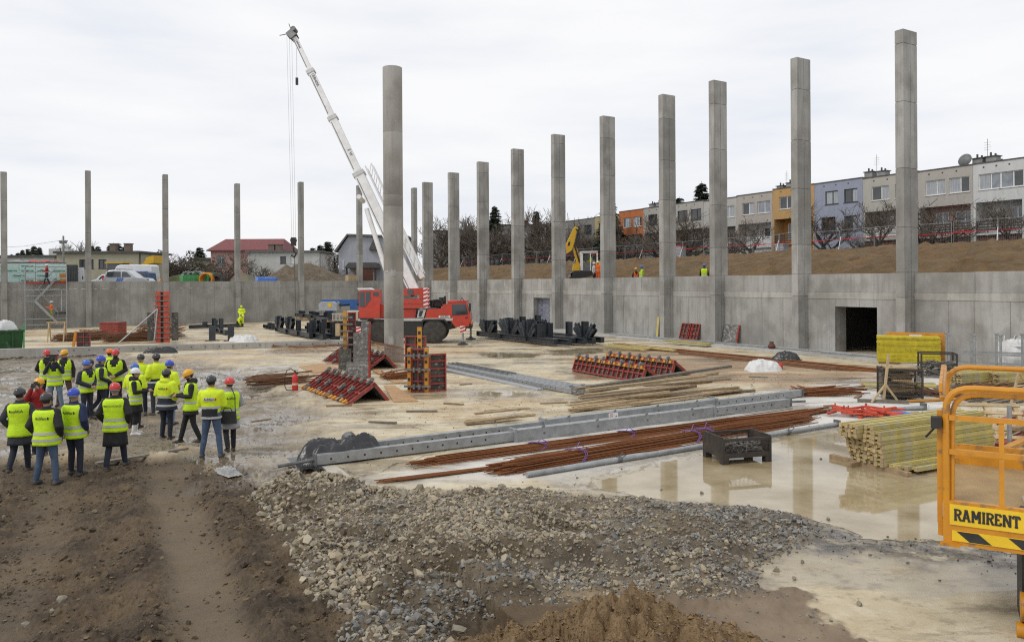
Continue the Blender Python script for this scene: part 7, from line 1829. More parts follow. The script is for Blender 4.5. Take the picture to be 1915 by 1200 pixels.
# ================================================================== yellow plywood stack
g = G(1641, 680); t = thing('plywood_stack', 'tall stack of yellow formwork plywood left of the steel rack', 'plywood stack', g, R(-24))
for k in range(24):
 mb = MB(); j = r_.uniform(-.02, .02); mb.bb(j, 2.5 + j, r_.uniform(-.02, .02), .95, .1 + k * .048, .1 + k * .048 + .042); mb.build('sheet', MT['ply_yellow'], t)
for y in (.08, .75):
 mb = MB(); mb.bb(.1, 2.4, y, y + .1, 0, .098); mb.build('bearer', MT['wood'], t)
mb = MB(); mb.bb(.4, 2.9, .97, 1.15, .0, 1.38); mb.build('rear_board', MT['ply_orange'], t)
mb = MB(); mb.bb(1.3, 1.8, .3, .6, 1.256, 1.31); mb.build('rag', MT['sheet_white'], t)
g = G(1652, 748); t = thing('wire_cage', 'black wire cage filled with timber offcuts', 'cage', g, R(-14)); W_, Dp, Hh = 1.15, .95, .98
for x in (0, W_ - .05):
 for y in (0, Dp - .05):
  mb = MB(); mb.bb(x, x + .05, y, y + .05, 0, Hh); mb.build('post', MT['box_steel'], t)
for (a, b) in (((0, .02), (W_, .02)), ((0, Dp - .02), (W_, Dp - .02)), ((.02, 0), (.02, Dp)), ((W_ - .02, 0), (W_ - .02, Dp))):
 mb = MB()
 for z in (.14, Hh - .04): mb.beam((a[0], a[1], z), (b[0], b[1], z), .035, .05)
 mb.build('rail', MT['box_steel'], t); mb = MB()
 A, B = V3(*a), V3(*b); n = 22
 for i in range(1, n): q = A.lerp(B, i / n); mb.tube(q + UPZ * .16, q + UPZ * (Hh - .06), .004, 3, cap=False)
 for i in range(1, 16): mb.tube(A + UPZ * (.16 + i * .05), B + UPZ * (.16 + i * .05), .004, 3, cap=False)
 mb.build('mesh', MT['box_steel'], t)
mb = MB(); mb.bb(.05, W_ - .05, .05, Dp - .05, .09, .12); mb.build('floor', MT['box_steel'], t)
for i in range(46):
 z = .16 + i * .018; d = V3(1, r_.gauss(0, .25), r_.gauss(0, .10)).normalized(); c = V3(W_ / 2, r_.uniform(.12, Dp - .12), z); L = r_.uniform(.5, 1.0)
 mb = MB(); mb.beam(c - d * L / 2, c + d * L / 2, r_.uniform(.06, .12), r_.uniform(.04, .09)); mb.build('offcut', MT[r_.choice(('wood', 'wood_grey', 'wood', 'wood_pale'))], t)
mb = MB(); mb.bb(.1, 1.0, .1, .8, Hh, Hh + .05); mb.build('top_board', MT['wood_pale'], t)
g = G(1652, 752); t = thing('prop_pole', 'tall timber pole held upright by a tripod before the timber cage', 'pole', g)
mb = MB(); mb.beam((0, 0, 0), (.17, 0, 1.48), .07, .06); mb.build('pole', MT['wood_pale'], t)
for (x, y) in ((-.42, -.12), (.36, -.25), (.15, .35)):
 mb = MB(); mb.beam((x, y, .02), (.07, 0, .55), .05, .05); mb.build('leg', MT['wood_pale'], t)
mb = MB(); mb.beam((-.75, .1, .05), (.6, -.35, .05), .1, .1); o = mb.build('timber', MT['wood_grey'], None, loc=g); tag(o, 'squared timber lying under the tripod pole', 'timber')
A, B = G(1640, 770), G(1722, 766); mb = MB(); d = B - A; mb.tube((0, 0, .06), (d.x, d.y, .06), .05, 12); mb.tube((d.x * .62, d.y * .62, .06), (d.x * 1.05, d.y * 1.05, .06), .06, 12); t = thing('adjustable_prop', 'short galvanised adjustable prop lying by the timber cage', 'prop', A); mb.build('tube', MT['galv'], t, True); mb = MB(); mb.box((d.x * 1.06, d.y * 1.06, .1), (.05, .2, .2), .4); mb.build('end_plate', MT['galv_dark'], t)
c0 = G(1622, 778); t = thing('fittings_pile', 'loose pile of bright red steel brackets on the slab', 'steel brackets', c0)
for i in range(34):
 p = V3(r_.gauss(0, .42), r_.gauss(0, .22), .04 + r_.random() * .16); an = r_.gauss(2.4, .6); L = r_.uniform(.3, .8); dd = V3(math.cos(an), math.sin(an), r_.uniform(-.12, .12)); mb = MB()
 mb.beam(p - dd * L / 2, p + dd * L / 2, .07, .05); mb.beam(p + dd * L / 2, p + dd * L / 2 + UPZ * .09, .06, .02, (1, 0, 0)); mb.build('bracket', MT['orange_red'], t)
mb = MB(); mb.box((.9, .1, .04), (.7, .5, .05), .3); o = mb.build('blue_board', MT['tarp_blue'], None, loc=c0); tag(o, 'small blue edged board right of the red brackets', 'board')
g = G(1722, 706); t = thing('mesh_box', 'tall dark mesh box with steel props beside the yellow plywood', 'mesh box', g, R(-20))
for x in (0, 1.2):
 for y in (0, .8):
  mb = MB(); mb.bb(x, x + .06, y, y + .06, 0, .95); mb.build('post', MT['box_steel'], t)
for z in (.1, .5, .9):
 mb = MB(); mb.bb(.061, 1.199, .01, .05, z, z + .05); mb.bb(.061, 1.199, .81, .85, z, z + .05); mb.bb(.01, .05, .061, .799, z, z + .05); mb.bb(1.21, 1.25, .061, .799, z, z + .05); mb.build('rail', MT['box_steel'], t)
mb = MB()
for i in range(60):
 c = V3(r_.uniform(.1, 1.1), r_.uniform(.1, .7), r_.uniform(.15, .6)); d = V3(r_.gauss(0, 1), r_.gauss(0, 1), r_.gauss(0, .4)).normalized(); mb.tube(c - d * .3, c + d * .3, .025, 5)
tag(mb.build('scraps', MT['clamp'], t), kind='stuff')
g = G(1775, 695); t = thing('storage_rack', 'galvanised pallet rack with upright posts near the right wall', 'rack', g, R(-25))
for x in (0, .9, 1.8, 2.7):
 for y in (0, 1.1):
  mb = MB(); mb.tube((x, y, 0), (x, y, 1.5), .045, 8); mb.tube((x, y, 1.5), (x, y, 1.56), .08, 8); mb.build('post', MT['galv'], t, True)
for z in (.3, .75):
 for y in (0, 1.1):
  mb = MB(); mb.beam((0, y, z), (2.7, y, z), .05, .07); mb.build('rail', MT['galv'], t)
g = G(1905, 690); t = thing('bulk_bag', 'big white bulk bag at the right picture edge by the wall', 'bag', g, .2)
n = 24; X, Zz = np.meshgrid(np.linspace(0, 2 * np.pi, n), np.linspace(0, 1, 14)); rad_ = .62 + .10 * (fbm(np.cos(X) * 2 + 7, np.sin(X) * 2 + Zz * 3, 4) - .5) * 2 + .1 * np.sin(Zz * 3.1)
sq = 1 / np.maximum(abs(np.cos(X)), abs(np.sin(X))) ** .6
me = grid_mesh('bag', (rad_ * np.cos(X) * sq).ravel(), (rad_ * np.sin(X) * sq).ravel(), (Zz * 1.15 + .05 * (fbm(np.cos(X) * 3, np.sin(X) * 3) - .5)).ravel(), n, 14); me.materials.append(MT['sheet_white']); link('bag', me, t)
sk = sack('filling', None, None, (0, 0, 1.0), .62, .62, .25, 'sheet_white', 4, 0, t)
for a in (.8, 2.3, 3.9, 5.5):
 mb = MB(); mb.path([(.6 * math.cos(a), .6 * math.sin(a), .9), (.62 * math.cos(a), .62 * math.sin(a), 1.35), (.5 * math.cos(a + .2), .5 * math.sin(a + .2), 1.4), (.55 * math.cos(a + .4), .55 * math.sin(a + .4), 1.1)], .02, 5); mb.build('loop', MT['sheet_white'], t)
pts = [G(1738, 738), G(1762, 718), G(1848, 722), G(1835, 742)]; c = sum(pts, V3(0, 0)) / 4; mb = MB(); mb.hexa([p - c + UPZ * .06 for p in pts] + [p - c + UPZ * .08 for p in pts]); o = mb.build('steel_sheet', MT['galv_dark'], None, loc=c); tag(o, 'flat dark grey sheet lying behind the orange lift', 'sheet')
g = G(1772, 752); mb = MB(); mb.beam((0, 0, .05), (2.2, .5, .05), .18, .05); o = mb.build('board', MT['ply_orange'], None, loc=(g.x - 1.2, g.y, 0)); tag(o, 'orange edged board lying below the dark grey sheet', 'board')
g = G(1812, 828); t = thing('leaning_pallet', 'pale timber pallet frame leaning behind the orange lift', 'timber frame', g, R(-12)); T = Matrix.Rotation(R(-52), 4, 'X')
for x in (0, .62, 1.24):
 mb = MB(); mb.bb(x, x + .1, -.05, .05, 0, 1.25); mb.xf(T); mb.build('stile', MT['wood_pale'], t)
for z in (.1, .35, .6, .85, 1.1):
 mb = MB(); mb.bb(-.03, 1.38, -.075, -.052, z, z + .1); mb.xf(T); mb.build('slat', MT['wood_pale'], t)
for k, (a, b, m_, lab) in enumerate([((1868, 838), (1960, 800), 'form_red', 'red painted board in the timber heap behind the lift'), ((1880, 850), (1990, 805), 'ply_orange', 'orange board in the timber heap behind the lift'), ((1872, 828), (1980, 790), 'wood_pale', 'pale timber in the heap behind the lift'), ((1850, 815), (1960, 780), 'form_red', 'second red board in the heap behind the lift'), ((1900, 830), (2010, 790), 'wood', 'brown plank at the heap behind the lift')]):
 A, B = G(*a), G(*b); d = B - A; mb = MB(); mb.beam((0, 0, .06 + .07 * k), (d.x, d.y, .12 + .07 * k), .16, .08); o = mb.build('board', MT[m_], None, loc=A); tag(o, lab, 'board')
g = G(1888, 838); mb = MB(); mb.tube((0, 0, 0), (0, 0, .95), .05, 8); o = mb.build('steel_post', MT['galv'], None, loc=g); tag(o, 'upright galvanised post behind the lift railing', 'post')
g = G(1890, 758); mb = MB(); mb.beam((0, 0, 0), (.25, 0, 1.0), .06, .05); mb.beam((.9, 0, 0), (.25, 0, 1.0), .05, .05); o = mb.build('timber_prop', MT['wood_pale'], None, loc=g); tag(o, 'pale timber props standing among the rusty mats', 'timber')
for i in range(10):
 A = G(1800 + i * 11, 748 + (i % 3) * 4); mb = MB(); mb.beam((0, 0, .04), (1.6, .75 + .05 * i, .05), .09, .05); o = mb.build('batten', MT['wood_grey'], None, loc=A); tag(o, nth(i) + ' grey batten from the left in the row behind the lift railing', 'batten', 'battens behind the lift')
p = RW(rt(1290), WALL_N - .12)
for k, (px, w, lab) in enumerate(((1277, 1.0, 'left red grid panel leaning on the right wall'), (1293, .85, 'right red grid panel leaning on the right wall'))):
 tq = wt(px); p = RW(tq, WALL_N - .40, .10); t = thing('formwork_shutter', lab, 'formwork', p, YAW_H); Mx = Matrix.Rotation(R(-18), 4, 'X')
 form_panel(t, Mx, w, 1.05, 3, 3, clamps=False)
p = RW(wt(1357), WALL_N - .35, .10); t = thing('formwork_shutter', 'worn grey panel leaning on the right wall', 'formwork', p, YAW_H); mb = MB(); mb.bb(0, 1.1, 0, .06, 0, 1.1); mb.xf(Matrix.Rotation(R(-14), 4, 'X')); mb.build('board', MT['form_worn'], t); mb = MB(); mb.bb(1.101, 1.2, -.01, .08, 0, 1.1); mb.xf(Matrix.Rotation(R(-14), 4, 'X')); mb.build('edge_rail', MT['form_red'], t)
p = RW(wt(1232), WALL_N - .15, .1); mb = MB(); mb.beam((0, 0, 0), N_ * .13 + UPZ * 1.3, .2, .05); o = mb.build('yellow_board', MT['h20'], None, loc=p); tag(o, 'yellow board leaning beside a pilaster of the right wall', 'board')
p = RW(wt(850), WALL_N - .2, .1); mb = MB(); mb.beam((0, 0, 0), N_ * .18 + UPZ * 3.2 - D_ * .25, .22, .06); o = mb.build('yellow_board', MT['h20'], None, loc=p); tag(o, 'long yellow board leaning on the wall behind the crane cab', 'board')
for k, (a, b) in enumerate((((1243, 636), (1330, 643)), ((1250, 640), (1325, 646)))):
 A, B = G(*a, .1), G(*b, .1); mb = MB(); mb.beam((0, 0, .02), B - A + UPZ * .02, .4, .04); o = mb.build('yellow_board', MT['h20'], None, loc=A); tag(o, 'flat yellow board lying under the leaning red panels', 'board', 'flat boards under the red panels')
for k in range(9):
 A = RW(rt(1150) - k * 2.2, -.6 + .25 * math.sin(k * 2.1), .10); mb = MB(); mb.tube((0, 0, .04), -D_ * r_.uniform(2.5, 4) + N_ * r_.uniform(-.2, .2) + UPZ * .04, .035, 6); o = mb.build('scaffold_tube', MT['galv'], None, True, A); tag(o, nth(k) + ' scaffold tube from the far end lying on the right wall ledge', 'steel tube', 'scaffold tubes on the wall ledge')
g = G(1428, 692); sack('rubble_sack', 'crumpled white sack lying beside the rusty bars near the right wall', 'sack', g, .85, .6, .36, 'sheet_white', 9, .2)
g = G(1458, 690); mb = MB(); mb.lathe([(.1, 0), (.13, .05), (.13, .2), (.1, .25)], n=12); o = mb.build('cable_reel', MT['red'], None, True, g); tag(o, 'small red reel beside the white sack', 'reel')
g = G(1472, 672, .1); sack('black_bundle', 'black bundle of sheeting by the pilaster on the wall ledge', 'bundle', g, .65, .45, .34, 'sheet_black', 5, -.5)
g = G(1443, 651, .1); mb = MB(); mb.lathe([(.16, 0), (.22, .12), (.1, .3), (.12, .36)], n=10); o = mb.build('clay_pot', MT['brick_brown'], None, True, g); tag(o, 'small reddish lump on the wall ledge', 'lump')
for (px, py, s_, lab) in ((446, 637, .9, 'left white plastic wrapped packet on the far slab'), (462, 639, 1.0, 'right white plastic wrapped packet on the far slab'), (163, 640, .4, 'small white rag on the far scrap heap')):
 sack('wrapped_packet', lab, 'packet', G(px, py), .8 * s_, .5 * s_, .4 * s_, 'sheet_white', int(px) % 13)
g = G(425, 884, -.12); MT['lump'] = mat('lump', (0.42, 0.42, 0.41), (0.28, 0.28, 0.275), 9, .9, .6); n = 20; X, Yy = np.meshgrid(np.linspace(-1, 1, n), np.linspace(-1, 1, n)); d = np.maximum(abs(X), abs(Yy))
z = .11 * (1 - sstep(.5, 1, d)) * (.2 + 1.6 * fbm(X * 5, Yy * 5, 5)); me = grid_mesh('concrete_lump', X.ravel() * .36, Yy.ravel() * .16, z.ravel(), n, n); me.materials.append(MT['lump']); o = link('concrete_lump', me); o.location = (g.x, g.y, g.z); o.rotation_euler = (0, 0, -.75); tag(o, 'rough grey lump of hardened concrete beside the visitors', 'lump')
g = G(300, 660); sack('black_bundle', 'black plastic lying against the foundation beam', 'bundle', (g.x, g.y, .0), 1.0, .3, .3, 'sheet_black', 15, .05)
r_ = random.Random(77)
for k, (px, py) in enumerate(((610, 760), (690, 790), (760, 770), (830, 755), (905, 770), (1010, 755), (560, 705), (1230, 720), (1330, 730), (1400, 705), (1540, 760), (1600, 745), (1700, 775), (860, 720), (1150, 725), (470, 790))):
 A = G(px, py); L = r_.uniform(.25, .9); an = r_.uniform(-.4, 1.2); mb = MB(); mb.beam((0, 0, .025), (L * math.cos(an), L * math.sin(an), .03), r_.choice((.05, .09, .12)), .035); o = mb.build('offcut', MT[r_.choice(('wood', 'wood_pale', 'wood_grey'))], None, loc=A); tag(o, 'small timber offcut lying loose on the slab, ' + nth(k) + ' of the scatter', 'offcut', 'loose offcuts on the slab')
# ================================================================== people
PMAT = {}
def pm(name, c, c2=None, rough=.85, sc=7, bump=.55, bs=9):
 if name not in PMAT: PMAT[name] = mat('cloth_' + name, c, c2 or tuple(x * .7 for x in c), sc, rough, bump, bscale=bs, bdist=.03)
 return PMAT[name]
pm('hivis', (0.60, 0.86, 0.015), (0.50, 0.74, 0.012), .7); pm('hivis_jacket', (0.70, 0.86, 0.015), (0.56, 0.72, 0.012), .6); pm('orange', (0.85, 0.16, 0.02), (0.7, 0.12, 0.02)); pm('navy', (0.022, 0.028, 0.048)); pm('black', (0.012, 0.012, 0.013), (0.02, 0.02, 0.022)); pm('charcoal', (0.035, 0.04, 0.048))
pm('jeans', (0.045, 0.075, 0.135), (0.075, 0.11, 0.17)); pm('jeans_light', (0.13, 0.19, 0.28), (0.20, 0.27, 0.36)); pm('dark_jeans', (0.018, 0.022, 0.038)); pm('brown', (0.13, 0.075, 0.04)); pm('red_cloth', (0.36, 0.02, 0.02)); pm('grey_coat', (0.36, 0.36, 0.37), (0.28, 0.28, 0.29)); pm('white_boot', (0.74, 0.73, 0.71), (0.6, 0.59, 0.57), .6); pm('shoe', (0.045, 0.04, 0.036), (0.10, 0.085, 0.065)); pm('puffer_navy', (0.018, 0.03, 0.09)); pm('olive', (0.10, 0.13, 0.06), (0.35, 0.45, 0.03)); pm('white_cloth', (0.7, 0.7, 0.7))
pm('skin', (0.42, 0.24, 0.17), (0.36, 0.20, 0.14), .55, 4, .05); pm('hair_dark', (0.025, 0.018, 0.014)); pm('hair_grey', (0.22, 0.21, 0.20)); pm('strip', (0.47, 0.48, 0.47), (0.40, 0.41, 0.40), .35, 5, .0)
def hm(name, c): PMAT['h_' + name] = mat('helmet_' + name, c, tuple(x * .85 for x in c), 5, .3, .0, coat=.3)
hm('red', (0.60, 0.035, 0.03)); hm('yellow', (0.80, 0.40, 0.01)); hm('blue', (0.02, 0.06, 0.50)); hm('charcoal', (0.03, 0.031, 0.033)); hm('white', (0.74, 0.75, 0.76)); hm('orange', (0.80, 0.17, 0.02)); hm('skyblue', (0.03, 0.13, 0.50)); hm('lime', (0.75, 0.82, 0.02)); hm('greyknit', (0.06, 0.06, 0.075))
TORSO = [(.84, .168, .118), (.93, .172, .122), (1.04, .163, .115), (1.16, .168, .118), (1.28, .188, .125), (1.37, .198, .125), (1.435, .186, .112), (1.475, .145, .092), (1.505, .092, .074)]
def ell_ring(T, z, rx, ry, n=20, cy=0.0, p=2.4):
 out = []
 for k in range(n):
  a = 2 * math.pi * k / n; c, s = math.cos(a), math.sin(a)
  out.append(T @ Vector((rx * math.copysign(abs(c) ** (2 / p), c), cy + ry * math.copysign(abs(s) ** (2 / p), s), z)))
 return out
def torso_rings(T, off, z0, z1, n=24, steps=14, belly=0.0, flare=0.0):
 zs = [q[0] for q in TORSO]; out = []
 for i in range(steps + 1):
  z = z0 + (z1 - z0) * i / steps
  rx = float(np.interp(z, zs, [q[1] for q in TORSO])) + off + flare * max(0, (1.06 - z) / .2); ry = float(np.interp(z, zs, [q[2] for q in TORSO])) + off + flare * max(0, (1.06 - z) / .2) + belly * math.exp(-((z - 1.05) / .15) ** 2)
  out.append(ell_ring(T, z, rx, ry, n, -belly * .5 * math.exp(-((z - 1.05) / .15) ** 2)))
 return out
ARMS = {'down': ((.262, .03, 1.16), (.272, -.05, .92)), 'clasp': ((.285, .01, 1.17), (.07, -.24, 1.03)), 'camera': ((.25, -.15, 1.24), (.075, -.25, 1.57)), 'phone': ((.26, -.03, 1.17), (.07, -.31, 1.19)), 'behind': ((.285, .13, 1.17), (.06, .18, 1.0)), 'pocket': ((.305, .08, 1.17), (.215, -.09, .96)), 'fwd': ((.26, -.12, 1.18), (.16, -.36, 1.12)), 'rail': ((.27, -.10, 1.2), (.22, -.38, 1.28)), 'low': ((.25, -.18, 1.18), (.10, -.42, 1.02))}
LEGS = {'stand': (((.105, -.01, .50), (.115, .03, .09)), ((.105, -.01, .50), (.115, .03, .09))), 'wide': (((.15, -.01, .50), (.20, .03, .09)), ((.15, -.01, .50), (.20, .03, .09))),
  'walk': (((.10, -.10, .50), (.105, -.12, .09)), ((.10, .06, .49), (.105, .30, .17))), 'step': (((.10, -.13, .52), (.105, -.22, .09)), ((.10, .05, .50), (.105, .20, .10))), 'relax': (((.12, -.03, .50), (.15, .02, .09)), ((.10, -.05, .51), (.13, -.06, .09)))}
def remesh_obj(mb, vox):
 me = mb.mesh('tmp', MT['black']); ob = bpy.data.objects.new('tmp', me); COL.objects.link(ob)
 rm = ob.modifiers.new('r', 'REMESH'); rm.mode = 'VOXEL'; rm.voxel_size = vox; rm.use_smooth_shade = True; me.materials.clear()
 sm = ob.modifiers.new('s', 'SMOOTH'); sm.factor = .5; sm.iterations = 2
 dg = bpy.context.evaluated_depsgraph_get(); dg.update(); out = bpy.data.meshes.new_from_object(ob.evaluated_get(dg)); out.materials.clear(); bpy.data.objects.remove(ob); bpy.data.meshes.remove(me)
 return out
def capsule(mb, pts, radii, n=10):
 pts = [Vector(p) for p in pts]
 d0 = (pts[0] - pts[1]).normalized(); d1 = (pts[-1] - pts[-2]).normalized()
 P_ = [pts[0] + d0 * radii[0] * .85, pts[0] + d0 * radii[0] * .5] + pts + [pts[-1] + d1 * radii[-1] * .5, pts[-1] + d1 * radii[-1] * .85]
 R_ = [radii[0] * .45, radii[0] * .85] + list(radii) + [radii[-1] * .85, radii[-1] * .45]
 mb.path(P_, 0, n, R_)
def segdist(C, a, b):
 a = np.array(a); b = np.array(b); d = b - a; t = np.clip(((C - a) @ d) / (d @ d), 0, 1); return np.linalg.norm(C - (a + t[:, None] * d), axis=1)
VOX = .017
def person(label, pos, H, heading, top='black', legs='jeans', shoe='shoe', helmet='red', vest='hivis', arms='down', armsR=None, stance='stand', lean=0.0, coat=None, hair='hair_dark', beard=False, strips=(1.0, 1.12), text=None, logo=True, mirror=False, bulk=0.01, head_turn=0.0, head_down=0.0, pelvis=None, leg_pts=None, group='visitors in yellow vests', vest_hem=.84, hood=None, two_tone=None, boots=None, textz=1.33, belly=0.0, patch=None, swap=False):
 t = thing('person', label, 'person', pos, heading, group); s = H / 1.78; t.scale = (s, s, s)
 pel = Vector(pelvis) if pelvis else Vector((0, 0, .93))
 T = Matrix.Translation(pel) @ Matrix.Rotation(lean, 4, 'X') @ Matrix.Translation((0, 0, -.93))
 mb = MB()
 mb.rings(torso_rings(T, bulk, .86, 1.505, 16, 12, belly))
 capsule(mb, [T @ Vector((0, .01, 1.46)), T @ Vector((0, -.005, 1.57))], [.062, .056])
 HT = T @ Matrix.Translation((0, 0, 1.56)) @ Matrix.Rotation(head_turn, 4, 'Z') @ Matrix.Rotation(head_down, 4, 'X') @ Matrix.Translation((0, 0, -1.56))
 hr = [(1.548, .036, .045, -.035), (1.565, .055, .065, -.022), (1.60, .068, .083, -.012), (1.65, .076, .096, -.004), (1.69, .077, .099, 0), (1.73, .070, .090, .002), (1.76, .050, .065, .004), (1.776, .02, .03, .005)]
 mb.rings([ell_ring(HT, z, rx, ry, 16, cy, 2.1) for z, rx, ry, cy in hr])
 capsule(mb, [HT @ Vector((0, -.095, 1.675)), HT @ Vector((0, -.118, 1.635))], [.010, .017], 8)
 for sx in (-1, 1): capsule(mb, [HT @ Vector((sx * .078, .005, 1.68)), HT @ Vector((sx * .078, .0, 1.635))], [.018, .013], 8)
 segs = [('torso', T @ Vector((0, 0, .95)), T @ Vector((0, 0, 1.40)), .12)]
 L_ = leg_pts or LEGS[stance]
 if swap: L_ = (L_[1], L_[0])
 feet = []
 for sx, (kn, an) in zip((-1, 1), L_):
  hip = T @ Vector((sx * .092, 0, .90)); kn = Vector((sx * kn[0], kn[1], kn[2])); an = Vector((sx * an[0], an[1], an[2]))
  capsule(mb, [hip, hip.lerp(kn, .5), kn, kn.lerp(an, .35), an + Vector((0, 0, .03))], [.098, .088, .066, .066, .054], 12)
  segs += [('leg', hip, kn, .085), ('leg', kn, an, .06)]
  sh = (an - kn).normalized(); fw = Vector((0, -1, 0)) if sh.z < -.75 else Vector((0, -.62, -.78))
  if leg_pts and an.z < .12 and kn.z < .2: fw = Vector((0, 1, 0))
  toe = an + fw * .17 + Vector((sx * .02, 0, -.055 if fw.z > -.1 else -.03)); heel = an - fw * .05 + Vector((0, 0, -.045))
  capsule(mb, [heel, an + Vector((0, 0, -.03)) + fw * .04, toe], [.042, .052, .038], 10); feet.append((heel, toe))
  segs.append(('shoe', heel, toe, .05))
  segs.append(('shoe', an + Vector((0, 0, .01)), an + Vector((0, 0, -.02)), .055))
 hands = []
 for sx, ap in ((-1, arms), (1, armsR or arms)):
  el, wr = ARMS[ap] if isinstance(ap, str) else ap
  sho = T @ Vector((sx * .185, 0, 1.415)); el = T @ Vector((sx * el[0], el[1], el[2])); wr = T @ Vector((sx * wr[0], wr[1], wr[2]))
  b = bulk * .9
  capsule(mb, [sho, sho.lerp(el, .5), el, el.lerp(wr, .4), wr], [.066 + b, .056 + b, .050 + b, .046 + b, .036 + b * .7], 12)
  segs += [('arm', sho, el, .055), ('arm', el, wr, .045)]
  hands.append((wr, (wr - el).normalized(), sx))
 me = remesh_obj(mb, VOX)
 n = len(me.polygons); C = np.zeros(n * 3); me.polygons.foreach_get('center', C); C = C.reshape(-1, 3)
 best = np.full(n, 1e9); lab = np.zeros(n, int); names = ['torso', 'leg', 'arm', 'shoe']
 for nm, a, b_, r in segs:
  d = segdist(C, a, b_) - r; k = d < best; best[k] = d[k]; lab[k] = names.index(nm)
 Ti = np.array(T.inverted()); Cl = (Ti[:3, :3] @ C.T).T + Ti[:3, 3]
 Hi = np.array(HT.inverted()); Ch = (Hi[:3, :3] @ C.T).T + Hi[:3, 3]
 tops = top if isinstance(top, tuple) else (top, top)
 mats = [PMAT[tops[0]], PMAT[legs], PMAT[tops[1]], PMAT[shoe], PMAT['skin'], PMAT[two_tone or tops[0]], PMAT[hair]]
 idx = lab.copy()
 head = (Cl[:, 2] > 1.525) & (abs(Cl[:, 0]) < .13) & (lab != 2) | (Ch[:, 2] > 1.58) & (np.hypot(Ch[:, 0], Ch[:, 1]) < .14)
 idx[head] = 4
 hairm = head & (((Ch[:, 1] > .012) & (Ch[:, 2] > 1.60)) | (Ch[:, 2] > 1.735))
 if beard: hairm |= head & (Ch[:, 1] < -.02) & (Ch[:, 2] < 1.622)
 idx[hairm] = 6
 if two_tone: idx[(idx == 0) & (Cl[:, 2] < 1.08)] = 5;
 if boots: mats[3] = PMAT[boots]; idx[(lab == 1) & (C[:, 2] < .30)] = 3
 idx[(idx == 0) & (Cl[:, 2] < .88) & (lab == 0)] = 1 if not coat else 0
 for m_ in mats: me.materials.append(m_)
 me.polygons.foreach_set('material_index', idx.astype(np.int32)); me.polygons.foreach_set('use_smooth', np.ones(n, bool))
 hb = MB()
 for wr, d, sx in hands:
  side = d.cross(Vector((0, 0, 1)));
  if side.length < .2: side = d.cross(Vector((0, 1, 0)))
  side.normalize(); nrm_ = side.cross(d).normalized()
  capsule(hb, [wr - d * .01, wr + d * .04, wr + d * .085], [.030, .036, .034], 8)
  for q in range(4):
   b0 = wr + d * .085 + side * (q - 1.5) * .019; b1 = b0 + d * (.04 + .006 * (q in (1, 2))) - nrm_ * .012; b2 = b1 + d * .018 - nrm_ * .026
   capsule(hb, [b0, b1, b2], [.0095, .009, .0075], 6)
  b0 = wr + d * .03 + side * .034 * -sx; capsule(hb, [b0, b0 + d * .035 - side * sx * .018 - nrm_ * .01, b0 + d * .065 - side * sx * .010 - nrm_ * .02], [.012, .011, .009], 6)
 hm_ = hb.mesh('h', PMAT['skin'], True)
 bm = bmesh.new(); bm.from_mesh(me); nf = len(bm.faces); bm.from_mesh(hm_); bm.faces.ensure_lookup_table()
 for f in bm.faces[nf:]: f.material_index = 4; f.smooth = True
 bm.to_mesh(me); bm.free(); bpy.data.meshes.remove(hm_)
 me.name = 'body'; link('body', me, t)
 fb = MB()
 for sx in (-1, 1): fb.tube(HT @ Vector((sx * .03, -.091, 1.672)), HT @ Vector((sx * .03, -.101, 1.672)), .010, 8)
 fb.build('eyes', PMAT['hair_dark'], t)
 fb = MB(); fb.beam(HT @ Vector((-.025, -.098, 1.60)), HT @ Vector((.025, -.098, 1.60)), .012, .008); fb.build('mouth', PMAT['red_cloth'], t)
 if helmet:
  hb = MB(); rr = []
  knit = helmet == 'greyknit'
  for z, f in ((1.685 if not knit else 1.66, 1.0), (1.72, 1.0), (1.755, .93), (1.785, .78), (1.805, .52), (1.813, .18)): rr.append(ell_ring(HT, z, .104 * f, .128 * f, 20, .004, 2.0))
  hb.rings(rr, False, True);
  if not knit:
   hb.rings([ell_ring(HT, 1.684, .103, .127, 20, .004, 2.0), ell_ring(HT, 1.680, .116, .138, 20, .0, 2.0), ell_ring(HT, 1.686, .117, .139, 20, .0, 2.0)], False, False)
  ho = hb.build('helmet', PMAT['h_' + helmet], t, True)
  if not knit:
   pk = MB(); pts = []
   for lay in (0, .007):
    for k in range(9): a = math.pi + math.pi * (k + .0) / 8; pts.append(HT @ Vector((.100 * math.cos(a), -.01 + (.19 if True else 0) * math.sin(a) * .98, 1.683 + lay - .014 * abs(math.sin(a)) ** 2)))
   pk.add(pts, [tuple(range(8, -1, -1)), tuple(range(9, 18))] + [(k, k + 1, 9 + k + 1, 9 + k) for k in range(8)]); pk.build('peak', PMAT['h_' + helmet], ho)
   rd = MB(); rd.path([HT @ Vector((0, .11 * math.cos(a), 1.705 + .113 * math.sin(a))) for a in [math.pi * (k + .5) / 9 for k in range(9)]], .010, 6); rd.build('ridge', PMAT['h_' + helmet], ho, True)
   if hair:
    bd_ = MB(); bd_.rings([ell_ring(HT, 1.655, .082, .106, 18, .006), ell_ring(HT, 1.680, .086, .110, 18, .006)], False, False); bd_.build('headband', PMAT['charcoal'] if helmet not in ('red', 'blue') else PMAT['strip'], ho, True)
 if hood:
  hd = MB(); hd.rings([ell_ring(T, z, rx, ry, 16, cy) for z, rx, ry, cy in ((1.45, .14, .10, .03), (1.50, .14, .115, .05), (1.55, .115, .10, .06), (1.585, .08, .07, .065))], False, True); hd.build('hood', PMAT[hood], t, True)
 cb = MB(); cb.rings([ell_ring(T, 1.475, .115, .092, 16, .01), ell_ring(T, 1.52, .085, .080, 16, .005), ell_ring(T, 1.555, .078, .076, 16, 0)], False, False); cb.build('collar', PMAT[tops[0]], t, True)
 vo = None
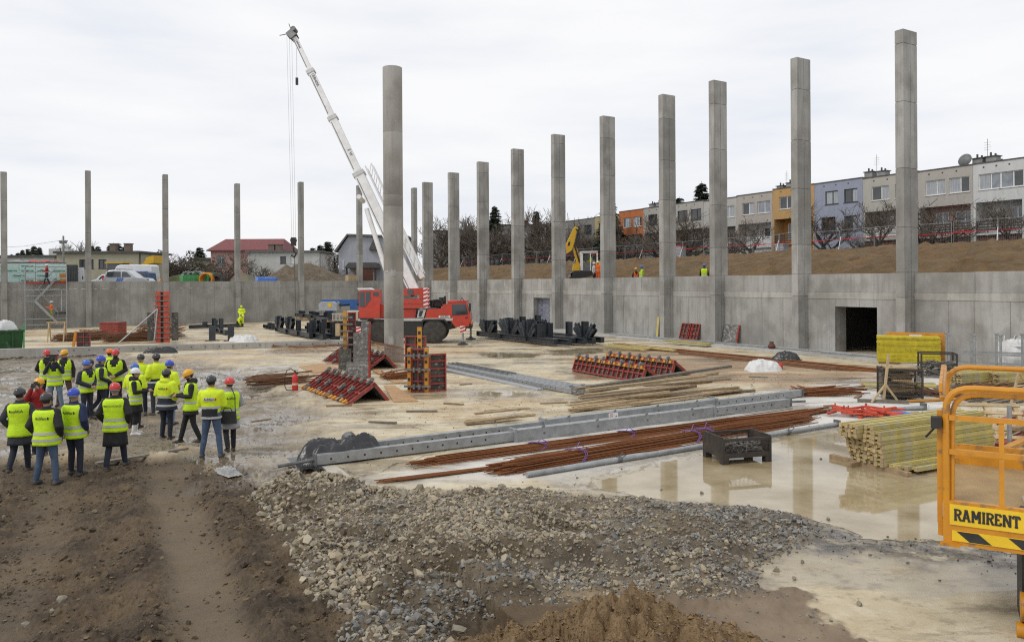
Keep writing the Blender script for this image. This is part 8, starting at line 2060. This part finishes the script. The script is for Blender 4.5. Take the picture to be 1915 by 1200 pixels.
 if vest:
  vb = MB(); vr = torso_rings(T, bulk + .022, vest_hem, 1.485, 28, 16, belly, .024); nrg = len(vr)
  for i, r in enumerate(vr):
   f = .011 * math.sin(i * 1.9)
   for k in range(28): r[k] = r[k] + (T.to_3x3() @ Vector((0, .006 * math.sin(k * 1.7 + i * .8), 0)))
  n_ = 28; vs = [p for r in vr for p in r]; fs = []
  for i in range(nrg - 1):
   for k in range(n_):
    zc = vest_hem + (1.485 - vest_hem) * (i + .5) / (nrg - 1); a = 2 * math.pi * (k + .5) / n_; x = math.cos(a); y = math.sin(a)
    if y < 0 and zc > 1.22 and abs(x) * .19 < (zc - 1.22) * .42: continue
    fs.append((i * n_ + k, i * n_ + (k + 1) % n_, (i + 1) * n_ + (k + 1) % n_, (i + 1) * n_ + k))
  vb.add(vs, fs); vme = vb.mesh('vest', PMAT[vest], True); vo = link('vest', vme, t); so = vo.modifiers.new('s', 'SOLIDIFY'); so.thickness = .008
  bv = BVHTree.FromPolygons([Vector(p) for p in vs], fs)
 elif two_tone or text or strips:
  vr = torso_rings(T, bulk + .004, .86, 1.485, 28, 16, belly); vs = [p for r in vr for p in r]; fs = [(i * 28 + k, i * 28 + (k + 1) % 28, (i + 1) * 28 + (k + 1) % 28, (i + 1) * 28 + k) for i in range(16) for k in range(28)]; bv = BVHTree.FromPolygons([Vector(p) for p in vs], fs)
 for z in strips:
  sb_ = MB(); sb_.rings(torso_rings(T, bulk + .033 if vest else bulk + .012, z - .026, z + .026, 28, 2, belly, .024 if vest or coat else 0), False, False); sb_.build('reflective_strip', PMAT['strip'], vo or t, True)
 if coat:
  hem = coat[1]; cbm = MB(); rs_ = []
  for i in range(7):
   f = i / 6; z = .98 + (hem - .98) * f; rs_.append(ell_ring(T if lean == 0 else Matrix.Identity(4), z, .178 + bulk + .04 * f, .128 + bulk + .045 * f, 22, .0))
  cbm.rings(rs_, False, False); co = cbm.build('coat_skirt', PMAT[coat[0]], t, True); so = co.modifiers.new('s', 'SOLIDIFY'); so.thickness = .012
 if patch:
  pb = MB(); q = []
  for k in range(7):
   for z in (patch[0], patch[1]):
    x = -.17 + .34 * k / 6; hit = bv.ray_cast(T @ Vector((x, .6, z)), (T.to_3x3() @ Vector((0, -1, 0))))[0]; q.append((hit or Vector((x, .2, z))) + T.to_3x3() @ Vector((0, .009, 0)))
  pb.add(q, [(2 * k, 2 * k + 2, 2 * k + 3, 2 * k + 1) for k in range(6)]); pb.build('dark_panel', PMAT['black'], vo or t)
 if text:
  def stick(o, dy):
   for v in o.data.vertices:
    hit = bv.ray_cast(T @ Vector((v.co.x, .7, v.co.z)), T.to_3x3() @ Vector((0, -1, 0)))[0]
    if hit is not None: v.co = hit + T.to_3x3() @ Vector((0, dy, 0))
  if text[0] == 'A' and patch:
   lb = MB(); lb.add([(-.115 + .23 * k / 6, .7, zz) for k in range(7) for zz in (textz - .035, textz + .04)], [(2 * k, 2 * k + 2, 2 * k + 3, 2 * k + 1) for k in range(6)]); lo = lb.build('label_patch', PMAT['white_cloth'], vo or t); stick(lo, .011)
  Mx = Matrix.Translation((0, .7, textz)) @ Matrix.Rotation(math.pi, 4, 'Z') @ FACE_CAM
  if mirror: Mx = Mx @ Matrix.Scale(-1, 4, Vector((1, 0, 0)))
  to = text_mb(text, .085 if len(text) < 8 else .052, PMAT['charcoal'], 'lettering', vo or t, Mx, .01, 0); stick(to, .014)
  if logo:
   x0 = -.155 if not mirror else .125; lb = MB(); lb.add([(x0, .7, textz - .025), (x0 + .03, .7, textz - .025), (x0 + .03, .7, textz + .025), (x0, .7, textz + .025)], [(0, 1, 2, 3)]); lo = lb.build('logo_mark', PMAT['h_red'] if vest is None or patch else PMAT['charcoal'], vo or t); stick(lo, .014)
 return t, T, HT, hands
def ppos(px, py, z=-.13):
 g = G(px, py, z); return Vector((g.x, g.y, float(height(np.array([g.x]), np.array([g.y]))[0]) - .01))
AWAY = math.pi
person('man walking away at far left, dark coat, plain yellow vest and charcoal helmet', ppos(38, 880), 1.76, AWAY + .25, 'charcoal', 'dark_jeans', helmet='charcoal', arms='pocket', stance='walk', coat=('charcoal', .62), strips=(), text='Adifex', mirror=True, vest_hem=.80, bulk=.02, head_turn=-.3)
person('broad man in black jacket and blue jeans, second from the left in front row', ppos(88, 896), 1.80, AWAY - .05, 'black', 'jeans', helmet='charcoal', arms='pocket', stance='wide', text='Adifex', vest_hem=.80, bulk=.035, strips=(.90, 1.03), belly=.03)
person('man with blue helmet and grey hair seen from behind, third from the left in front', ppos(139, 887), 1.75, AWAY - .2, 'puffer_navy', 'dark_jeans', helmet='blue', arms='pocket', armsR='clasp', stance='relax', hair='hair_grey', text='Adifex', vest_hem=.80, bulk=.03, strips=(.90, 1.03))
person('man in long black coat with red helmet seen from behind', ppos(216, 873), 1.80, AWAY + .1, 'black', 'navy', helmet='red', arms='pocket', stance='step', hair='hair_grey', text='MESTO KOSICE', logo=False, coat=('black', .50), vest_hem=.80, bulk=.025, strips=(.92, 1.05), textz=1.34, head_turn=.2)
person('man with black helmet and yellow jacket with dark panel, jeans, seen from behind', ppos(396, 857), 1.80, AWAY + .05, 'hivis_jacket', 'jeans', helmet='charcoal', vest=None, arms='phone', stance='wide', text='Adifex', patch=(.92, 1.10), strips=(.90, 1.12), bulk=.035, hood=None, textz=1.30)
person('woman in grey coat and red helmet with shoulder bag, right end of the group', ppos(430, 846), 1.70, AWAY + .55, 'grey_coat', 'black', helmet='red', arms='clasp', stance='walk', coat=('grey_coat', .60), text='Adifex', logo=False, vest_hem=.82, bulk=.02, strips=(.93, 1.05), head_turn=.5)
PT_PHONE = person('bearded man in yellow helmet looking at a phone, facing left', ppos(357, 826), 1.80, R(-62), 'black', 'black', helmet='yellow', arms='phone', stance='step', beard=True, hood='black', vest_hem=.82, coat=('black', .72), strips=(1.02,), head_down=.35)
person('person in lettered yellow and navy work jacket, left of the phone user', ppos(312, 817), 1.76, AWAY - .25, ('hivis_jacket', 'hivis_jacket'), 'dark_jeans', helmet='charcoal', vest=None, arms='clasp', stance='stand', two_tone='navy', coat=('navy', .78), text='Adifex', strips=(.90, 1.12), bulk=.05, hood='hivis_jacket', textz=1.33)
person('woman with white helmet, black hoodie and white boots facing right', ppos(254, 813), 1.70, R(105), 'black', 'black', helmet='white', arms='phone', stance='stand', hood='black', boots='white_boot', shoe='white_boot', coat=('black', .62), vest_hem=.84, strips=(.95, 1.05), text='Adifex', logo=False)
PT_CAM = person('photographer in red jacket and yellow helmet holding a camera to the face', ppos(74, 855), 1.74, R(12), 'red_cloth', 'dark_jeans', helmet='yellow', vest=None, arms='camera', strips=(), bulk=.02)
PT_VID = person('cameraman in red helmet and light jeans filming with a video camera', ppos(103, 770), 1.76, R(20), 'navy', 'jeans_light', helmet='red', arms='camera', stance='wide', vest_hem=.84)
person('man in black sweater and red helmet with hands behind the back, left rear', ppos(88, 754), 1.80, R(35), 'black', 'black', helmet='red', arms='behind', hair=None and 'skin' or 'hair_dark')
person('man with yellow helmet and brown trousers standing at the left rear', ppos(121, 757), 1.80, R(15), 'black', 'brown', helmet='yellow', arms='down', stance='wide', head_turn=-.4)
person('older man with blue helmet facing right, arms folded before him', ppos(162, 783), 1.70, R(70), 'navy', 'navy', helmet='skyblue', arms='clasp', stance='relax', bulk=.03, hair='hair_grey')
person('person in grey knit cap half hidden behind the older man', ppos(168, 776), 1.72, R(110), 'charcoal', 'dark_jeans', helmet='greyknit', arms='pocket')
person('person with blue helmet and blue hood turned to the right', ppos(190, 776), 1.78, R(120), 'navy', 'navy', helmet='blue', arms='clasp', stance='walk', hood='puffer_navy')
person('person with orange helmet hidden behind the bearded man', ppos(206, 754), 1.76, R(170), 'hivis', 'dark_jeans', helmet='orange', arms='down')
person('bearded man in red helmet and black jacket facing the camera with clasped hands', ppos(217, 764), 1.82, R(8), 'black', 'black', helmet='red', arms='clasp', beard=True, bulk=.025, strips=(1.0,))
person('person in blue helmet and yellow jacket seen from behind the white helmet', ppos(253, 800), 1.72, AWAY - .1, 'hivis_jacket', 'dark_jeans', helmet='skyblue', vest=None, arms='clasp', strips=(1.0, 1.15), bulk=.04)
person('smiling man with grey helmet and yellow jacket facing the camera', ppos(264, 775), 1.80, R(15), 'hivis_jacket', 'navy', helmet='charcoal', vest=None, arms='pocket', strips=(1.0, 1.2), bulk=.035, two_tone='navy')
person('man with dark helmet and yellow jacket facing left at the rear right', ppos(293, 776), 1.80, R(-125), 'hivis_jacket', 'charcoal', helmet='charcoal', vest=None, arms='clasp', strips=(.98,), bulk=.045, two_tone='navy', coat=('navy', .80))
person('person with blue helmet and light jeans behind the lettered work jacket', ppos(318, 793), 1.76, R(160), 'hivis_jacket', 'jeans_light', helmet='blue', vest=None, arms='clasp', strips=(1.0, 1.15), bulk=.03)
bpy.context.view_layer.update()
def held(pt, loc, name, label, cat):
 t = pt[0]; Mw = t.matrix_world @ Matrix.Translation(loc); o = thing(name, label, cat, Mw.translation, t.rotation_euler.z); return o
o = held(PT_PHONE, (0, -.42, 1.22), 'mobile_phone', 'dark mobile phone in the hands of the bearded man', 'phone'); mb = MB(); mb.bb(-.04, .04, -.085, .085, -.005, .005); mb.xf(Matrix.Rotation(R(35), 4, 'X')); mb.build('case', MT['black'], o)
o = held(PT_CAM, (0, -.20, 1.66), 'photo_camera', 'black photo camera held by the photographer in red', 'camera'); mb = MB(); mb.bb(-.075, .075, -.04, .04, -.05, .05); mb.bb(-.03, .03, -.035, .035, .05, .085); mb.build('camera_body', MT['black'], o); mb = MB(); mb.tube((0, -.04, 0), (0, -.17, 0), .042, 14); mb.build('lens', MT['black'], o, True)
o = held(PT_VID, (0, -.22, 1.68), 'video_camera', 'black shoulder video camera held by the cameraman', 'camera'); mb = MB(); mb.bb(-.07, .07, -.18, .16, -.06, .10); mb.build('camera_body', MT['black'], o); mb = MB(); mb.tube((0, -.18, .02), (0, -.32, .02), .05, 14); mb.build('lens', MT['black'], o, True); mb = MB(); mb.bb(-.16, .16, -.12, -.06, .09, .14); mb.build('handle', MT['black'], o)
g = ppos(430, 846); o = thing('shoulder_bag', 'black shoulder bag hanging at the side of the woman in the grey coat', 'bag', (g.x + .05, g.y - .24, g.z + .72), .12)
mb = MB(); mb.hexa([V3(-.19, -.05, -.0), V3(.19, -.05, 0), V3(.19, .05, 0), V3(-.19, .05, 0), V3(-.17, -.03, .27), V3(.17, -.03, .27), V3(.17, .03, .27), V3(-.17, .03, .27)]); mb.build('pouch', MT['black'], o)
mb = MB(); mb.path([(-.1, -.03, .27), (-.07, -.05, .36), (.07, -.05, .36), (.1, -.03, .27)], .01, 6); mb.path([(.16, 0, .27), (.14, .05, .62), (.05, .12, .78)], .012, 6); mb.build('strap', MT['black'], o)
VOX = .03
kneel = (((.14, -.30, .40), (.13, .05, .08)), ((.14, -.05, .06), (.13, .34, .07)))
g = G(447, 612); person('crouching worker in bright yellow suit, front of the pair', (g.x, g.y, .0), 1.78, R(70), 'hivis_jacket', 'hivis_jacket', helmet='lime', vest=None, arms='low', lean=.75, pelvis=(0, .10, .46), leg_pts=kneel, strips=(), bulk=.05, group='site workers')
g = G(452, 607); person('worker in bright yellow suit behind the crouching one', (g.x, g.y, .35), 1.78, R(10), 'hivis_jacket', 'hivis_jacket', helmet='lime', vest=None, arms='clasp', lean=.15, pelvis=(0, .05, .62), leg_pts=(((.14, -.32, .55), (.13, -.1, .08)), ((.14, -.30, .55), (.13, -.05, .08))), strips=(), bulk=.05, group='site workers')
g = LW(lt(96), -1.2); zc = P(96, 601, g.y).z
person('worker in orange jacket climbing the scaffold stair', (g.x, g.y, zc), 1.78, R(-60), 'orange', 'olive', helmet='white', vest=None, arms='rail', stance='step', strips=(1.1,), group='site workers')
g = LW(lt(88), -1.2); person('person in red jacket on the upper stair landing', (g.x, g.y, P(88, 532, g.y).z), 1.78, R(-60), 'red_cloth', 'navy', helmet='white', vest=None, arms='rail', stance='step', strips=(), group='site workers')
def on_bank(px, py_top, n, H, *a, **k):
 p = t_of_px(px, DW + n, 510); z = P(px, py_top, p.y).z - H - .04; return person(a[0], (p.x, p.y, z), H, *a[1:], **k)
on_bank(1111, 490, 4.0, 1.78, 'worker in white jacket and white helmet beside the excavator', R(60), 'white_cloth', 'navy', helmet='white', vest=None, strips=(), group='site workers')
on_bank(1118, 488, 4.2, 1.78, 'worker in orange jacket and white helmet beside the excavator', R(-30), 'orange', 'orange', helmet='white', vest=None, strips=(1.1,), group='site workers')
on_bank(1189, 500, 3.0, 1.74, 'worker with yellow helmet and orange vest behind the right wall', R(20), 'black', 'navy', helmet='yellow', vest='orange', group='site workers')
on_bank(1200, 496, 3.0, 1.80, 'worker with blue helmet and yellow vest facing left behind the right wall', R(-70), 'olive', 'navy', helmet='skyblue', group='site workers')
on_bank(1317, 493, 3.0, 1.78, 'worker with blue helmet and yellow vest standing alone behind the right wall', R(170), 'black', 'navy', helmet='skyblue', group='site workers')
p = P(1102, 470, 66.6); person('excavator driver in yellow jacket sitting in the cab', (p.x, p.y, P(1102, 505, 66.6).z), 1.75, R(-80), 'hivis_jacket', 'navy', helmet=None, vest=None, arms='fwd', pelvis=(0, .1, .55), leg_pts=(((.14, -.35, .55), (.13, -.38, .1)), ((.14, -.35, .55), (.13, -.38, .1))), strips=(), group='site workers')
# ================================================================== orange lift platform in front, right edge
lc = P(1764, 1015, 8.15); lyaw = math.atan2(-.50, .866)
plat = thing('lift_platform', 'orange lift platform with guard rails and a company name board, right foreground', 'lift', (lc.x, lc.y, lc.z), lyaw)
LX, LY_ = 2.6, 2.35
zf = .44
def lbx(name, x0, x1, y0, y1, z0, z1, m, parent=None):
 mb = MB(); mb.bb(x0, x1, y0, y1, z0, z1); return mb.build(name, MT[m], parent or plat)
front = lbx('front_beam', 0, LX, 0, .06, 0, .46, 'lift_orange')
lbx('side_beam', 0, .06, .061, LY_, .12, .46, 'lift_orange'); lbx('back_beam', .061, LX, LY_ - .06, LY_, .12, .46, 'lift_orange')
MT['checker'] = mat('checker', (0.40, 0.27, 0.12), (0.30, 0.20, 0.095), 3, .75, .8, bscale=26, bdist=.01)
lbx('deck', .061, LX, .061, LY_ - .061, .38, .40, 'checker')
lbx('back_toe_board', .12, LX, LY_ - .10, LY_ - .062, .401, .66, 'lift_orange')
lbx('bottom_lip', -.03, .16, -.05, -.001, -.012, .02, 'lift_orange')
sb = lbx('name_board', .06, LX, -.014, -.001, .215, .43, 'sign_yellow')
GLY = {'R': (.78, [((.16, 0), (.16, 1)), ((.1, .92), (.5, .92), (.66, .84), (.68, .72), (.62, .58), (.48, .52), (.16, .52)), ((.42, .5), (.66, .06))], [(.02, .32, 0), (.02, .3, 1), (.56, .82, 0)]),
  'A': (.86, [((.14, 0), (.42, 1)), ((.44, 1), (.72, 0)), ((.24, .32), (.62, .32))], [(0, .28, 0), (.58, .86, 0), (.24, .5, 1)]),
  'M': (1.02, [((.17, 0), (.17, 1)), ((.85, 0), (.85, 1)), ((.2, .98), (.51, .3)), ((.51, .3), (.82, .98))], [(.03, .32, 0), (.70, 1.0, 0), (.03, .22, 1), (.8, 1.0, 1)]),
  'I': (.36, [((.18, 0), (.18, 1))], [(.03, .33, 0), (.03, .33, 1)]),
  'E': (.72, [((.16, 0), (.16, 1)), ((.1, .93), (.62, .93)), ((.1, .07), (.64, .07)), ((.16, .5), (.5, .5)), ((.6, .93), (.6, .74)), ((.62, .07), (.62, .28))], [(.02, .3, 0), (.02, .3, 1)]),
  'N': (.92, [((.17, 0), (.17, 1)), ((.75, 0), (.75, 1)), ((.2, .96), (.72, .05))], [(.03, .32, 0), (.03, .22, 1), (.6, .9, 1)]),
  'T': (.76, [((.38, 0), (.38, 1)), ((.06, .93), (.7, .93)), ((.08, .93), (.08, .72)), ((.68, .93), (.68, .72))], [(.22, .54, 0)])}
mb = MB(); x = .10; hs = .125; wx_ = .089; z0_ = .262
for ch in 'RAMIRENT':
 w_, strokes, serifs = GLY[ch]
 for kk, stt in enumerate(strokes):
  for (a0, b0), (a1, b1) in zip(stt[:-1], stt[1:]):
   yy = -.0168 - .0004 * kk; mb.beam((x + a0 * wx_, yy, z0_ + b0 * hs), (x + a1 * wx_, yy, z0_ + b1 * hs), .003, .022 if abs(a1 - a0) < abs(b1 - b0) * 1.5 else .019, (0, 0, 1) if abs(b1 - b0) < .02 else (1, 0, 0.01))
 for (a0, a1, zz) in serifs: yy = -.0185; zc = z0_ + (.07 if zz == 0 else .93) * hs; mb.beam((x + a0 * wx_, yy, zc), (x + a1 * wx_, yy, zc), .003, .018)
 x += (w_ + .055) * wx_
mb.build('lettering', MT['black'], sb)
st = lbx('warning_strip', .08, LX, -.012, -.001, .045, .155, 'sign_yellow')
for k in range(5):
 x = .12 + k * .46; mb = MB(); mb.add([(x, -.0135, .15), (x + .20, -.0135, .15), (x + .32, -.0135, .05), (x + .12, -.0135, .05)], [(0, 1, 2, 3)]); mb.build('stripe', MT['black'], st)
def rail_path(name, pts, w=.052, m='lift_orange'):
 mb = MB(); mb.path(pts, w / 2 * 1.1, 8); return mb.build(name, MT[m], plat, True)
def bend(a, c, b, n=6):
 a, c, b = Vector(a), Vector(c), Vector(b); return [a.lerp(c, t / n).lerp(c.lerp(b, t / n), t / n) for t in range(n + 1)]
def guard(y, x0, top, mid, low, posts):
 rail_path('guard_rail', [(x0, y, .42), (x0, y, top - .28)] + bend((x0, y, top - .26), (x0, y, top), (x0 + .26, y, top)) + [(LX, y, top)], .062)
 if posts:
  rail_path('guard_rail', [(x0 + .05, y + .05, .42), (x0 + .06, y + .05, top - .34)] + bend((x0 + .06, y + .05, top - .32), (x0 + .06, y + .05, top - .07), (x0 + .32, y + .05, top - .07)) + [(LX, y + .05, top - .07)], .05)
 for z in (mid, low):
  mb = MB(); mb.beam((x0 + .03, y, z), (LX, y, z), .045, .055); mb.build('cross_rail', MT['lift_orange'], plat)
 for x in posts:
  mb = MB(); mb.beam((x, y + .004, .46), (x, y + .004, mid - .03), .045, .045, (0, 1, 0)); mb.build('stanchion', MT['lift_orange'], plat)
guard(.03, .03, 1.66, 1.34, .98, (.53,))
guard(LY_ - .03, .03, 1.66, 1.34, .98, ())
rail_path('side_rail', [(.0, .1, 1.52)] + bend((.0, .2, 1.55), (0, .35, 1.62), (0, .6, 1.63)) + [(.0, LY_ - .1, 1.66)], .055)
mb = MB(); mb.bb(-.035, -.002, .10, LY_ - .1, 1.60, 1.69); mb.build('side_board', MT['lift_orange'], plat)
mb = MB(); mb.beam((-.03, .12, .2), (-.03, .12, 1.4), .05, .09, (0, 1, 0)); mb.build('stanchion', MT['lift_orange'], plat)
mb = MB(); mb.box((-.06, .02, 1.28), (.10, .12, .12)); mb.tube((-.06, .02, 1.24), (-.16, .1, 1.1), .012, 6); mb.build('latch', MT['black'], plat)
mb = MB(); mb.bb(-.05, .02, .07, .18, .06, .24); mb.build('hinge_foot', MT['lift_orange'], plat)
mb = MB(); mb.path([(.75, .3, .405), (1.0, .5, .41), (1.5, .7, .41), (2.2, .8, .41)], .012, 5); mb.build('cable', MT['lamp_orange'], plat)
mb = MB()
for i in range(12): mb.bb(.75 + i * .05, .77 + i * .05, .45, .75, .402, .416)
for i in range(5): mb.bb(.75, 1.34, .46 + i * .065, .475 + i * .065, .417, .428)
mb.build('grating', MT['beige_box'], plat)
mb = MB(); mb.beam((.7, .28, .41), (1.5, .12, .41), .09, .02); mb.build('rubber_mat', MT['black'], plat)
mb = MB(); mb.bb(.72, 1.4, .35, 1.1, -1.35, -.001); mb.build('support_mast', MT['black'], plat)
mb = MB(); mb.bb(.80, 1.45, -.25, .34, -2.0, -.40); mb.build('lower_arm', MT['black'], plat)
mb = MB(); mb.tube((.70, .25, -.62), (.795, .25, -.62), .15, 16); mb.tube((.66, .2, -.85), (.795, .2, -.85), .08, 12); mb.build('pivot_disc', MT['lift_orange'], plat, True)
mb = MB(); mb.beam((1.6, .8, -1.3), (3.2, 1.6, -2.05), .5, .4); mb.build('base_arm', MT['black'], plat)
